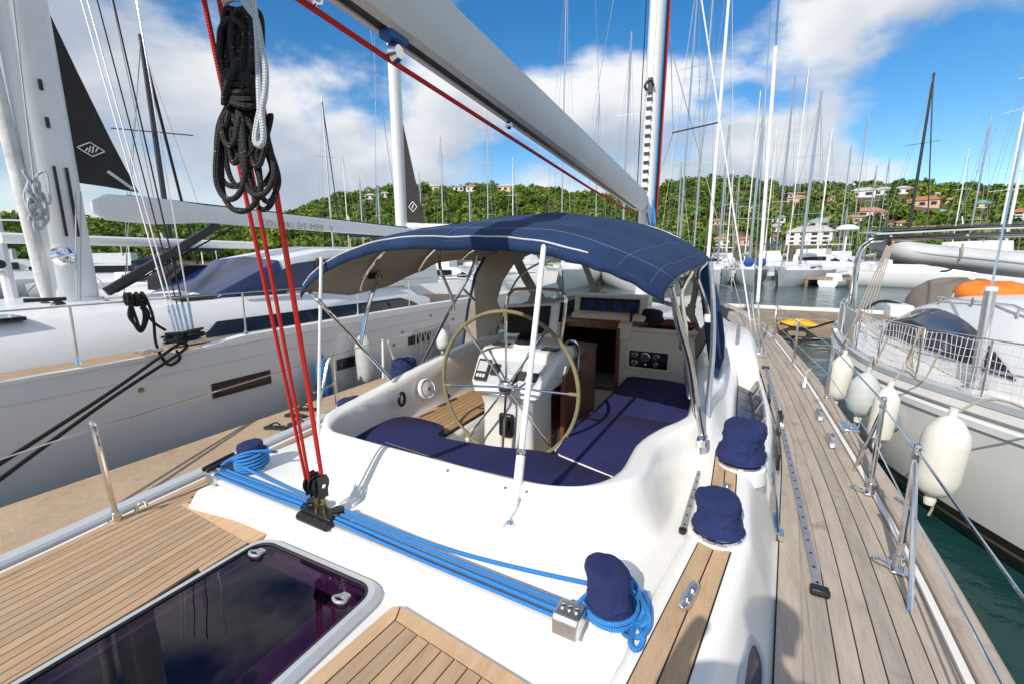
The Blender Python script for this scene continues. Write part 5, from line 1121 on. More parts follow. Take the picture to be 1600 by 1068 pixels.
part('piping', MB().tube([V((-.55, 2.53, 1.712)), V((-1.0, 2.685, 1.712)), V((-1.065, 2.76, 1.708)), V((-1.065, 3.0, 1.708)), V((-1.065, 3.62, 1.708))], .006, 6), MT['white_plastic'], t)
out3 = [(-.31, 3.64), (-.33, 4.4), (-.37, 4.72), (-.45, 4.86), (-.6, 4.92), (-1.0, 4.92), (-1.05, 4.86), (-1.055, 3.64)]
cushion(out3, 1.622, 1.72, 'shaded navy cushion on the starboard bench in front of the gauges')
# port bench slats
ps = part('port_seat', MB().prism([(-2.47, 2.78), (-2.0, 2.78), (-2.0, 4.9), (-2.47, 4.9)], 1.612, 1.632), MT['caulk'], OY)
for k in range(8): part('slat', MB().box((-2.44+.057*k, 3.84, 1.636), (.0515, 2.1, .016)), MT['teak_seat'], ps)
sole = part('cockpit_sole', MB().prism([(-1.92, 2.70), (-1.13, 2.70), (-1.13, 4.98), (-1.92, 4.98)], 1.19, 1.212), MT['caulk'], OY)
for k in range(13): part('slat', MB().box((-1.895+.0605*k, 3.84, 1.216), (.052, 2.32, .014)), MT['teak_seat'], sole)
# speaker, block on coaming
def disc_on(p, nrm, r, nm='speaker'):
    s_ = part(nm, MB().lathe([(r, -.01), (r, .012), (r*.9, .022), (r*.86, .012), (r*.7, .012), (r*.62, .02), (r*.3, .024), (.01, .026)], p, nrm, 26), MT['white_plastic'], OY); return s_
sp = disc_on((-2.478, 3.16, 1.85), (1, -.12, .25), .095); part('speaker_cap', MB().lathe([(.022, .02), (.02, .032), (.005, .034)], (-2.478, 3.16, 1.85), (1, -.12, .25), 12), MT['chrome'], sp)
part('recessed_handle', MB().tube([V((-2.455+.0*a, 2.80+.035*math.cos(a), 1.86+.055*math.sin(a))) for a in [i*2*math.pi/14 for i in range(14)]], .013, 8, True), MT['black_plastic'], OY)
part('drain', MB().lathe([(.025, 0), (.02, .01)], (-2.48, 3.5, 1.68), (1, 0, .2), 10), MT['black_plastic'], OY)
part('winch_handle_pocket', MB().tube(cat([(-1.965, 2.95, 1.45), (-1.95, 3.02, 1.52), (-1.96, 3.1, 1.56), (-1.985, 3.15, 1.56)], 5), .02, 8), MT['white_plastic'], OY)
# ---- bulkhead, companionway, instruments
BY = 5.0
def plate_y(x0, x1, z0, z1, y, th=.05): return MB().box(((x0+x1)/2, y+th/2, (z0+z1)/2), (x1-x0, th, z1-z0))
bh = part('bulkhead', plate_y(-1.18, -.30, 1.2, 2.20, BY).box((-2.25, BY+.025, 1.72), (.78, .05, 1.04)).box((-1.52, BY+.025, 1.36), (.68, .05, .32)), MT['gelcoat_cream'], OY, .01)
part('bridge_shelf', MB().box((-.70, 5.16, 2.225), (1.0, .34, .05)), MT['gelcoat_cream'], OY, .015)
part('shelf_end', MB().loft([[V((-1.20, y, z)) for y, z in ((4.98, 2.1), (4.98, 2.27), (5.2, 2.34), (5.4, 2.34), (5.4, 2.1))], [V((-1.06, y, z)) for y, z in ((4.98, 2.1), (4.98, 2.27), (5.2, 2.34), (5.4, 2.34), (5.4, 2.1))]]), MT['gelcoat_cream'], OY, .012)
cw = part('companionway', MB().box((-1.195, BY-.008, 1.87), (.04, .05, .72)).box((-1.865, BY-.008, 1.87), (.04, .05, .72)).box((-1.53, BY-.008, 1.52), (.70, .05, .035)), MT['mahogany'], OY, .005)
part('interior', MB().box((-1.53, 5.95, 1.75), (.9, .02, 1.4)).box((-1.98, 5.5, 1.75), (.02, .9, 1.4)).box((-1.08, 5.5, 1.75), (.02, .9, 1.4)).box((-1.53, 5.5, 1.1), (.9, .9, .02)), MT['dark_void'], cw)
part('sliding_hatch', MB().box((-1.40, 5.5, 2.27), (1.0, .85, .06)).box((-1.40, 5.09, 2.24), (1.0, .04, .10)), MT['mahogany'], cw, .008)
pod = part('instrument_pod', MB().loft([[V((x, y, z)) for y, z in ((5.16, 2.30), (5.20, 2.36), (5.24, 2.56), (5.30, 2.585), (5.45, 2.56), (5.5, 2.30))] for x in (-1.80, -1.77, -.97, -.93)]), MT['gelcoat'], OY, .012)
part('pod_lip', MB().box((-1.36, 5.14, 2.315), (.88, .10, .10)), MT['gelcoat_cream'], pod, .03)
part('pod_screen', MB().plate([V((-1.72, 5.192, 2.375)), V((-1.02, 5.192, 2.375)), V((-1.02, 5.222, 2.53)), V((-1.72, 5.222, 2.53))], .012, (0, -1, .2)), MT['screen'], pod)
for k in range(4): part('display', MB().plate([V((-1.645+.165*k+a, 5.176+.03*b-.0, 2.39+.125*b)) for a, b in ((0, 0), (.10, 0), (.10, .9), (0, .9))], .004, (0, -1, .2)), MT['screen_blue'], pod)
gp = part('gauge_panel', plate_y(-1.11, -.60, 1.78, 2.03, BY-.016, .014), MT['gelcoat_cream'], OY, .004); part('panel_face', plate_y(-1.06, -.65, 1.815, 1.995, BY-.020, .004), MT['screen'], gp)
for (x, z, r) in ((-1.0, 1.945, .034), (-.885, 1.93, .052), (-.77, 1.945, .034), (-1.0, 1.86, .033), (-.77, 1.86, .028)):
    part('gauge', MB().lathe([(r, 0), (r, .008), (r*.88, .010), (r*.84, .004), (.002, .004)], (x, BY-.020, z), (0, -1, 0), 20), MT['steel'], gp); part('dial', MB().lathe([(r*.82, .0045), (.002, .0055)], (x, BY-.020, z), (0, -1, 0), 16), MT['gauge_face'], gp)
for (x, z) in ((-1.095, 1.795), (-1.095, 2.015), (-.615, 1.795), (-.615, 2.015)): part('screw', MB().lathe([(.008, 0), (.004, .005)], (x, BY-.0165, z), (0, -1, 0), 8), MT['bronze'], gp)
part('push_button', MB().lathe([(.016, 0), (.012, .012), (.003, .014)], (-.88, BY-.022, 1.85), (0, -1, 0), 12), MT['chrome'], gp)
mb_ = MB(); 
mb_.lathe([(.13, 0), (.14, .03), (.12, .10), (.11, .14), (.08, .17), (.01, .18)], (-.88, 5.22, 2.255), seg=24, fn=lambda p: p*(1+.12*mnoise.noise(p*14))); single('cap', mb_, MT['black_cloth'], 'black cap lying on the shelf above the gauges', 'cap')
mb_ = MB(); ng = 16
P = []
for j in range(ng+1):
    for i in range(ng+1):
        x = -.98+.55*i/ng; y = 5.02+.30*j/ng; P.append(V((x, y, 2.262+.06*abs(mnoise.noise(V((x*7, y*9, 1))))+.045*math.exp(-((x+.62)**2+(y-5.2)**2)*30))))
b0 = [V((p.x, p.y, 2.252)) for p in P]
mb_.add(P+b0, [(j*(ng+1)+i, j*(ng+1)+i+1, (j+1)*(ng+1)+i+1, (j+1)*(ng+1)+i) for j in range(ng) for i in range(ng)]+[(len(P)+(j+1)*(ng+1)+i, len(P)+(j+1)*(ng+1)+i+1, len(P)+j*(ng+1)+i+1, len(P)+j*(ng+1)+i) for j in range(ng) for i in range(ng)])
single('jacket', mb_, M('red_cloth', (.16, .012, .014), .9), 'crumpled dark red cloth on the shelf above the gauges', 'cloth', ang=80)
# ---- steering pedestal
pd = part('steering_pedestal', MB().loft([[V((x, y, z)) for x, y in rrect(x0, x1, y0, y1, .05, 4)] for z, x0, x1, y0, y1 in ((1.21, -1.90, -1.42, 3.16, 3.62), (1.8, -1.89, -1.43, 3.16, 3.62), (1.90, -1.91, -1.41, 3.13, 3.64), (1.92, -1.95, -1.36, 3.10, 3.68), (2.0, -1.985, -1.32, 3.12, 3.72), (2.19, -2.0, -1.27, 3.27, 3.76), (2.245, -1.985, -1.28, 3.33, 3.75), (2.255, -1.94, -1.32, 3.37, 3.72))]), MT['gelcoat'], OY, ang=40)
def on_face(a, b, off=.006):                        # point on the slanted aft face: a across 0..1, b up 0..1
    p0, p1 = V((-1.965, 3.115, 1.985)), V((-1.975, 3.262, 2.175)); q0, q1 = V((-1.34, 3.115, 1.985)), V((-1.30, 3.262, 2.175)); n_ = V((0, -.79, .61))
    return p0.lerp(q0, a).lerp(p1.lerp(q1, a), b)+n_*off
def fplate(a0, a1, b0, b1, off, th, m_, nm, parent=None): return part(nm, MB().plate([on_face(a, b, off) for a, b in ((a0, b0), (a1, b0), (a1, b1), (a0, b1))], th, (0, -.79, .61)), MT[m_], parent or pd)
fplate(.03, .95, .06, .98, .004, .006, 'grp_grey', 'control_panel')
ds = fplate(.05, .22, .10, .88, .011, .03, 'black_plastic', 'display'); part('display_screen', MB().plate([on_face(a, b, .0415) for a, b in ((.07, .42), (.20, .42), (.20, .80), (.07, .80))], .003, (0, -.79, .61)), MT['grp_grey'], pd)
for k in range(3): fplate(.08+.045*k, .11+.045*k, .20, .32, .041, .006, 'white_plastic', 'button')
fplate(.25, .36, .36, .78, .011, .02, 'black_plastic', 'switch'); fplate(.61, .74, .30, .62, .011, .02, 'black_plastic', 'switch'); fplate(.78, .90, .30, .62, .011, .02, 'black_plastic', 'switch')
for a, b in ((.44, .2), (.52, .25)): part('knob', MB().lathe([(.014, 0), (.013, .02), (.004, .022)], on_face(a, b, .01), (0, -.79, .61), 12), MT['black_plastic'], pd)
for k in range(4): fplate(.40, .56-.03*k, .5+.09*k, .53+.09*k, .0105, .001, 'text_grey', 'printed_line')
tp_ = V((-1.62, 3.44, 2.255)); cmp_ = part('compass', MB().lathe([(.105, 0), (.105, .03), (.095, .04)], tp_, seg=28), MT['gelcoat'], pd)
part('compass_dome', MB().lathe([(.088, .03), (.088, .06), (.074, .10), (.04, .128), (.003, .136)], tp_, seg=26), MT['screen'], cmp_); part('compass_hood', MB().lathe([(.10, .035), (.1, .06), (.085, .095)], tp_+V((0, .03, 0)), seg=24), MT['gelcoat'], cmp_) if False else None
part('compass_card', MB().tube([tp_+V((.07*math.cos(a), .07*math.sin(a), .062)) for a in [i*2*math.pi/24 for i in range(24)]], .006, 5, True), MT['grp_grey'], cmp_)
for (x, y) in ((-1.86, 3.46), (-1.39, 3.46)): part('top_display', MB().box((x, y, 2.262), (.14, .11, .016)), MT['black_plastic'], pd, .004)
g0 = [gy(790, 535, 3.70), gy(792, 475, 3.72), gy(797, 458, 3.72), gy(812, 452, 3.72), gy(865, 453, 3.72), gy(878, 458, 3.72), gy(884, 475, 3.72), gy(874, 545, 3.70)]
part('guard_arch', MB().tube(cat(g0, 6), .016, 10), MT['steel'], pd)
pc = [gy(787, 477, 3.66), gy(873, 473, 3.66), gy(866, 528, 3.58), gy(786, 526, 3.58)]; pl = part('chart_plotter', MB().plate([pc[3], pc[2], pc[1], pc[0]], .07, (0, 1, 0)), MT['white_plastic'], pd, .02)
ctr = sum(pc, V((0, 0, 0)))/4; part('plotter_screen', MB().plate([ctr+(p-ctr)*.80+V((-.012, -.004, .004)) for p in (pc[3], pc[2], pc[1], pc[0])], .006, (0, -1, .2)), MT['dark_void'], pd)
part('engine_control', MB().box((-1.645, 3.135, 1.66), (.13, .05, .20)), MT['black_plastic'], pd, .02); part('engine_lever', MB().bar((-1.63, 3.09, 1.62), (-1.615, 3.07, 1.74), .035, .035), MT['black_plastic'], pd, .01)
part('conduit', MB().tube([V((-1.60, 3.15, 1.56)), V((-1.585, 3.15, 1.24))], .014, 8), MT['gelcoat_cream'], pd); part('conduit', MB().tube([V((-1.70, 3.15, 1.56)), V((-1.71, 3.15, 1.24))], .012, 8), MT['gelcoat_cream'], pd)
part('grab_loop', MB().tube(cat([gy(878, 556, 3.75), gy(885, 535, 3.8), gy(898, 534, 3.85), gy(904, 548, 3.9), gy(903, 580, 3.9)], 5), .014, 8), MT['steel'], pd)
part('throttle_lever', MB().tube(cat([V((-1.30, 3.35, 2.06)), V((-1.24, 3.34, 2.07)), V((-1.22, 3.36, 2.16))], 4), .014, 8), MT['steel'], pd)
tb = part('table', MB().box((-1.34, 4.10, 1.74), (.045, .95, .72)).box((-1.50, 4.10, 1.74), (.03, .95, .72)), MT['mahogany'], OY, .01); part('table_top', MB().box((-1.42, 4.10, 2.105), (.22, .98, .03)), MT['mahogany'], tb, .008); part('table_leg', MB().box((-1.42, 4.1, 1.3), (.1, .5, .2)), MT['gelcoat'], tb, .01)
# ---- wheel
HB = V((-1.575, 3.0, 2.03)); WR = .59
wh = part('steering_wheel', MB().tube([HB+V((WR*math.cos(a), 0, WR*math.sin(a))) for a in [i*2*math.pi/72 for i in range(72)]], .0155, 12, True), MT['wheel_leather'], OY)
part('hub', MB().lathe([(.035, -.13), (.04, -.02), (.06, -.015), (.062, .02), (.05, .035), (.03, .045), (.01, .048)], HB, (0, -1, 0), 24), MT['steel'], wh)
for k in range(8):
    a = math.radians(2+45*k+8*math.sin(k*1.7)); d_ = V((math.cos(a), 0, math.sin(a))); part('spoke', MB().tube([HB+d_*.05, HB+d_*(WR-.01)], .0095, 8), MT['steel'], wh); part('spoke_sleeve', MB().tube([HB+d_*(WR-.075), HB+d_*(WR-.005)], [.0125, .015], 8), MT['wheel_leather'], wh)
part('wheel_shaft', MB().tube([HB+V((0, .1, 0)), HB+V((0, .22, 0))], .035, 12), MT['steel'], wh)
stt = MB()
for k in range(150):
    a = math.pi*.62+k*.0262; c_ = HB+V(((WR-.017)*math.cos(a), -.008, (WR-.017)*math.sin(a))); stt.tube([c_, c_+V((.004*math.cos(a), -.006, .006*math.sin(a)))], .0012, 3, caps=False)
# ---- bimini
M('stitch', (.20, .27, .40), .8)
ST = [(2.42, 3.145, -1.735, 1.36, .36, 2.9), (2.52, 3.20, -1.72, 1.36, .37, 2.8), (2.85, 3.29, -1.68, 1.34, .38, 2.6), (3.3, 3.345, -1.63, 1.30, .38, 2.4), (3.8, 3.40, -1.59, 1.30, .40, 2.3), (4.3, 3.425, -1.56, 1.29, .40, 2.3), (4.75, 3.41, -1.55, 1.27, .40, 2.3), (5.15, 3.36, -1.55, 1.23, .42, 2.3)]
stY = [s[0] for s in ST]
def bim(u, Y, dz=0):
    q = [float(np.interp(Y, stY, [s[k] for s in ST])) for k in range(1, 6)]; zc, cx, hw, dr, p = q
    sag = 0
    for a, b in ((2.55, 3.6), (3.6, 4.7)):
        if a < Y < b: sag = .03*math.sin(math.pi*(Y-a)/(b-a))
    wr = .014*mnoise.noise(V((u*4, Y*5, 2)))+.006*mnoise.noise(V((u*13, Y*9, 7)))
    # starboard aft corner hangs lower and wider
    if u > 0: dr *= 1-.20*max(0, min(1, (3.4-Y)/.8))
    return V((cx+hw*math.sin(u*math.pi/2)*(1+.0*u), Y+.16*max(0, u)**3*(1 if Y < 2.6 else max(0, 1-(Y-2.6))), zc-dr*abs(math.sin(u*math.pi/2))**p*(1+.35*max(0, abs(u)-.75)*4*.25+(.45*max(0, min(1, (Y-2.42)/.4))*max(0, 1-max(0, Y-3.2)/.8) if u < -.6 else 0)*max(0, (-u-.6)/.4))-sag*(1-abs(u)**3)+wr+dz))
us = [-1+2*i/64 for i in range(65)]; vY = [2.42, 2.46, 2.52, 2.6, 2.7, 2.85]+list(np.arange(3.0, 5.2, .12))+[5.15]
def bim_grid(dz): 
    mb_ = MB(); n = len(us); mb_.add([bim(u, Y, dz) for Y in vY for u in us], [(j*n+i, j*n+i+1, (j+1)*n+i+1, (j+1)*n+i) for j in range(len(vY)-1) for i in range(n-1)]); return mb_
bi = part('bimini', bim_grid(0), MT['navy_bimini'], OY, ang=80); part('lining', bim_grid(-.012), MT['beige'], bi, ang=80)
va = MB(); nv = 128
for j, (dz, dy) in enumerate(((.006, 0), (-.035, -.004), (-.075, 0))):
    for i in range(nv+1):
        u = -1+2*i/nv; p = bim(u, 2.42); wv = math.sin(i*.75+math.sin(i*.13)*2)*.007+.005*math.sin(i*.31); va.v.append(p+V((0, dy+(wv if j else 0)*.8, dz*(1-.3*abs(u))+(wv*.35 if j == 2 else 0))))
for j in range(2):
    for i in range(nv): va.f.append([j*(nv+1)+i, j*(nv+1)+i+1, (j+1)*(nv+1)+i+1, (j+1)*(nv+1)+i]); va.u.append(None)
vo = part('valance', va, MT['navy_bimini'], bi, ang=80); sm_ = vo.modifiers.new('thickness', 'SOLIDIFY'); sm_.thickness = .004
part('piping', MB().tube([bim(u, 2.425, .009) for u in us[4:-16]], .0055, 6), MT['white_canvas'], bi)
for u0 in (-.55, .0, .62, .80): part('seam', MB().tube([bim(u0, Y, .0025) for Y in vY], .0011, 4), MT['stitch'], bi)
part('seam', MB().tube([bim(u, 2.60, .0025) for u in us], .0011, 4), MT['stitch'], bi)
part('patch', MB().add([bim(u, Y, .004+.012*math.sin(u*40)) for Y in (2.75, 2.95, 3.2, 3.45) for u in [-.62+.28*i/8 for i in range(9)]], [(j*9+i, j*9+i+1, (j+1)*9+i+1, (j+1)*9+i) for j in range(3) for i in range(8)]), MT['navy_bimini'], bi, ang=80)
sz = part('front_rail', MB().tube([bim(u, 5.12, .02) for u in [-.75+1.4*i/30 for i in range(31)]], .03, 8), MT['white_plastic'], bi)
def fr_tube(pts, r=.0165, m_='steel', n=6): return part('frame_tube', MB().tube(cat(pts, n), r, 10), MT[m_], bi)
SF = V((-.14, 2.86, 1.94))                          # starboard frame foot
fr_tube([bim(.97, 2.55, -.03), gy(1062, 505, 2.75), gy(1080, 570, 2.82), gy(1091, 650, 2.85), SF], .018); fr_tube([bim(.95, 2.6, -.03), gy(1056, 500, 2.80), gy(1073, 562, 2.87), gy(1085, 640, 2.9), SF+V((-.02, .03, .1))], .013, 'wheel_leather' if False else 'alu')
fr_tube([bim(.93, 3.45, -.03), gy(1066, 460, 3.45), gy(1072, 520, 3.45), gy(1073, 585, 3.45), V((-.28, 3.45, 2.0))], .016)
fr_tube([bim(.95, 4.1, -.02), gy(1090, 430, 4.0), gy(1102, 470, 3.9), gy(1107, 495, 3.85)], .017)
fr_tube([gy(1110, 410, 3.9), gy(1114, 470, 3.8), gy(1114, 540, 3.55), gy(1108, 610, 3.3), gy(1105, 668, 3.15)], .02, 'alu')
part('frame_clamp', MB().lathe([(.03, -.03), (.035, 0), (.03, .03)], gy(1107, 497, 3.84), seg=12), MT['white_plastic'], bi)
part('frame_foot', MB().box(SF+V((0, .0, -.02)), (.06, .12, .05)), MT['steel'], bi, .008); part('frame_foot', MB().box(gy(1105, 670, 3.13), (.05, .1, .06)), MT['steel'], bi, .008)
PXf = -2.72
pe = gx(611, 592, PXf+.12)
fr_tube([bim(-.97, 2.5, -.03), gx(497, 470, PXf-.06), gx(560, 536, PXf), pe], .0165)
fr_tube([bim(-.80, 3.05, -.04), gx(594, 425, PXf), gx(575, 480, PXf), gx(563, 538, PXf)], .0165); fr_tube([bim(-.62, 3.7, -.04), gx(688, 420, PXf+.25), gx(706, 465, PXf+.1), gx(709, 484, PXf)], .0155)
fr_tube([bim(-.50, 4.1, -.05), gx(737, 422, PXf+.2), gx(700, 490, PXf), gx(659, 570, PXf+.05)], .0165); fr_tube([gx(724, 452, PXf+.05), gx(742, 470, PXf+.12)], .014)
for Y in (2.95, 3.65, 4.35): part('bow', MB().tube([bim(u, Y, -.028) for u in us[2:-2]], .015, 8), MT['steel'], bi)
for (u, Y) in ((-.80, 3.05), (-.38, 3.65)): part('strap', MB().bar(bim(u, Y-.06, -.03), bim(u, Y+.06, -.03), .06, .05), MT['black_cloth'], bi, .01)
PB = V((-.95, 1.86, dh(-.95, 1.86)-.06)); pole = part('support_pole', MB().tube([srf(806, 782, -.01), srf(806, 782, 0).lerp(gy(850, 384, 2.44), .16)], .024, 10), MT['white_plastic'], OY)
p0 = srf(806, 782, .0); p1 = gy(850, 384, 2.44); part('pole_tube', MB().tube([p0.lerp(p1, .14), p1], .0165, 10), MT['white_plastic'], pole); part('pole_collar', MB().lathe([(.02, -.02), (.028, 0), (.02, .02)], p0.lerp(p1, .17), p1-p0, 14), MT['steel'], pole)
part('pole_lanyard', MB().tube(cat([p0+V((.02, -.01, .03)), srf(808, 795, .012), srf(800, 808, .012), srf(786, 824, .008)], 6), .006, 6), MT['rope_cream'], pole)
kn = srf(798, 818, 0); part('lashing_button', MB().lathe([(.022, 0), (.026, .012), (.018, .026), (.004, .03)], kn, seg=16), MT['chrome'], OY)
for x_, y_ in ((790, 762), (823, 768), (500, 716), (700, 735)): part('snap_stud', MB().lathe([(.011, 0), (.010, .008), (.003, .011)], srf(x_, y_, 0), seg=10), MT['steel'], OY)
q0, q1 = gz(497, 692, 1.62), gx(502, 402, -2.80); part('support_pole', MB().tube([q0, q1], .0125, 8), MT['white_plastic'], OY)
# ---- dodger
DB = [(-2.72, 4.55, 2.08), (-2.66, 5.2, 2.2), (-2.5, 5.85, 2.33), (-2.1, 6.25, 2.40), (-1.55, 6.38, 2.43), (-1.0, 6.25, 2.40), (-.6, 5.85, 2.33), (-.42, 5.2, 2.2), (-.33, 4.55, 2.05)]
DT = [(-2.74, 4.6, 2.75), (-2.68, 4.75, 3.02), (-2.52, 4.95, 3.18), (-2.1, 5.13, 3.29), (-1.55, 5.17, 3.335), (-1.0, 5.13, 3.29), (-.6, 4.95, 3.18), (-.42, 4.75, 3.02), (-.33, 4.6, 2.75)]
nu, nv_ = 120, 30; cb_ = cat(DB, 15); ct_ = cat(DT, 15)
def dpt(i, j, off=0):
    t_ = j/nv_; p = cb_[i].lerp(ct_[i], t_); bul = math.sin(math.pi*t_)*.10; c = V((CX, 4.6, 2.6)); d_ = (p-c); d_.z = 0; d_.normalize(); return p+d_*(bul+off)
def in_win(i, j):
    u = (i+.5)/nu; v = (j+.5)/nv_
    for a, b, c, d_ in ((.10, .235, .14, .84), (.27, .425, .07, .86), (.445, .765, .07, .86), (.80, .93, .14, .84)):
        rx, ry = .03, .16
        if a < u < b and c < v < d_:
            dx = max(a+rx-u, 0, u-(b-rx))/rx; dy = max(c+ry-v, 0, v-(d_-ry))/ry
            if dx*dx+dy*dy < 1: return True
    return False
cv, wv_, li = MB(), MB(), MB()
idx = lambda i, j: j*(nu+1)+i
allp = [dpt(i, j) for j in range(nv_+1) for i in range(nu+1)]; allq = [dpt(i, j, -.012) for j in range(nv_+1) for i in range(nu+1)]
cf = [(idx(i, j), idx(i+1, j), idx(i+1, j+1), idx(i, j+1)) for j in range(nv_) for i in range(nu) if not in_win(i, j)]; wf = [(idx(i, j), idx(i+1, j), idx(i+1, j+1), idx(i, j+1)) for j in range(nv_) for i in range(nu) if in_win(i, j)]
cv.add(allp, cf); li.add(allq, cf); wv_.add([p.lerp(q, .5) for p, q in zip(allp, allq)], wf)
do = part('dodger', cv, MT['navy_bimini'], OY, ang=80); part('dodger_lining', li, MT['beige'], do, ang=80); part('clear_window', wv_, MT['vinyl'], do, ang=80)
part('dodger_hoop', MB().tube([p+V((0, 0, -.03)) for p in ct_], .016, 8), MT['steel'], do); part('dodger_hoop', MB().tube(cat([(-2.6, 4.7, 2.1), (-2.5, 5.1, 2.75), (-2.1, 5.5, 3.02), (-1.55, 5.6, 3.1), (-1.0, 5.5, 3.02), (-.6, 5.1, 2.75), (-.5, 4.7, 2.1)], 8), .014, 8), MT['steel'], do)
# side curtain, port wing of the dodger
def wing(pts, Yc, th, nm, m1, m2):
    o = part(nm, MB().plate([gy(x, y, Yc) for x, y in pts], th, (0, 1, 0)), MT[m1], do, .02); return o
wing([(1112, 592), (1106, 560), (1099, 500), (1092, 440), (1082, 398), (1094, 400), (1106, 412), (1119, 450), (1129, 500), (1132, 530), (1131, 560), (1121, 590)], 4.5, .10, 'side_curtain', 'navy_bimini', 'beige')
wing([(722, 545), (731, 480), (742, 430), (760, 400), (800, 385), (850, 388), (806, 408), (785, 440), (776, 470), (786, 500), (770, 520), (748, 538)], 4.55, .02, 'port_wing', 'beige', 'beige')
part('wing_edge', MB().tube([gy(x, y, 4.54) for x, y in ((722, 545), (731, 480), (742, 430), (757, 402))], .014, 8), MT['navy_bimini'], do)

# ---- coachroof forward of the cockpit
def cro(Y, s=1):
    e = xi(min(Y, 12.4)); return [V((e-.03 if Y > 7.3 else -.3, Y, 1.45)), V((e-.10 if Y > 7.3 else -.3, Y, 1.45+.34*s)), V((e-.22 if Y > 7.3 else -.32, Y, 1.45+.52*s)), V((-.7, Y, 1.45+.78*s)), V((CX, Y, 1.45+.86*s)), V((-2.4, Y, 1.45+.78*s)), V((-2.95, Y, 1.45+.5*s)), V((-3.1, Y, 1.45))]
def crf(Y, s): return [V((p.x if Y < 9 else CX+(p.x-CX)*(1-.09*(Y-9)), p.y, p.z)) for p in cro(Y, s)]
part('coachroof', MB().loft([crf(Y, s) for Y, s in ((5.42, .98), (6.5, .9), (7.29, .82), (7.6, .78), (8, .74), (10, .6), (11.5, .45), (12.4, .1))], caps=False), MT['gelcoat'], OY, ang=50)
sh_ = MB(); 
def shr(Y, k, zt): x0, x1 = -.16, xi(Y)-.13; return [V((x0, Y, 1.55)), V((x0, Y, zt-.03)), V((x0+.04, Y, zt)), V((x1-.06*k, Y, zt-.02)), V((x1, Y, zt-.10)), V((x1+.04, Y, 1.55))]
sh_.loft([shr(5.42, .4, 1.86), shr(5.45, .6, 1.93), shr(5.58, 1, 2.0), shr(6.0, 1, 2.06), shr(6.6, 1, 2.06), shr(7.4, 1, 2.0), shr(7.8, 1, 1.85)]); shd = part('coaming_shoulder', sh_, MT['gelcoat'], OY, .015, ang=50)
part('handrail', MB().tube(cat([V((.0, 5.75, 2.0)), V((.0, 5.8, 2.09)), V((.0, 6.2, 2.13)), V((-.0, 6.8, 2.11)), V((0, 6.9, 2.05))], 5), .017, 8), MT['alu_dull'], shd)
# tinted panes in the well beside the coaming, slanted windows outboard of it
for k in range(8):
    y0, y1 = 3.14+.30*k, 3.42+.30*k; P = []
    for x_, y_ in ((.055, y0), (.055, y1), (xi(y1)-.195, y1), (xi(y0)-.195, y0)): P.append(V((x_, y_, 1.565+(.05 if x_ < .06 else 0))))
    part('deck_pane', MB().plate(P, .012, (0, 0, 1)), MT['boat_navy'], OY, .004)
for k in range(5):
    y0, y1 = 3.2+.48*k, 3.64+.48*k
    f_ = part('side_window', MB().plate([V((xi(y0)-.185, y0, 1.57)), V((xi(y1)-.185, y1, 1.57)), V((xi(y1)-.125, y1, 1.705)), V((xi(y0)-.125, y0, 1.705))], .012, (-1, 0, .4)), MT['alu_dull'], OY, .003)
    part('pane', MB().plate([V((xi(y0+.05)-.192, y0+.05, 1.595)), V((xi(y1-.05)-.192, y1-.05, 1.595)), V((xi(y1-.05)-.147, y1-.05, 1.69)), V((xi(y0+.05)-.147, y0+.05, 1.69))], .006, (-1, 0, .4)), MT['tinted'], f_)
for (y0, y1, x_) in ((3.5, 3.9, .345), (4.0, 4.4, .375), (4.9, 5.5, .345)): part('cabin_window', MB().bar((x_-.01, y0, 1.60), (x_, y1, 1.60), .02, .12), MT['tinted'], OY, .004)
ac = part('acrylic_screen', MB().plate([V((.285, 2.7, 1.50)), V((.30, 3.45, 1.53)), V((.29, 3.45, 1.72)), V((.25, 2.85, 1.62))], .008, (1, 0, 0)), MT['vinyl'], OY)
part('screen_hinge', MB().tube([V((.30, 2.72, 1.50)), V((.30, 3.0, 1.54)), V((.285, 3.25, 1.62))], .012, 6).box((.31, 2.74, 1.49), (.04, .08, .03)), MT['steel'], OY)
# portlight in the coaming side
def side_pt(y, f): 
    a = float(SRt(y))+.05; b = xi(y); x = a+(b-a)*f; return V((x, y, dh(x, y)))
ctr = side_pt(1.62, .62); e1 = (side_pt(1.78, .62)-side_pt(1.46, .62)).normalized(); e2 = (side_pt(1.62, .35)-side_pt(1.62, .85)).normalized(); nn_ = e1.cross(e2); nn_ = nn_ if nn_.x > 0 else -nn_
def ovl(a, b, off, n=28): return [ctr+e1*(a*abs(math.cos(t_))**.75*math.copysign(1, math.cos(t_)))+e2*(b*abs(math.sin(t_))**.75*math.copysign(1, math.sin(t_)))+nn_*off for t_ in [i*2*math.pi/n for i in range(n)]]
pl_ = part('portlight', MB().loft([ovl(.20, .085, -.02), ovl(.20, .085, .006), ovl(.185, .072, .016), ovl(.165, .058, .014), ovl(.16, .053, -.0)], True, False), MT['grp_grey'], OY); part('portlight_pane', MB().plate(ovl(.163, .056, .003), .003, nn_), MT['purple_glass'], pl_)
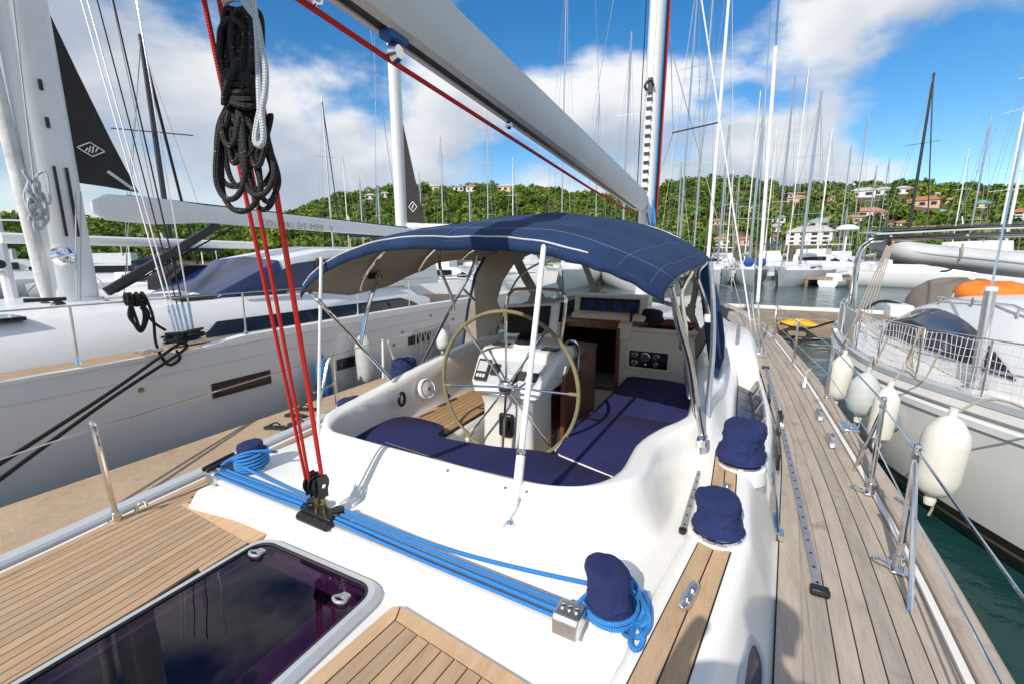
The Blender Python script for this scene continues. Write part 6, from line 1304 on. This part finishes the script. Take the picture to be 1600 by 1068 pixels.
# short track on the coaming, genoa track with car, cleats
a, b = V((-.165, 2.27, dh(-.165, 2.27)+.012)), V((-.135, 2.84, dh(-.135, 2.84)+.012)); st1 = part('short_track', MB().bar(a, b, .034, .016), MT['alu_dull'], OY, .003)
part('track_stop', MB().lathe([(.02, 0), (.02, .022), (.01, .026)], a-V((0, 0, .006)), seg=14), MT['black_plastic'], st1)
for k in range(7): part('bolt', MB().lathe([(.006, 0), (.004, .004)], a.lerp(b, .08+.14*k)+V((0, 0, .008)), seg=8), MT['dark_void'], st1)
tk = [V((.45, 2.33, 1.474)), V((.448, 3.2, 1.474)), V((.445, 4.1, 1.474)), V((.435, 5.0, 1.474)), V((.42, 6.0, 1.474)), V((.39, 7.1, 1.474))]
gt = part('genoa_track', MB().loft([[p+V((-.017, 0, -.012)), p+V((-.017, 0, .010)), p+V((.017, 0, .010)), p+V((.017, 0, -.012))] for p in tk]), MT['alu_dull'], OY)
tks = cat(tk, 14)
for k in range(1, len(tks)-1, 2): part('track_hole', MB().lathe([(.008, 0), (.007, .003), (.001, .003)], tks[k]+V((0, 0, .009)), seg=8), MT['dark_void'], gt)
part('track_end_stop', MB().box(tk[0]+V((0, -.01, .016)), (.075, .05, .035)).tube([tk[0]+V((-.04, -.02, .016)), tk[0]+V((.04, -.02, .016))], .018, 10), MT['black_plastic'], gt, .006)
gc = part('track_car', MB().box(V((.435, 4.75, 1.502)), (.055, .22, .04)), MT['steel'], OY, .006); part('car_sheave', MB().lathe([(.04, -.018), (.032, 0), (.04, .018)], (.43, 4.83, 1.545), (1, 0, .2), 16).box((.43, 4.74, 1.54), (.04, .05, .05)), MT['black_plastic'], gc)
part('track_end_stop', MB().box(tk[-1]+V((0, 0, .012)), (.09, .05, .03)), MT['black_plastic'], gt, .006)
def jam_cleat(p, yaw, L_=.15):
    R = Matrix.Rotation(yaw, 3, 'Z'); t_ = part('clam_cleat', MB().loft([[p+R @ V((x, y, z)) for x, z in ((-.022*k, 0), (-.02*k, .022), (-.006*k, .012), (.006*k, .012), (.02*k, .022), (.022*k, 0))] for y, k in ((-L_/2, .6), (-L_/3, 1), (L_/3, 1), (L_/2, .6))]), MT['alu'], OY, .003)
    for q in (-.3, .3): part('bolt', MB().lathe([(.008, 0), (.008, .016), (.003, .018)], p+R @ V((0, L_*q*.6, .006)), seg=10), MT['steel'], t_)
sy = 1.72; jam_cleat(V((mid_(sy)-.01, sy, dh(float(mid_(sy)), sy)+.010)), -.22, .17); sy = 2.52; jam_cleat(V((mid_(sy)+.015, sy, dh(float(mid_(sy)), sy)+.010)), -.1, .12)
for i, (x, y, z) in enumerate(((.80, 6.35, 1.47), (.83, 5.15, 1.47), (.80, 4.45, 1.47))):
    p = V((xo(y)-.05-.02*i, y, 1.466)); bl_ = part('deck_block', MB().box(p+V((0, 0, .012)), (.05, .26, .02)), MT['alu'], OY, .006); part('sheave', MB().lathe([(.055, -.015), (.045, 0), (.055, .015)], p+V((0, .0, .075 if i == 0 else .04)), (1, .2, .1), 18).box(p+V((0, -.06, .03)), (.035, .07, .04)), MT['alu' if i else 'white_plastic'], bl_)
rp0 = V((xo(6.3)-.06, 6.3, 1.58)); single('cord_tail', rp_([rp0, rp0+V((.04, .1, .06)), rp0+V((.06, .0, .12)), rp0+V((.0, -.04, .08)), rp0+V((-.03, .02, .10))], .006), MT['rope_cream'], 'short knotted cream cord on the far deck block', 'cord')
p = V((xo(4.75)+.09, 4.75, 1.52)); part('fairlead', MB().box(p+V((0, 0, .012)), (.12, .22, .03)).tube([p+V((0, -.1, .035)), p+V((0, .1, .035))], .018, 8), MT['steel'], OY, .006)
# stanchions and guard wires
SB = []
def stan(x, y, h=.66, lean=(0, 0), brace=None, nm=True):
    b = V((x, y, 1.475)); t_ = b+V((lean[0], lean[1], h)); s_ = part('stanchion', MB().tube([b, t_], .0155, 10), MT['steel'], OY)
    part('stanchion_base', MB().box(b+V((0, 0, .002)), (.075, .11, .014)).lathe([(.028, 0), (.024, .07), (.018, .075)], b, seg=12), MT['steel'], s_, .003)
    part('base_loop', MB().tube(cat([b+V((-.035, .03, .01)), b+V((-.09, .03, .02)), b+V((-.095, -.03, .035)), b+V((-.035, -.03, .01))], 4), .005, 6), MT['steel'], s_)
    part('cap', MB().lathe([(.018, -.015), (.02, 0), (.014, .014), (.003, .018)], t_, seg=12), MT['steel'], s_)
    if brace: part('brace', MB().tube([V((x+brace[0], y+brace[1], 1.475)), t_-V((0, 0, .07))], .0125, 8), MT['steel'], s_)
    return t_
s1 = stan(.83, 2.71, .655, (.0, .02), (-.03, -.33)); s2 = stan(.885, 3.58, .65, (0, .02), (-.02, .35)); s3 = stan(.91, 5.68, .62); s4 = stan(.76, 7.56, .62); s5 = stan(.60, 9.6, .62); s6 = stan(.22, 12.2, .62); s7 = stan(-.35, 14.6, .62)
w1 = gz(1620, 1010, 2.02); w2 = gz(1620, 1150, 1.8)
g_ = MB().tube([V((.70, .2, 2.11)), s1-V((0, 0, .02))], .006, 6); part('guard_wire', g_, MT['steel'], OY)
part('guard_wire', MB().tube([V((.70, .2, 1.80)), s1-V((0, 0, .30))], .005, 6), MT['steel'], OY)
part('guard_wire', MB().tube([s2-V((0, 0, .02)), s3-V((0, 0, .02)), s4-V((0, 0, .02)), s5, s6, s7, V((-1.4, 17.6, 2.15))], .006, 6), MT['steel'], OY); part('guard_wire', MB().tube([s1-V((0, 0, .02)), s2-V((0, 0, .05))], .005, 6), MT['steel'], OY)
part('guard_wire', MB().tube([s1-V((0, 0, .32)), s2-V((0, 0, .32)), s3-V((0, 0, .32)), s4-V((0, 0, .32)), s5-V((0, 0, .32)), s6-V((0, 0, .32))], .0045, 6), MT['steel'], OY)
for p in (s1, s2): part('wire_fitting', MB().tube([p-V((0, 0, .02)), p+V((.0, .12, -.03))], .010, 8).lathe([(.02, -.012), (.02, .012)], p-V((0, 0, .05)), seg=10), MT['steel'], OY)
part('pelican_hook', MB().tube([s1-V((0, -.02, .32)), s1-V((.0, -.16, .36))], .012, 8), MT['steel'], OY)
# port: stanchion, hook, boarding ladder rail
b = gz(186, 816, 1.48); pst = stan(b.x-.02, b.y, .63, (-.02, -.02)); part('fairlead_hook', MB().tube(cat([gz(212, 800, 1.50), gz(216, 788, 1.55), gz(226, 782, 1.57), gz(230, 790, 1.54)], 5), .010, 8), MT['steel'], OY)
part('guard_wire', MB().tube([pst-V((0, 0, .03)), V((-3.5, 3.6, 2.10)), V((-3.6, 6, 2.1))], .005, 6), MT['steel'], OY); part('guard_wire', MB().tube([V((-3.15, -.8, 1.95)), pst-V((0, 0, .03))], .004, 6), MT['steel'], OY)
lx_ = -3.55
ld = part('gate_rail', MB().tube([gx(497, 640, lx_), gx(512, 565, lx_), gx(520, 552, lx_)], .014, 8).tube([gx(527, 640, lx_), gx(520, 555, lx_)], .014, 8).tube([gx(490, 612, lx_), gx(523, 598, lx_)], .011, 8), MT['steel'], OY)
part('gate_rail', MB().tube([gx(599, 590, -3.55), gx(598, 530, -3.55)], .014, 8).tube([gx(628, 600, -3.55), gx(606, 532, -3.55)], .011, 8), MT['white_plastic'], OY)
# ---- mast, boom, rig
MXY = V((-1.57, 8.0, 0))
mm = MB(); mm.loft([oval((-1.545, 8.05, z), .125, .19, 18) for z in (2.2, 4, 7, 12, 19)]); mst = part('mast', mm, MT['white_paint'], OY)
my_ = 7.855; part('mast_track', MB().box((-1.56, my_, 8), (.07, .03, 9.0)), MT['white_plastic'], mst)
for k in range(11): part('track_slide', MB().box((-1.555, my_-.020, 4.08+.135*k), (.085, .03, .045)), MT['black_plastic'], mst)
part('sail_gate', MB().box((-1.555, my_-.03, 5.62), (.07, .05, .22)).tube(cat([(-1.60, my_-.04, 5.55), (-1.63, my_-.06, 5.62), (-1.55, my_-.06, 5.70), (-1.5, my_-.05, 5.6)], 4), .02, 6), MT['black_plastic'], mst)
for (dx, m_, r_) in ((.135, 'rope_blue', .012), (.165, 'rope_plain_black', .022), (.19, 'rope_red', .012), (-.15, 'rope_plain_black', .008)): part('halyard', MB().tube([V((-1.55+dx, 7.95, 3.6)), V((-1.55+dx*1.05, 7.95, 6)), V((-1.55+dx*1.15, 7.98, 18))], r_, 6), MT[m_], mst)
for k in range(3): part('halyard', MB().tube(cat([V((-1.42, 7.85, 3.9-.05*k)), V((-1.36-.02*k, 7.8, 3.6)), V((-1.42, 7.8, 3.45)), V((-1.5, 7.8, 3.7))], 5), .014, 6), MT['rope_blue'], mst)
bz = lambda Y: 3.86+(7.8-Y)*.0605
bq = [(-.105, .12), (-.125, .02), (-.115, -.09), (-.075, -.155), (-.03, -.165), (-.03, -.145), (.03, -.145), (.03, -.165), (.075, -.155), (.115, -.09), (.125, .02), (.105, .12), (.05, .165), (-.05, .165)]
bm2 = MB(); bm2.loft([[V((-1.57+x*k, Y, bz(Y)+z*k)) for x, z in bq] for Y, k in ((7.82, .62), (7.6, .95), (6.8, 1), (4, 1), (2, 1), (.25, 1), (.12, .85))]); boom = part('boom', bm2, MT['dusty_white'], OY, ang=28)
part('boom_slot', MB().bar((-1.57, 7.3, bz(7.3)-.150), (-1.57, .3, bz(.3)-.150), .058, .012), MT['black_plastic'], boom)
bpt = gx(616, 66, -1.57); bY = bpt.y; part('boom_slider', MB().box((-1.57, bY, bz(bY)-.165), (.08, .13, .05)), MT['boat_blue'], boom, .01); part('boom_block', MB().lathe([(.03, -.03), (.05, 0), (.03, .03)], (-1.57, bY, bz(bY)-.235), (1, 0, 0), 16).tube([V((-1.57, bY, bz(bY)-.16)), V((-1.57, bY, bz(bY)-.26))], .014, 8), MT['steel'], boom)
part('boom_eye', MB().tube([V((-1.57, bY-.45+.03*math.cos(a), bz(bY)-.19+.03*math.sin(a))) for a in [i*2*math.pi/12 for i in range(12)]], .009, 6, True), MT['steel'], boom)
single('boom_line', MB().tube([V((-1.60, 7.2, bz(7.2)-.24)), V((-1.60, 5.0, bz(5.0)-.27)), V((-1.60, bY, bz(bY)-.262)), V((-1.60, .9, bz(.9)-.24))], .0125, 8), MT['rope_red'], 'dark red rope stretched under the boom', 'rope')
part('boom_fitting', MB().lathe([(.02, -.02), (.03, 0), (.02, .02)], gx(795, 196, -1.57), (1, 0, 0), 10), MT['steel'], boom)
part('gooseneck', MB().box((-1.56, 7.82, 3.86), (.12, .12, .2)), MT['alu_dull'], mst, .01)
# shrouds
chn = gy(1178, 536, 8.0)
for k, (tx, ty, bx_, by_, r_, m_) in enumerate(((1220, -40, 1184, 472, .017, 'steel'), (1208, -40, 1176, 478, .009, 'steel'), (1090, -40, 1172, 500, .012, 'white_paint'), (1052, 90, 1166, 510, .006, 'steel'))):
    foot = V((.40-.05*k, 8.0+.12*k, 1.5)); bt = gy(bx_, by_, 8.0+.12*k); tpz = gy(tx, ty, 8.0)
    part('shroud', MB().tube([bt, tpz], r_, 8), MT[m_], OY); part('turnbuckle', MB().tube([foot, foot.lerp(bt, .5), bt], [.013, .022, .013], 8), MT['steel'], OY)
    if k == 0: part('shroud_cover', MB().tube([bt, bt.lerp(tpz, .8)], .026, 10), MT['white_paint'], OY)
part('chainplate', MB().box((.33, 8.15, 1.50), (.22, .6, .06)), MT['steel'], OY, .01)
part('spreader', MB().bar(gy(1050, 208, 8.0), gy(1122, 192, 8.2), .02, .02), MT['dark_paint'], OY)
part('lazy_jack', MB().tube([gx(1052, 208, -1.4), gx(1046, 0, -1.4)], .005, 5).tube([gx(1052, 208, -1.4), gx(1022, 300, -1.4)], .006, 5), MT['steel'], OY)
for (x0, y0, x1, y1, Y_) in ((930, -20, 940, 260, 6.5), (962, -20, 925, 190, 6.5)): part('lazy_jack', MB().tube([gy(x0, y0, Y_), gy(x1, y1, Y_)], .0035, 5), MT['steel'], OY)
part('topping_lift', MB().tube([V((-1.57, .3, bz(.3)+.2)), V((-1.56, 7.9, 19))], .006, 5), MT['rope_white'], OY)
part('backstay', MB().tube([gx(588, 50, -1.9), gx(583, 330, -2.6)*.0+gx(588, 50, -1.9)-V((0, 0, .3))], .005, 5), MT['steel'], OY) if False else None
# ---- mainsheet
lo = bc+V((0, 0, .0)); ms_ = MB()
for k, (lx0, ly0, tx, ty) in enumerate(((-.040, -.03, -1.59, .966), (-.012, -.03, -1.575, 1.012), (.02, .02, -1.56, 1.092), (.03, .02, -1.564, 1.104))):
    a = lo+rot @ V((lx0, ly0, .02)); b = V((tx, ty, bz(1)-.25)); ms_.tube([a, a.lerp(b, .3)+V((.004, 0, 0)), a.lerp(b, .65), b], .0082, 8)
single('mainsheet', ms_, MT['rope_red'], 'red mainsheet falls rising from the traveller car', 'rope')
part('boom_end_block', MB().box((-1.57, 1.0, bz(1)-.22), (.14, .25, .12)), MT['black_plastic'], boom, .02)
# ---- black rope coil hung on the mainsheet
rs = random.Random(11); CD = 1.47; ck = lambda x, y, d_=0: gd(x, y, CD+d_)
coil = MB()
for k in range(15):                                  # the tight upper bights
    x0 = 341+rs.random()*30; x1 = x0+14+rs.random()*30; x1 = min(x1, 409); yt = 12+rs.random()*26; d_ = rs.uniform(-.045, .045); yb = 150+rs.random()*14
    xm = 356+rs.random()*44
    rp_([ck(xm-6, yb, d_), ck(x0+4, 110, d_), ck(x0, 60, d_+.006), ck(x0+5, yt+10, d_), ck((x0+x1)/2, yt, d_-.006), ck(x1-3, yt+12, d_), ck(x1, 62, d_+.01), ck(x1-4, 112, d_), ck(xm+6, yb, d_)], .0096, mbx=coil, n=5)
for k in range(6):                                   # wrapping turns
    y = 118+k*9; w_ = 30-k*1.0; pts = []
    for i in range(14):
        a = 2*math.pi*i/14; pts.append(ck(378+w_*math.cos(a), y+4*math.cos(a)+3*math.sin(a*2+k), -.062*math.sin(a)))
    rp_(pts, .0100, mbx=coil, n=2, closed=True)
BIG = [(360, 312, 23, -.05), (377, 331, 30, -.03), (404, 306, 24, -.045), (419, 316, 15, -.02), (390, 298, 36, .03), (366, 292, 27, .04), (412, 328, 19, .02)]
for k in range(16):                                  # loose lower loops
    xm = 358+rs.random()*38
    if k < len(BIG): xb, yb, w_, d_ = BIG[k]
    else: xb = 358+rs.random()*48; yb = 212+rs.random()*60; w_ = 8+rs.random()*13; d_ = rs.uniform(-.06, .055)
    xs = (xm+xb)/2
    rp_([ck(xm-5, 165, d_*.5), ck(xs-w_*.7-3, 200, d_), ck(max(xb-w_, 336), yb-42, d_), ck(xb-w_*.65, yb-10, d_), ck(xb, yb, d_-.01), ck(xb+w_*.65, yb-11, d_), ck(min(xb+w_, 434), yb-44, d_), ck(xs+w_*.6+2, 198, d_), ck(xm+6, 165, d_*.5)], .0086, mbx=coil, n=6)
rp_([ck(371, 92, -.07), ck(362, 115, -.08), ck(352, 140, -.07), ck(350, 165, -.05)], .0096, mbx=coil)
single('rope_coil', coil, MT['rope_black'], 'black rope coil with orange flecks hanging on the red mainsheet', 'rope')
wr_ = MB(); rp_([ck(372, -20, -.05), ck(384, 8, -.07), ck(400, 30, -.08), ck(408, 70, -.09), ck(415, 110, -.09), ck(414, 145, -.09), ck(409, 175, -.09), ck(411, 200, -.09), ck(411, 220, -.09), ck(405, 228, -.09), ck(399, 220, -.09), ck(402, 195, -.09), ck(407, 172, -.09)], .0095, mbx=wr_)
rp_([ck(396, -20, -.05), ck(398, 15, -.07), ck(402, 60, -.085), ck(404, 120, -.09), ck(406, 175, -.09)], .0085, mbx=wr_); rp_([ck(350, 4, -.03), ck(365, -2, -.05), ck(385, 2, -.06), ck(396, 15, -.07)], .009, mbx=wr_)
single('rope_tail', wr_, MT['rope_white'], 'white rope with spliced eye hanging beside the black coil', 'rope')
# ---- flip flops on the dock
def sandal(x, y, yaw, label):
    p = gz(x, y, .60); R = Matrix.Rotation(yaw, 3, 'Z'); t = thing('sandal', label, 'sandal', p, 'black flip flops on the dock')
    ol = [(-.04, -.14), (-.045, -.05), (-.04, .02), (-.055, .09), (-.04, .135), (0, .15), (.04, .135), (.055, .09), (.04, .02), (.045, -.05), (.04, -.14), (0, -.155)]; s_ = 1.25
    part('sole', MB().prism([(p+R @ V((a*s_, b*s_, 0))).to_tuple()[:2] for a, b in ol], .601, .628), MT['black_rubber'], t, .006)
    part('strap', MB().tube(cat([p+R @ V((-.055, -.03, .03)), p+R @ V((-.04, .03, .075)), p+R @ V((0, .10, .05)), p+R @ V((.04, .03, .075)), p+R @ V((.055, -.03, .03))], 5), .011, 6), MT['black_plastic'], t)
sandal(432, 669, 1.9, 'black flip flop on the dock, nearest to the neighbouring hull at left'); sandal(470, 663, 2.2, 'black flip flop on the dock, just left of the red ropes'); sandal(462, 650, 1.8, 'black flip flop on the dock, partly behind the red ropes'); sandal(478, 640, 2.0, 'black flip flop on the dock, farthest of the four')
# ---- yellow cable heap on the pier, cords
c = gz(1246, 508, .62); hp = MB()
for k in range(7): rp_([c+V((.6*math.cos(a+k)*(1-.08*k), .3*math.sin(a+k), .03+.018*k)) for a in [i*2*math.pi/10 for i in range(10)]], .035, mbx=hp, n=3, closed=True)
single('hose_coil', hp, MT['yellow'], 'yellow hose heap lying on the timber pier', 'hose')
for q, (x0, y0, x1, y1) in enumerate(((1232, 515, 1208, 545), (1240, 517, 1290, 560))): single('shore_cable', rp_([gy(x0, y0, 19.2), gy((x0+x1)/2, (y0+y1)/2+6, 18.6), gy(x1, y1, 18.0)], .03), MT['rope_yellow'], 'yellow cable hanging off the timber pier, '+('left' if q == 0 else 'right')+' one', 'cable')
single('mooring_rope', rp_([V((1.9, 12.2, 1.55)), V((1.6, 15, .95)), V((1.2, 18.9, .62))], .025), MT['rope_plain_black'], 'black mooring rope from the right yacht stern to the pier', 'rope')

# ================================================================== PERSON WITH THE CAMERA (behind the lens, casts the shadow at lower right)
def person():
    ox, oy = -.02, -.19; zf = 1.50
    J = {'pel': (ox, oy, 2.40), 'wai': (ox, oy-.01, 2.58), 'che': (ox, oy-.02, 2.80), 'nec': (ox-.01, oy-.01, 2.96), 'nk2': (ox-.02, oy+.01, 3.03), 'hea': (ox-.01, oy-.02, 3.15), 'top': (ox-.01, oy-.03, 3.25),
         'ls': (ox-.18, oy-.02, 2.90), 'le': (ox-.28, oy+.06, 2.68), 'lw': (ox-.24, oy+.07, 2.95), 'lh': (ox-.21, oy+.08, 3.03),
         'rs': (ox+.18, oy-.02, 2.90), 're': (ox+.26, oy+.06, 2.67), 'rw': (ox+.02, oy+.07, 2.93), 'rh': (ox-.04, oy+.08, 3.00),
         'lp': (ox-.09, oy, 2.34), 'lk': (ox-.11, oy+.03, 1.98), 'la': (ox-.12, oy-.02, zf+.09), 'lt': (ox-.13, oy+.14, zf+.03),
         'rp': (ox+.09, oy, 2.34), 'rk': (ox+.11, oy+.03, 1.98), 'ra': (ox+.12, oy-.02, zf+.09), 'rt': (ox+.13, oy+.14, zf+.03)}
    Rd = {'pel': .15, 'wai': .135, 'che': .16, 'nec': .075, 'nk2': .058, 'hea': .088, 'top': .06, 'ls': .065, 'le': .045, 'lw': .03, 'lh': .035, 'rs': .065, 're': .045, 'rw': .03, 'rh': .035, 'lp': .09, 'lk': .06, 'la': .042, 'lt': .035, 'rp': .09, 'rk': .06, 'ra': .042, 'rt': .035}
    E = [('pel', 'wai'), ('wai', 'che'), ('che', 'nec'), ('nec', 'nk2'), ('nk2', 'hea'), ('hea', 'top'), ('che', 'ls'), ('ls', 'le'), ('le', 'lw'), ('lw', 'lh'), ('che', 'rs'), ('rs', 're'), ('re', 'rw'), ('rw', 'rh'), ('pel', 'lp'), ('lp', 'lk'), ('lk', 'la'), ('la', 'lt'), ('pel', 'rp'), ('rp', 'rk'), ('rk', 'ra'), ('ra', 'rt')]
    ks = list(J); org = V((ox, oy, zf)); t = thing('person', 'person in dark shirt holding up a camera, whose shadow falls at lower right', 'person', org)
    me = bpy.data.meshes.new('body'); me.from_pydata([tuple(V(J[k])-org) for k in ks], [(ks.index(a), ks.index(b)) for a, b in E], [])
    o = bpy.data.objects.new('body', me); col.objects.link(o); o.parent = t; ORG[o.name] = org
    sk = o.modifiers.new('skin', 'SKIN'); lay = me.skin_vertices[0] if me.skin_vertices else None
    if lay is None:
        bm = bmesh.new(); bm.from_mesh(me); bm.verts.layers.skin.verify(); bm.to_mesh(me); bm.free(); lay = me.skin_vertices[0]
    for i, k in enumerate(ks): lay.data[i].radius = (Rd[k], Rd[k]*(.75 if k in ('pel', 'wai', 'che') else 1)); lay.data[i].use_root = (k == 'pel')
    sb_ = o.modifiers.new('subsurf', 'SUBSURF'); sb_.levels = 2; sb_.render_levels = 2
    me.materials.append(M('shirt', (.06, .07, .10), .9)); 
    part('hair', MB().lathe([(.09, .0), (.105, .05), (.098, .10), (.06, .135), (.005, .145)], V(J['hea'])+V((0, -.02, -.01)), seg=18), M('hair_brown', (.04, .025, .015), .8), t)
    camo = thing('photo_camera', 'black photo camera held at eye height behind the lens', 'camera', (.0, -.13, 2.99)); part('camera_body', MB().box((.0, -.13, 3.05), (.14, .06, .10)), MT['black_plastic'], camo, .01); part('viewfinder', MB().box((0, -.14, 3.115), (.05, .06, .035)), MT['black_plastic'], camo, .008)
person()
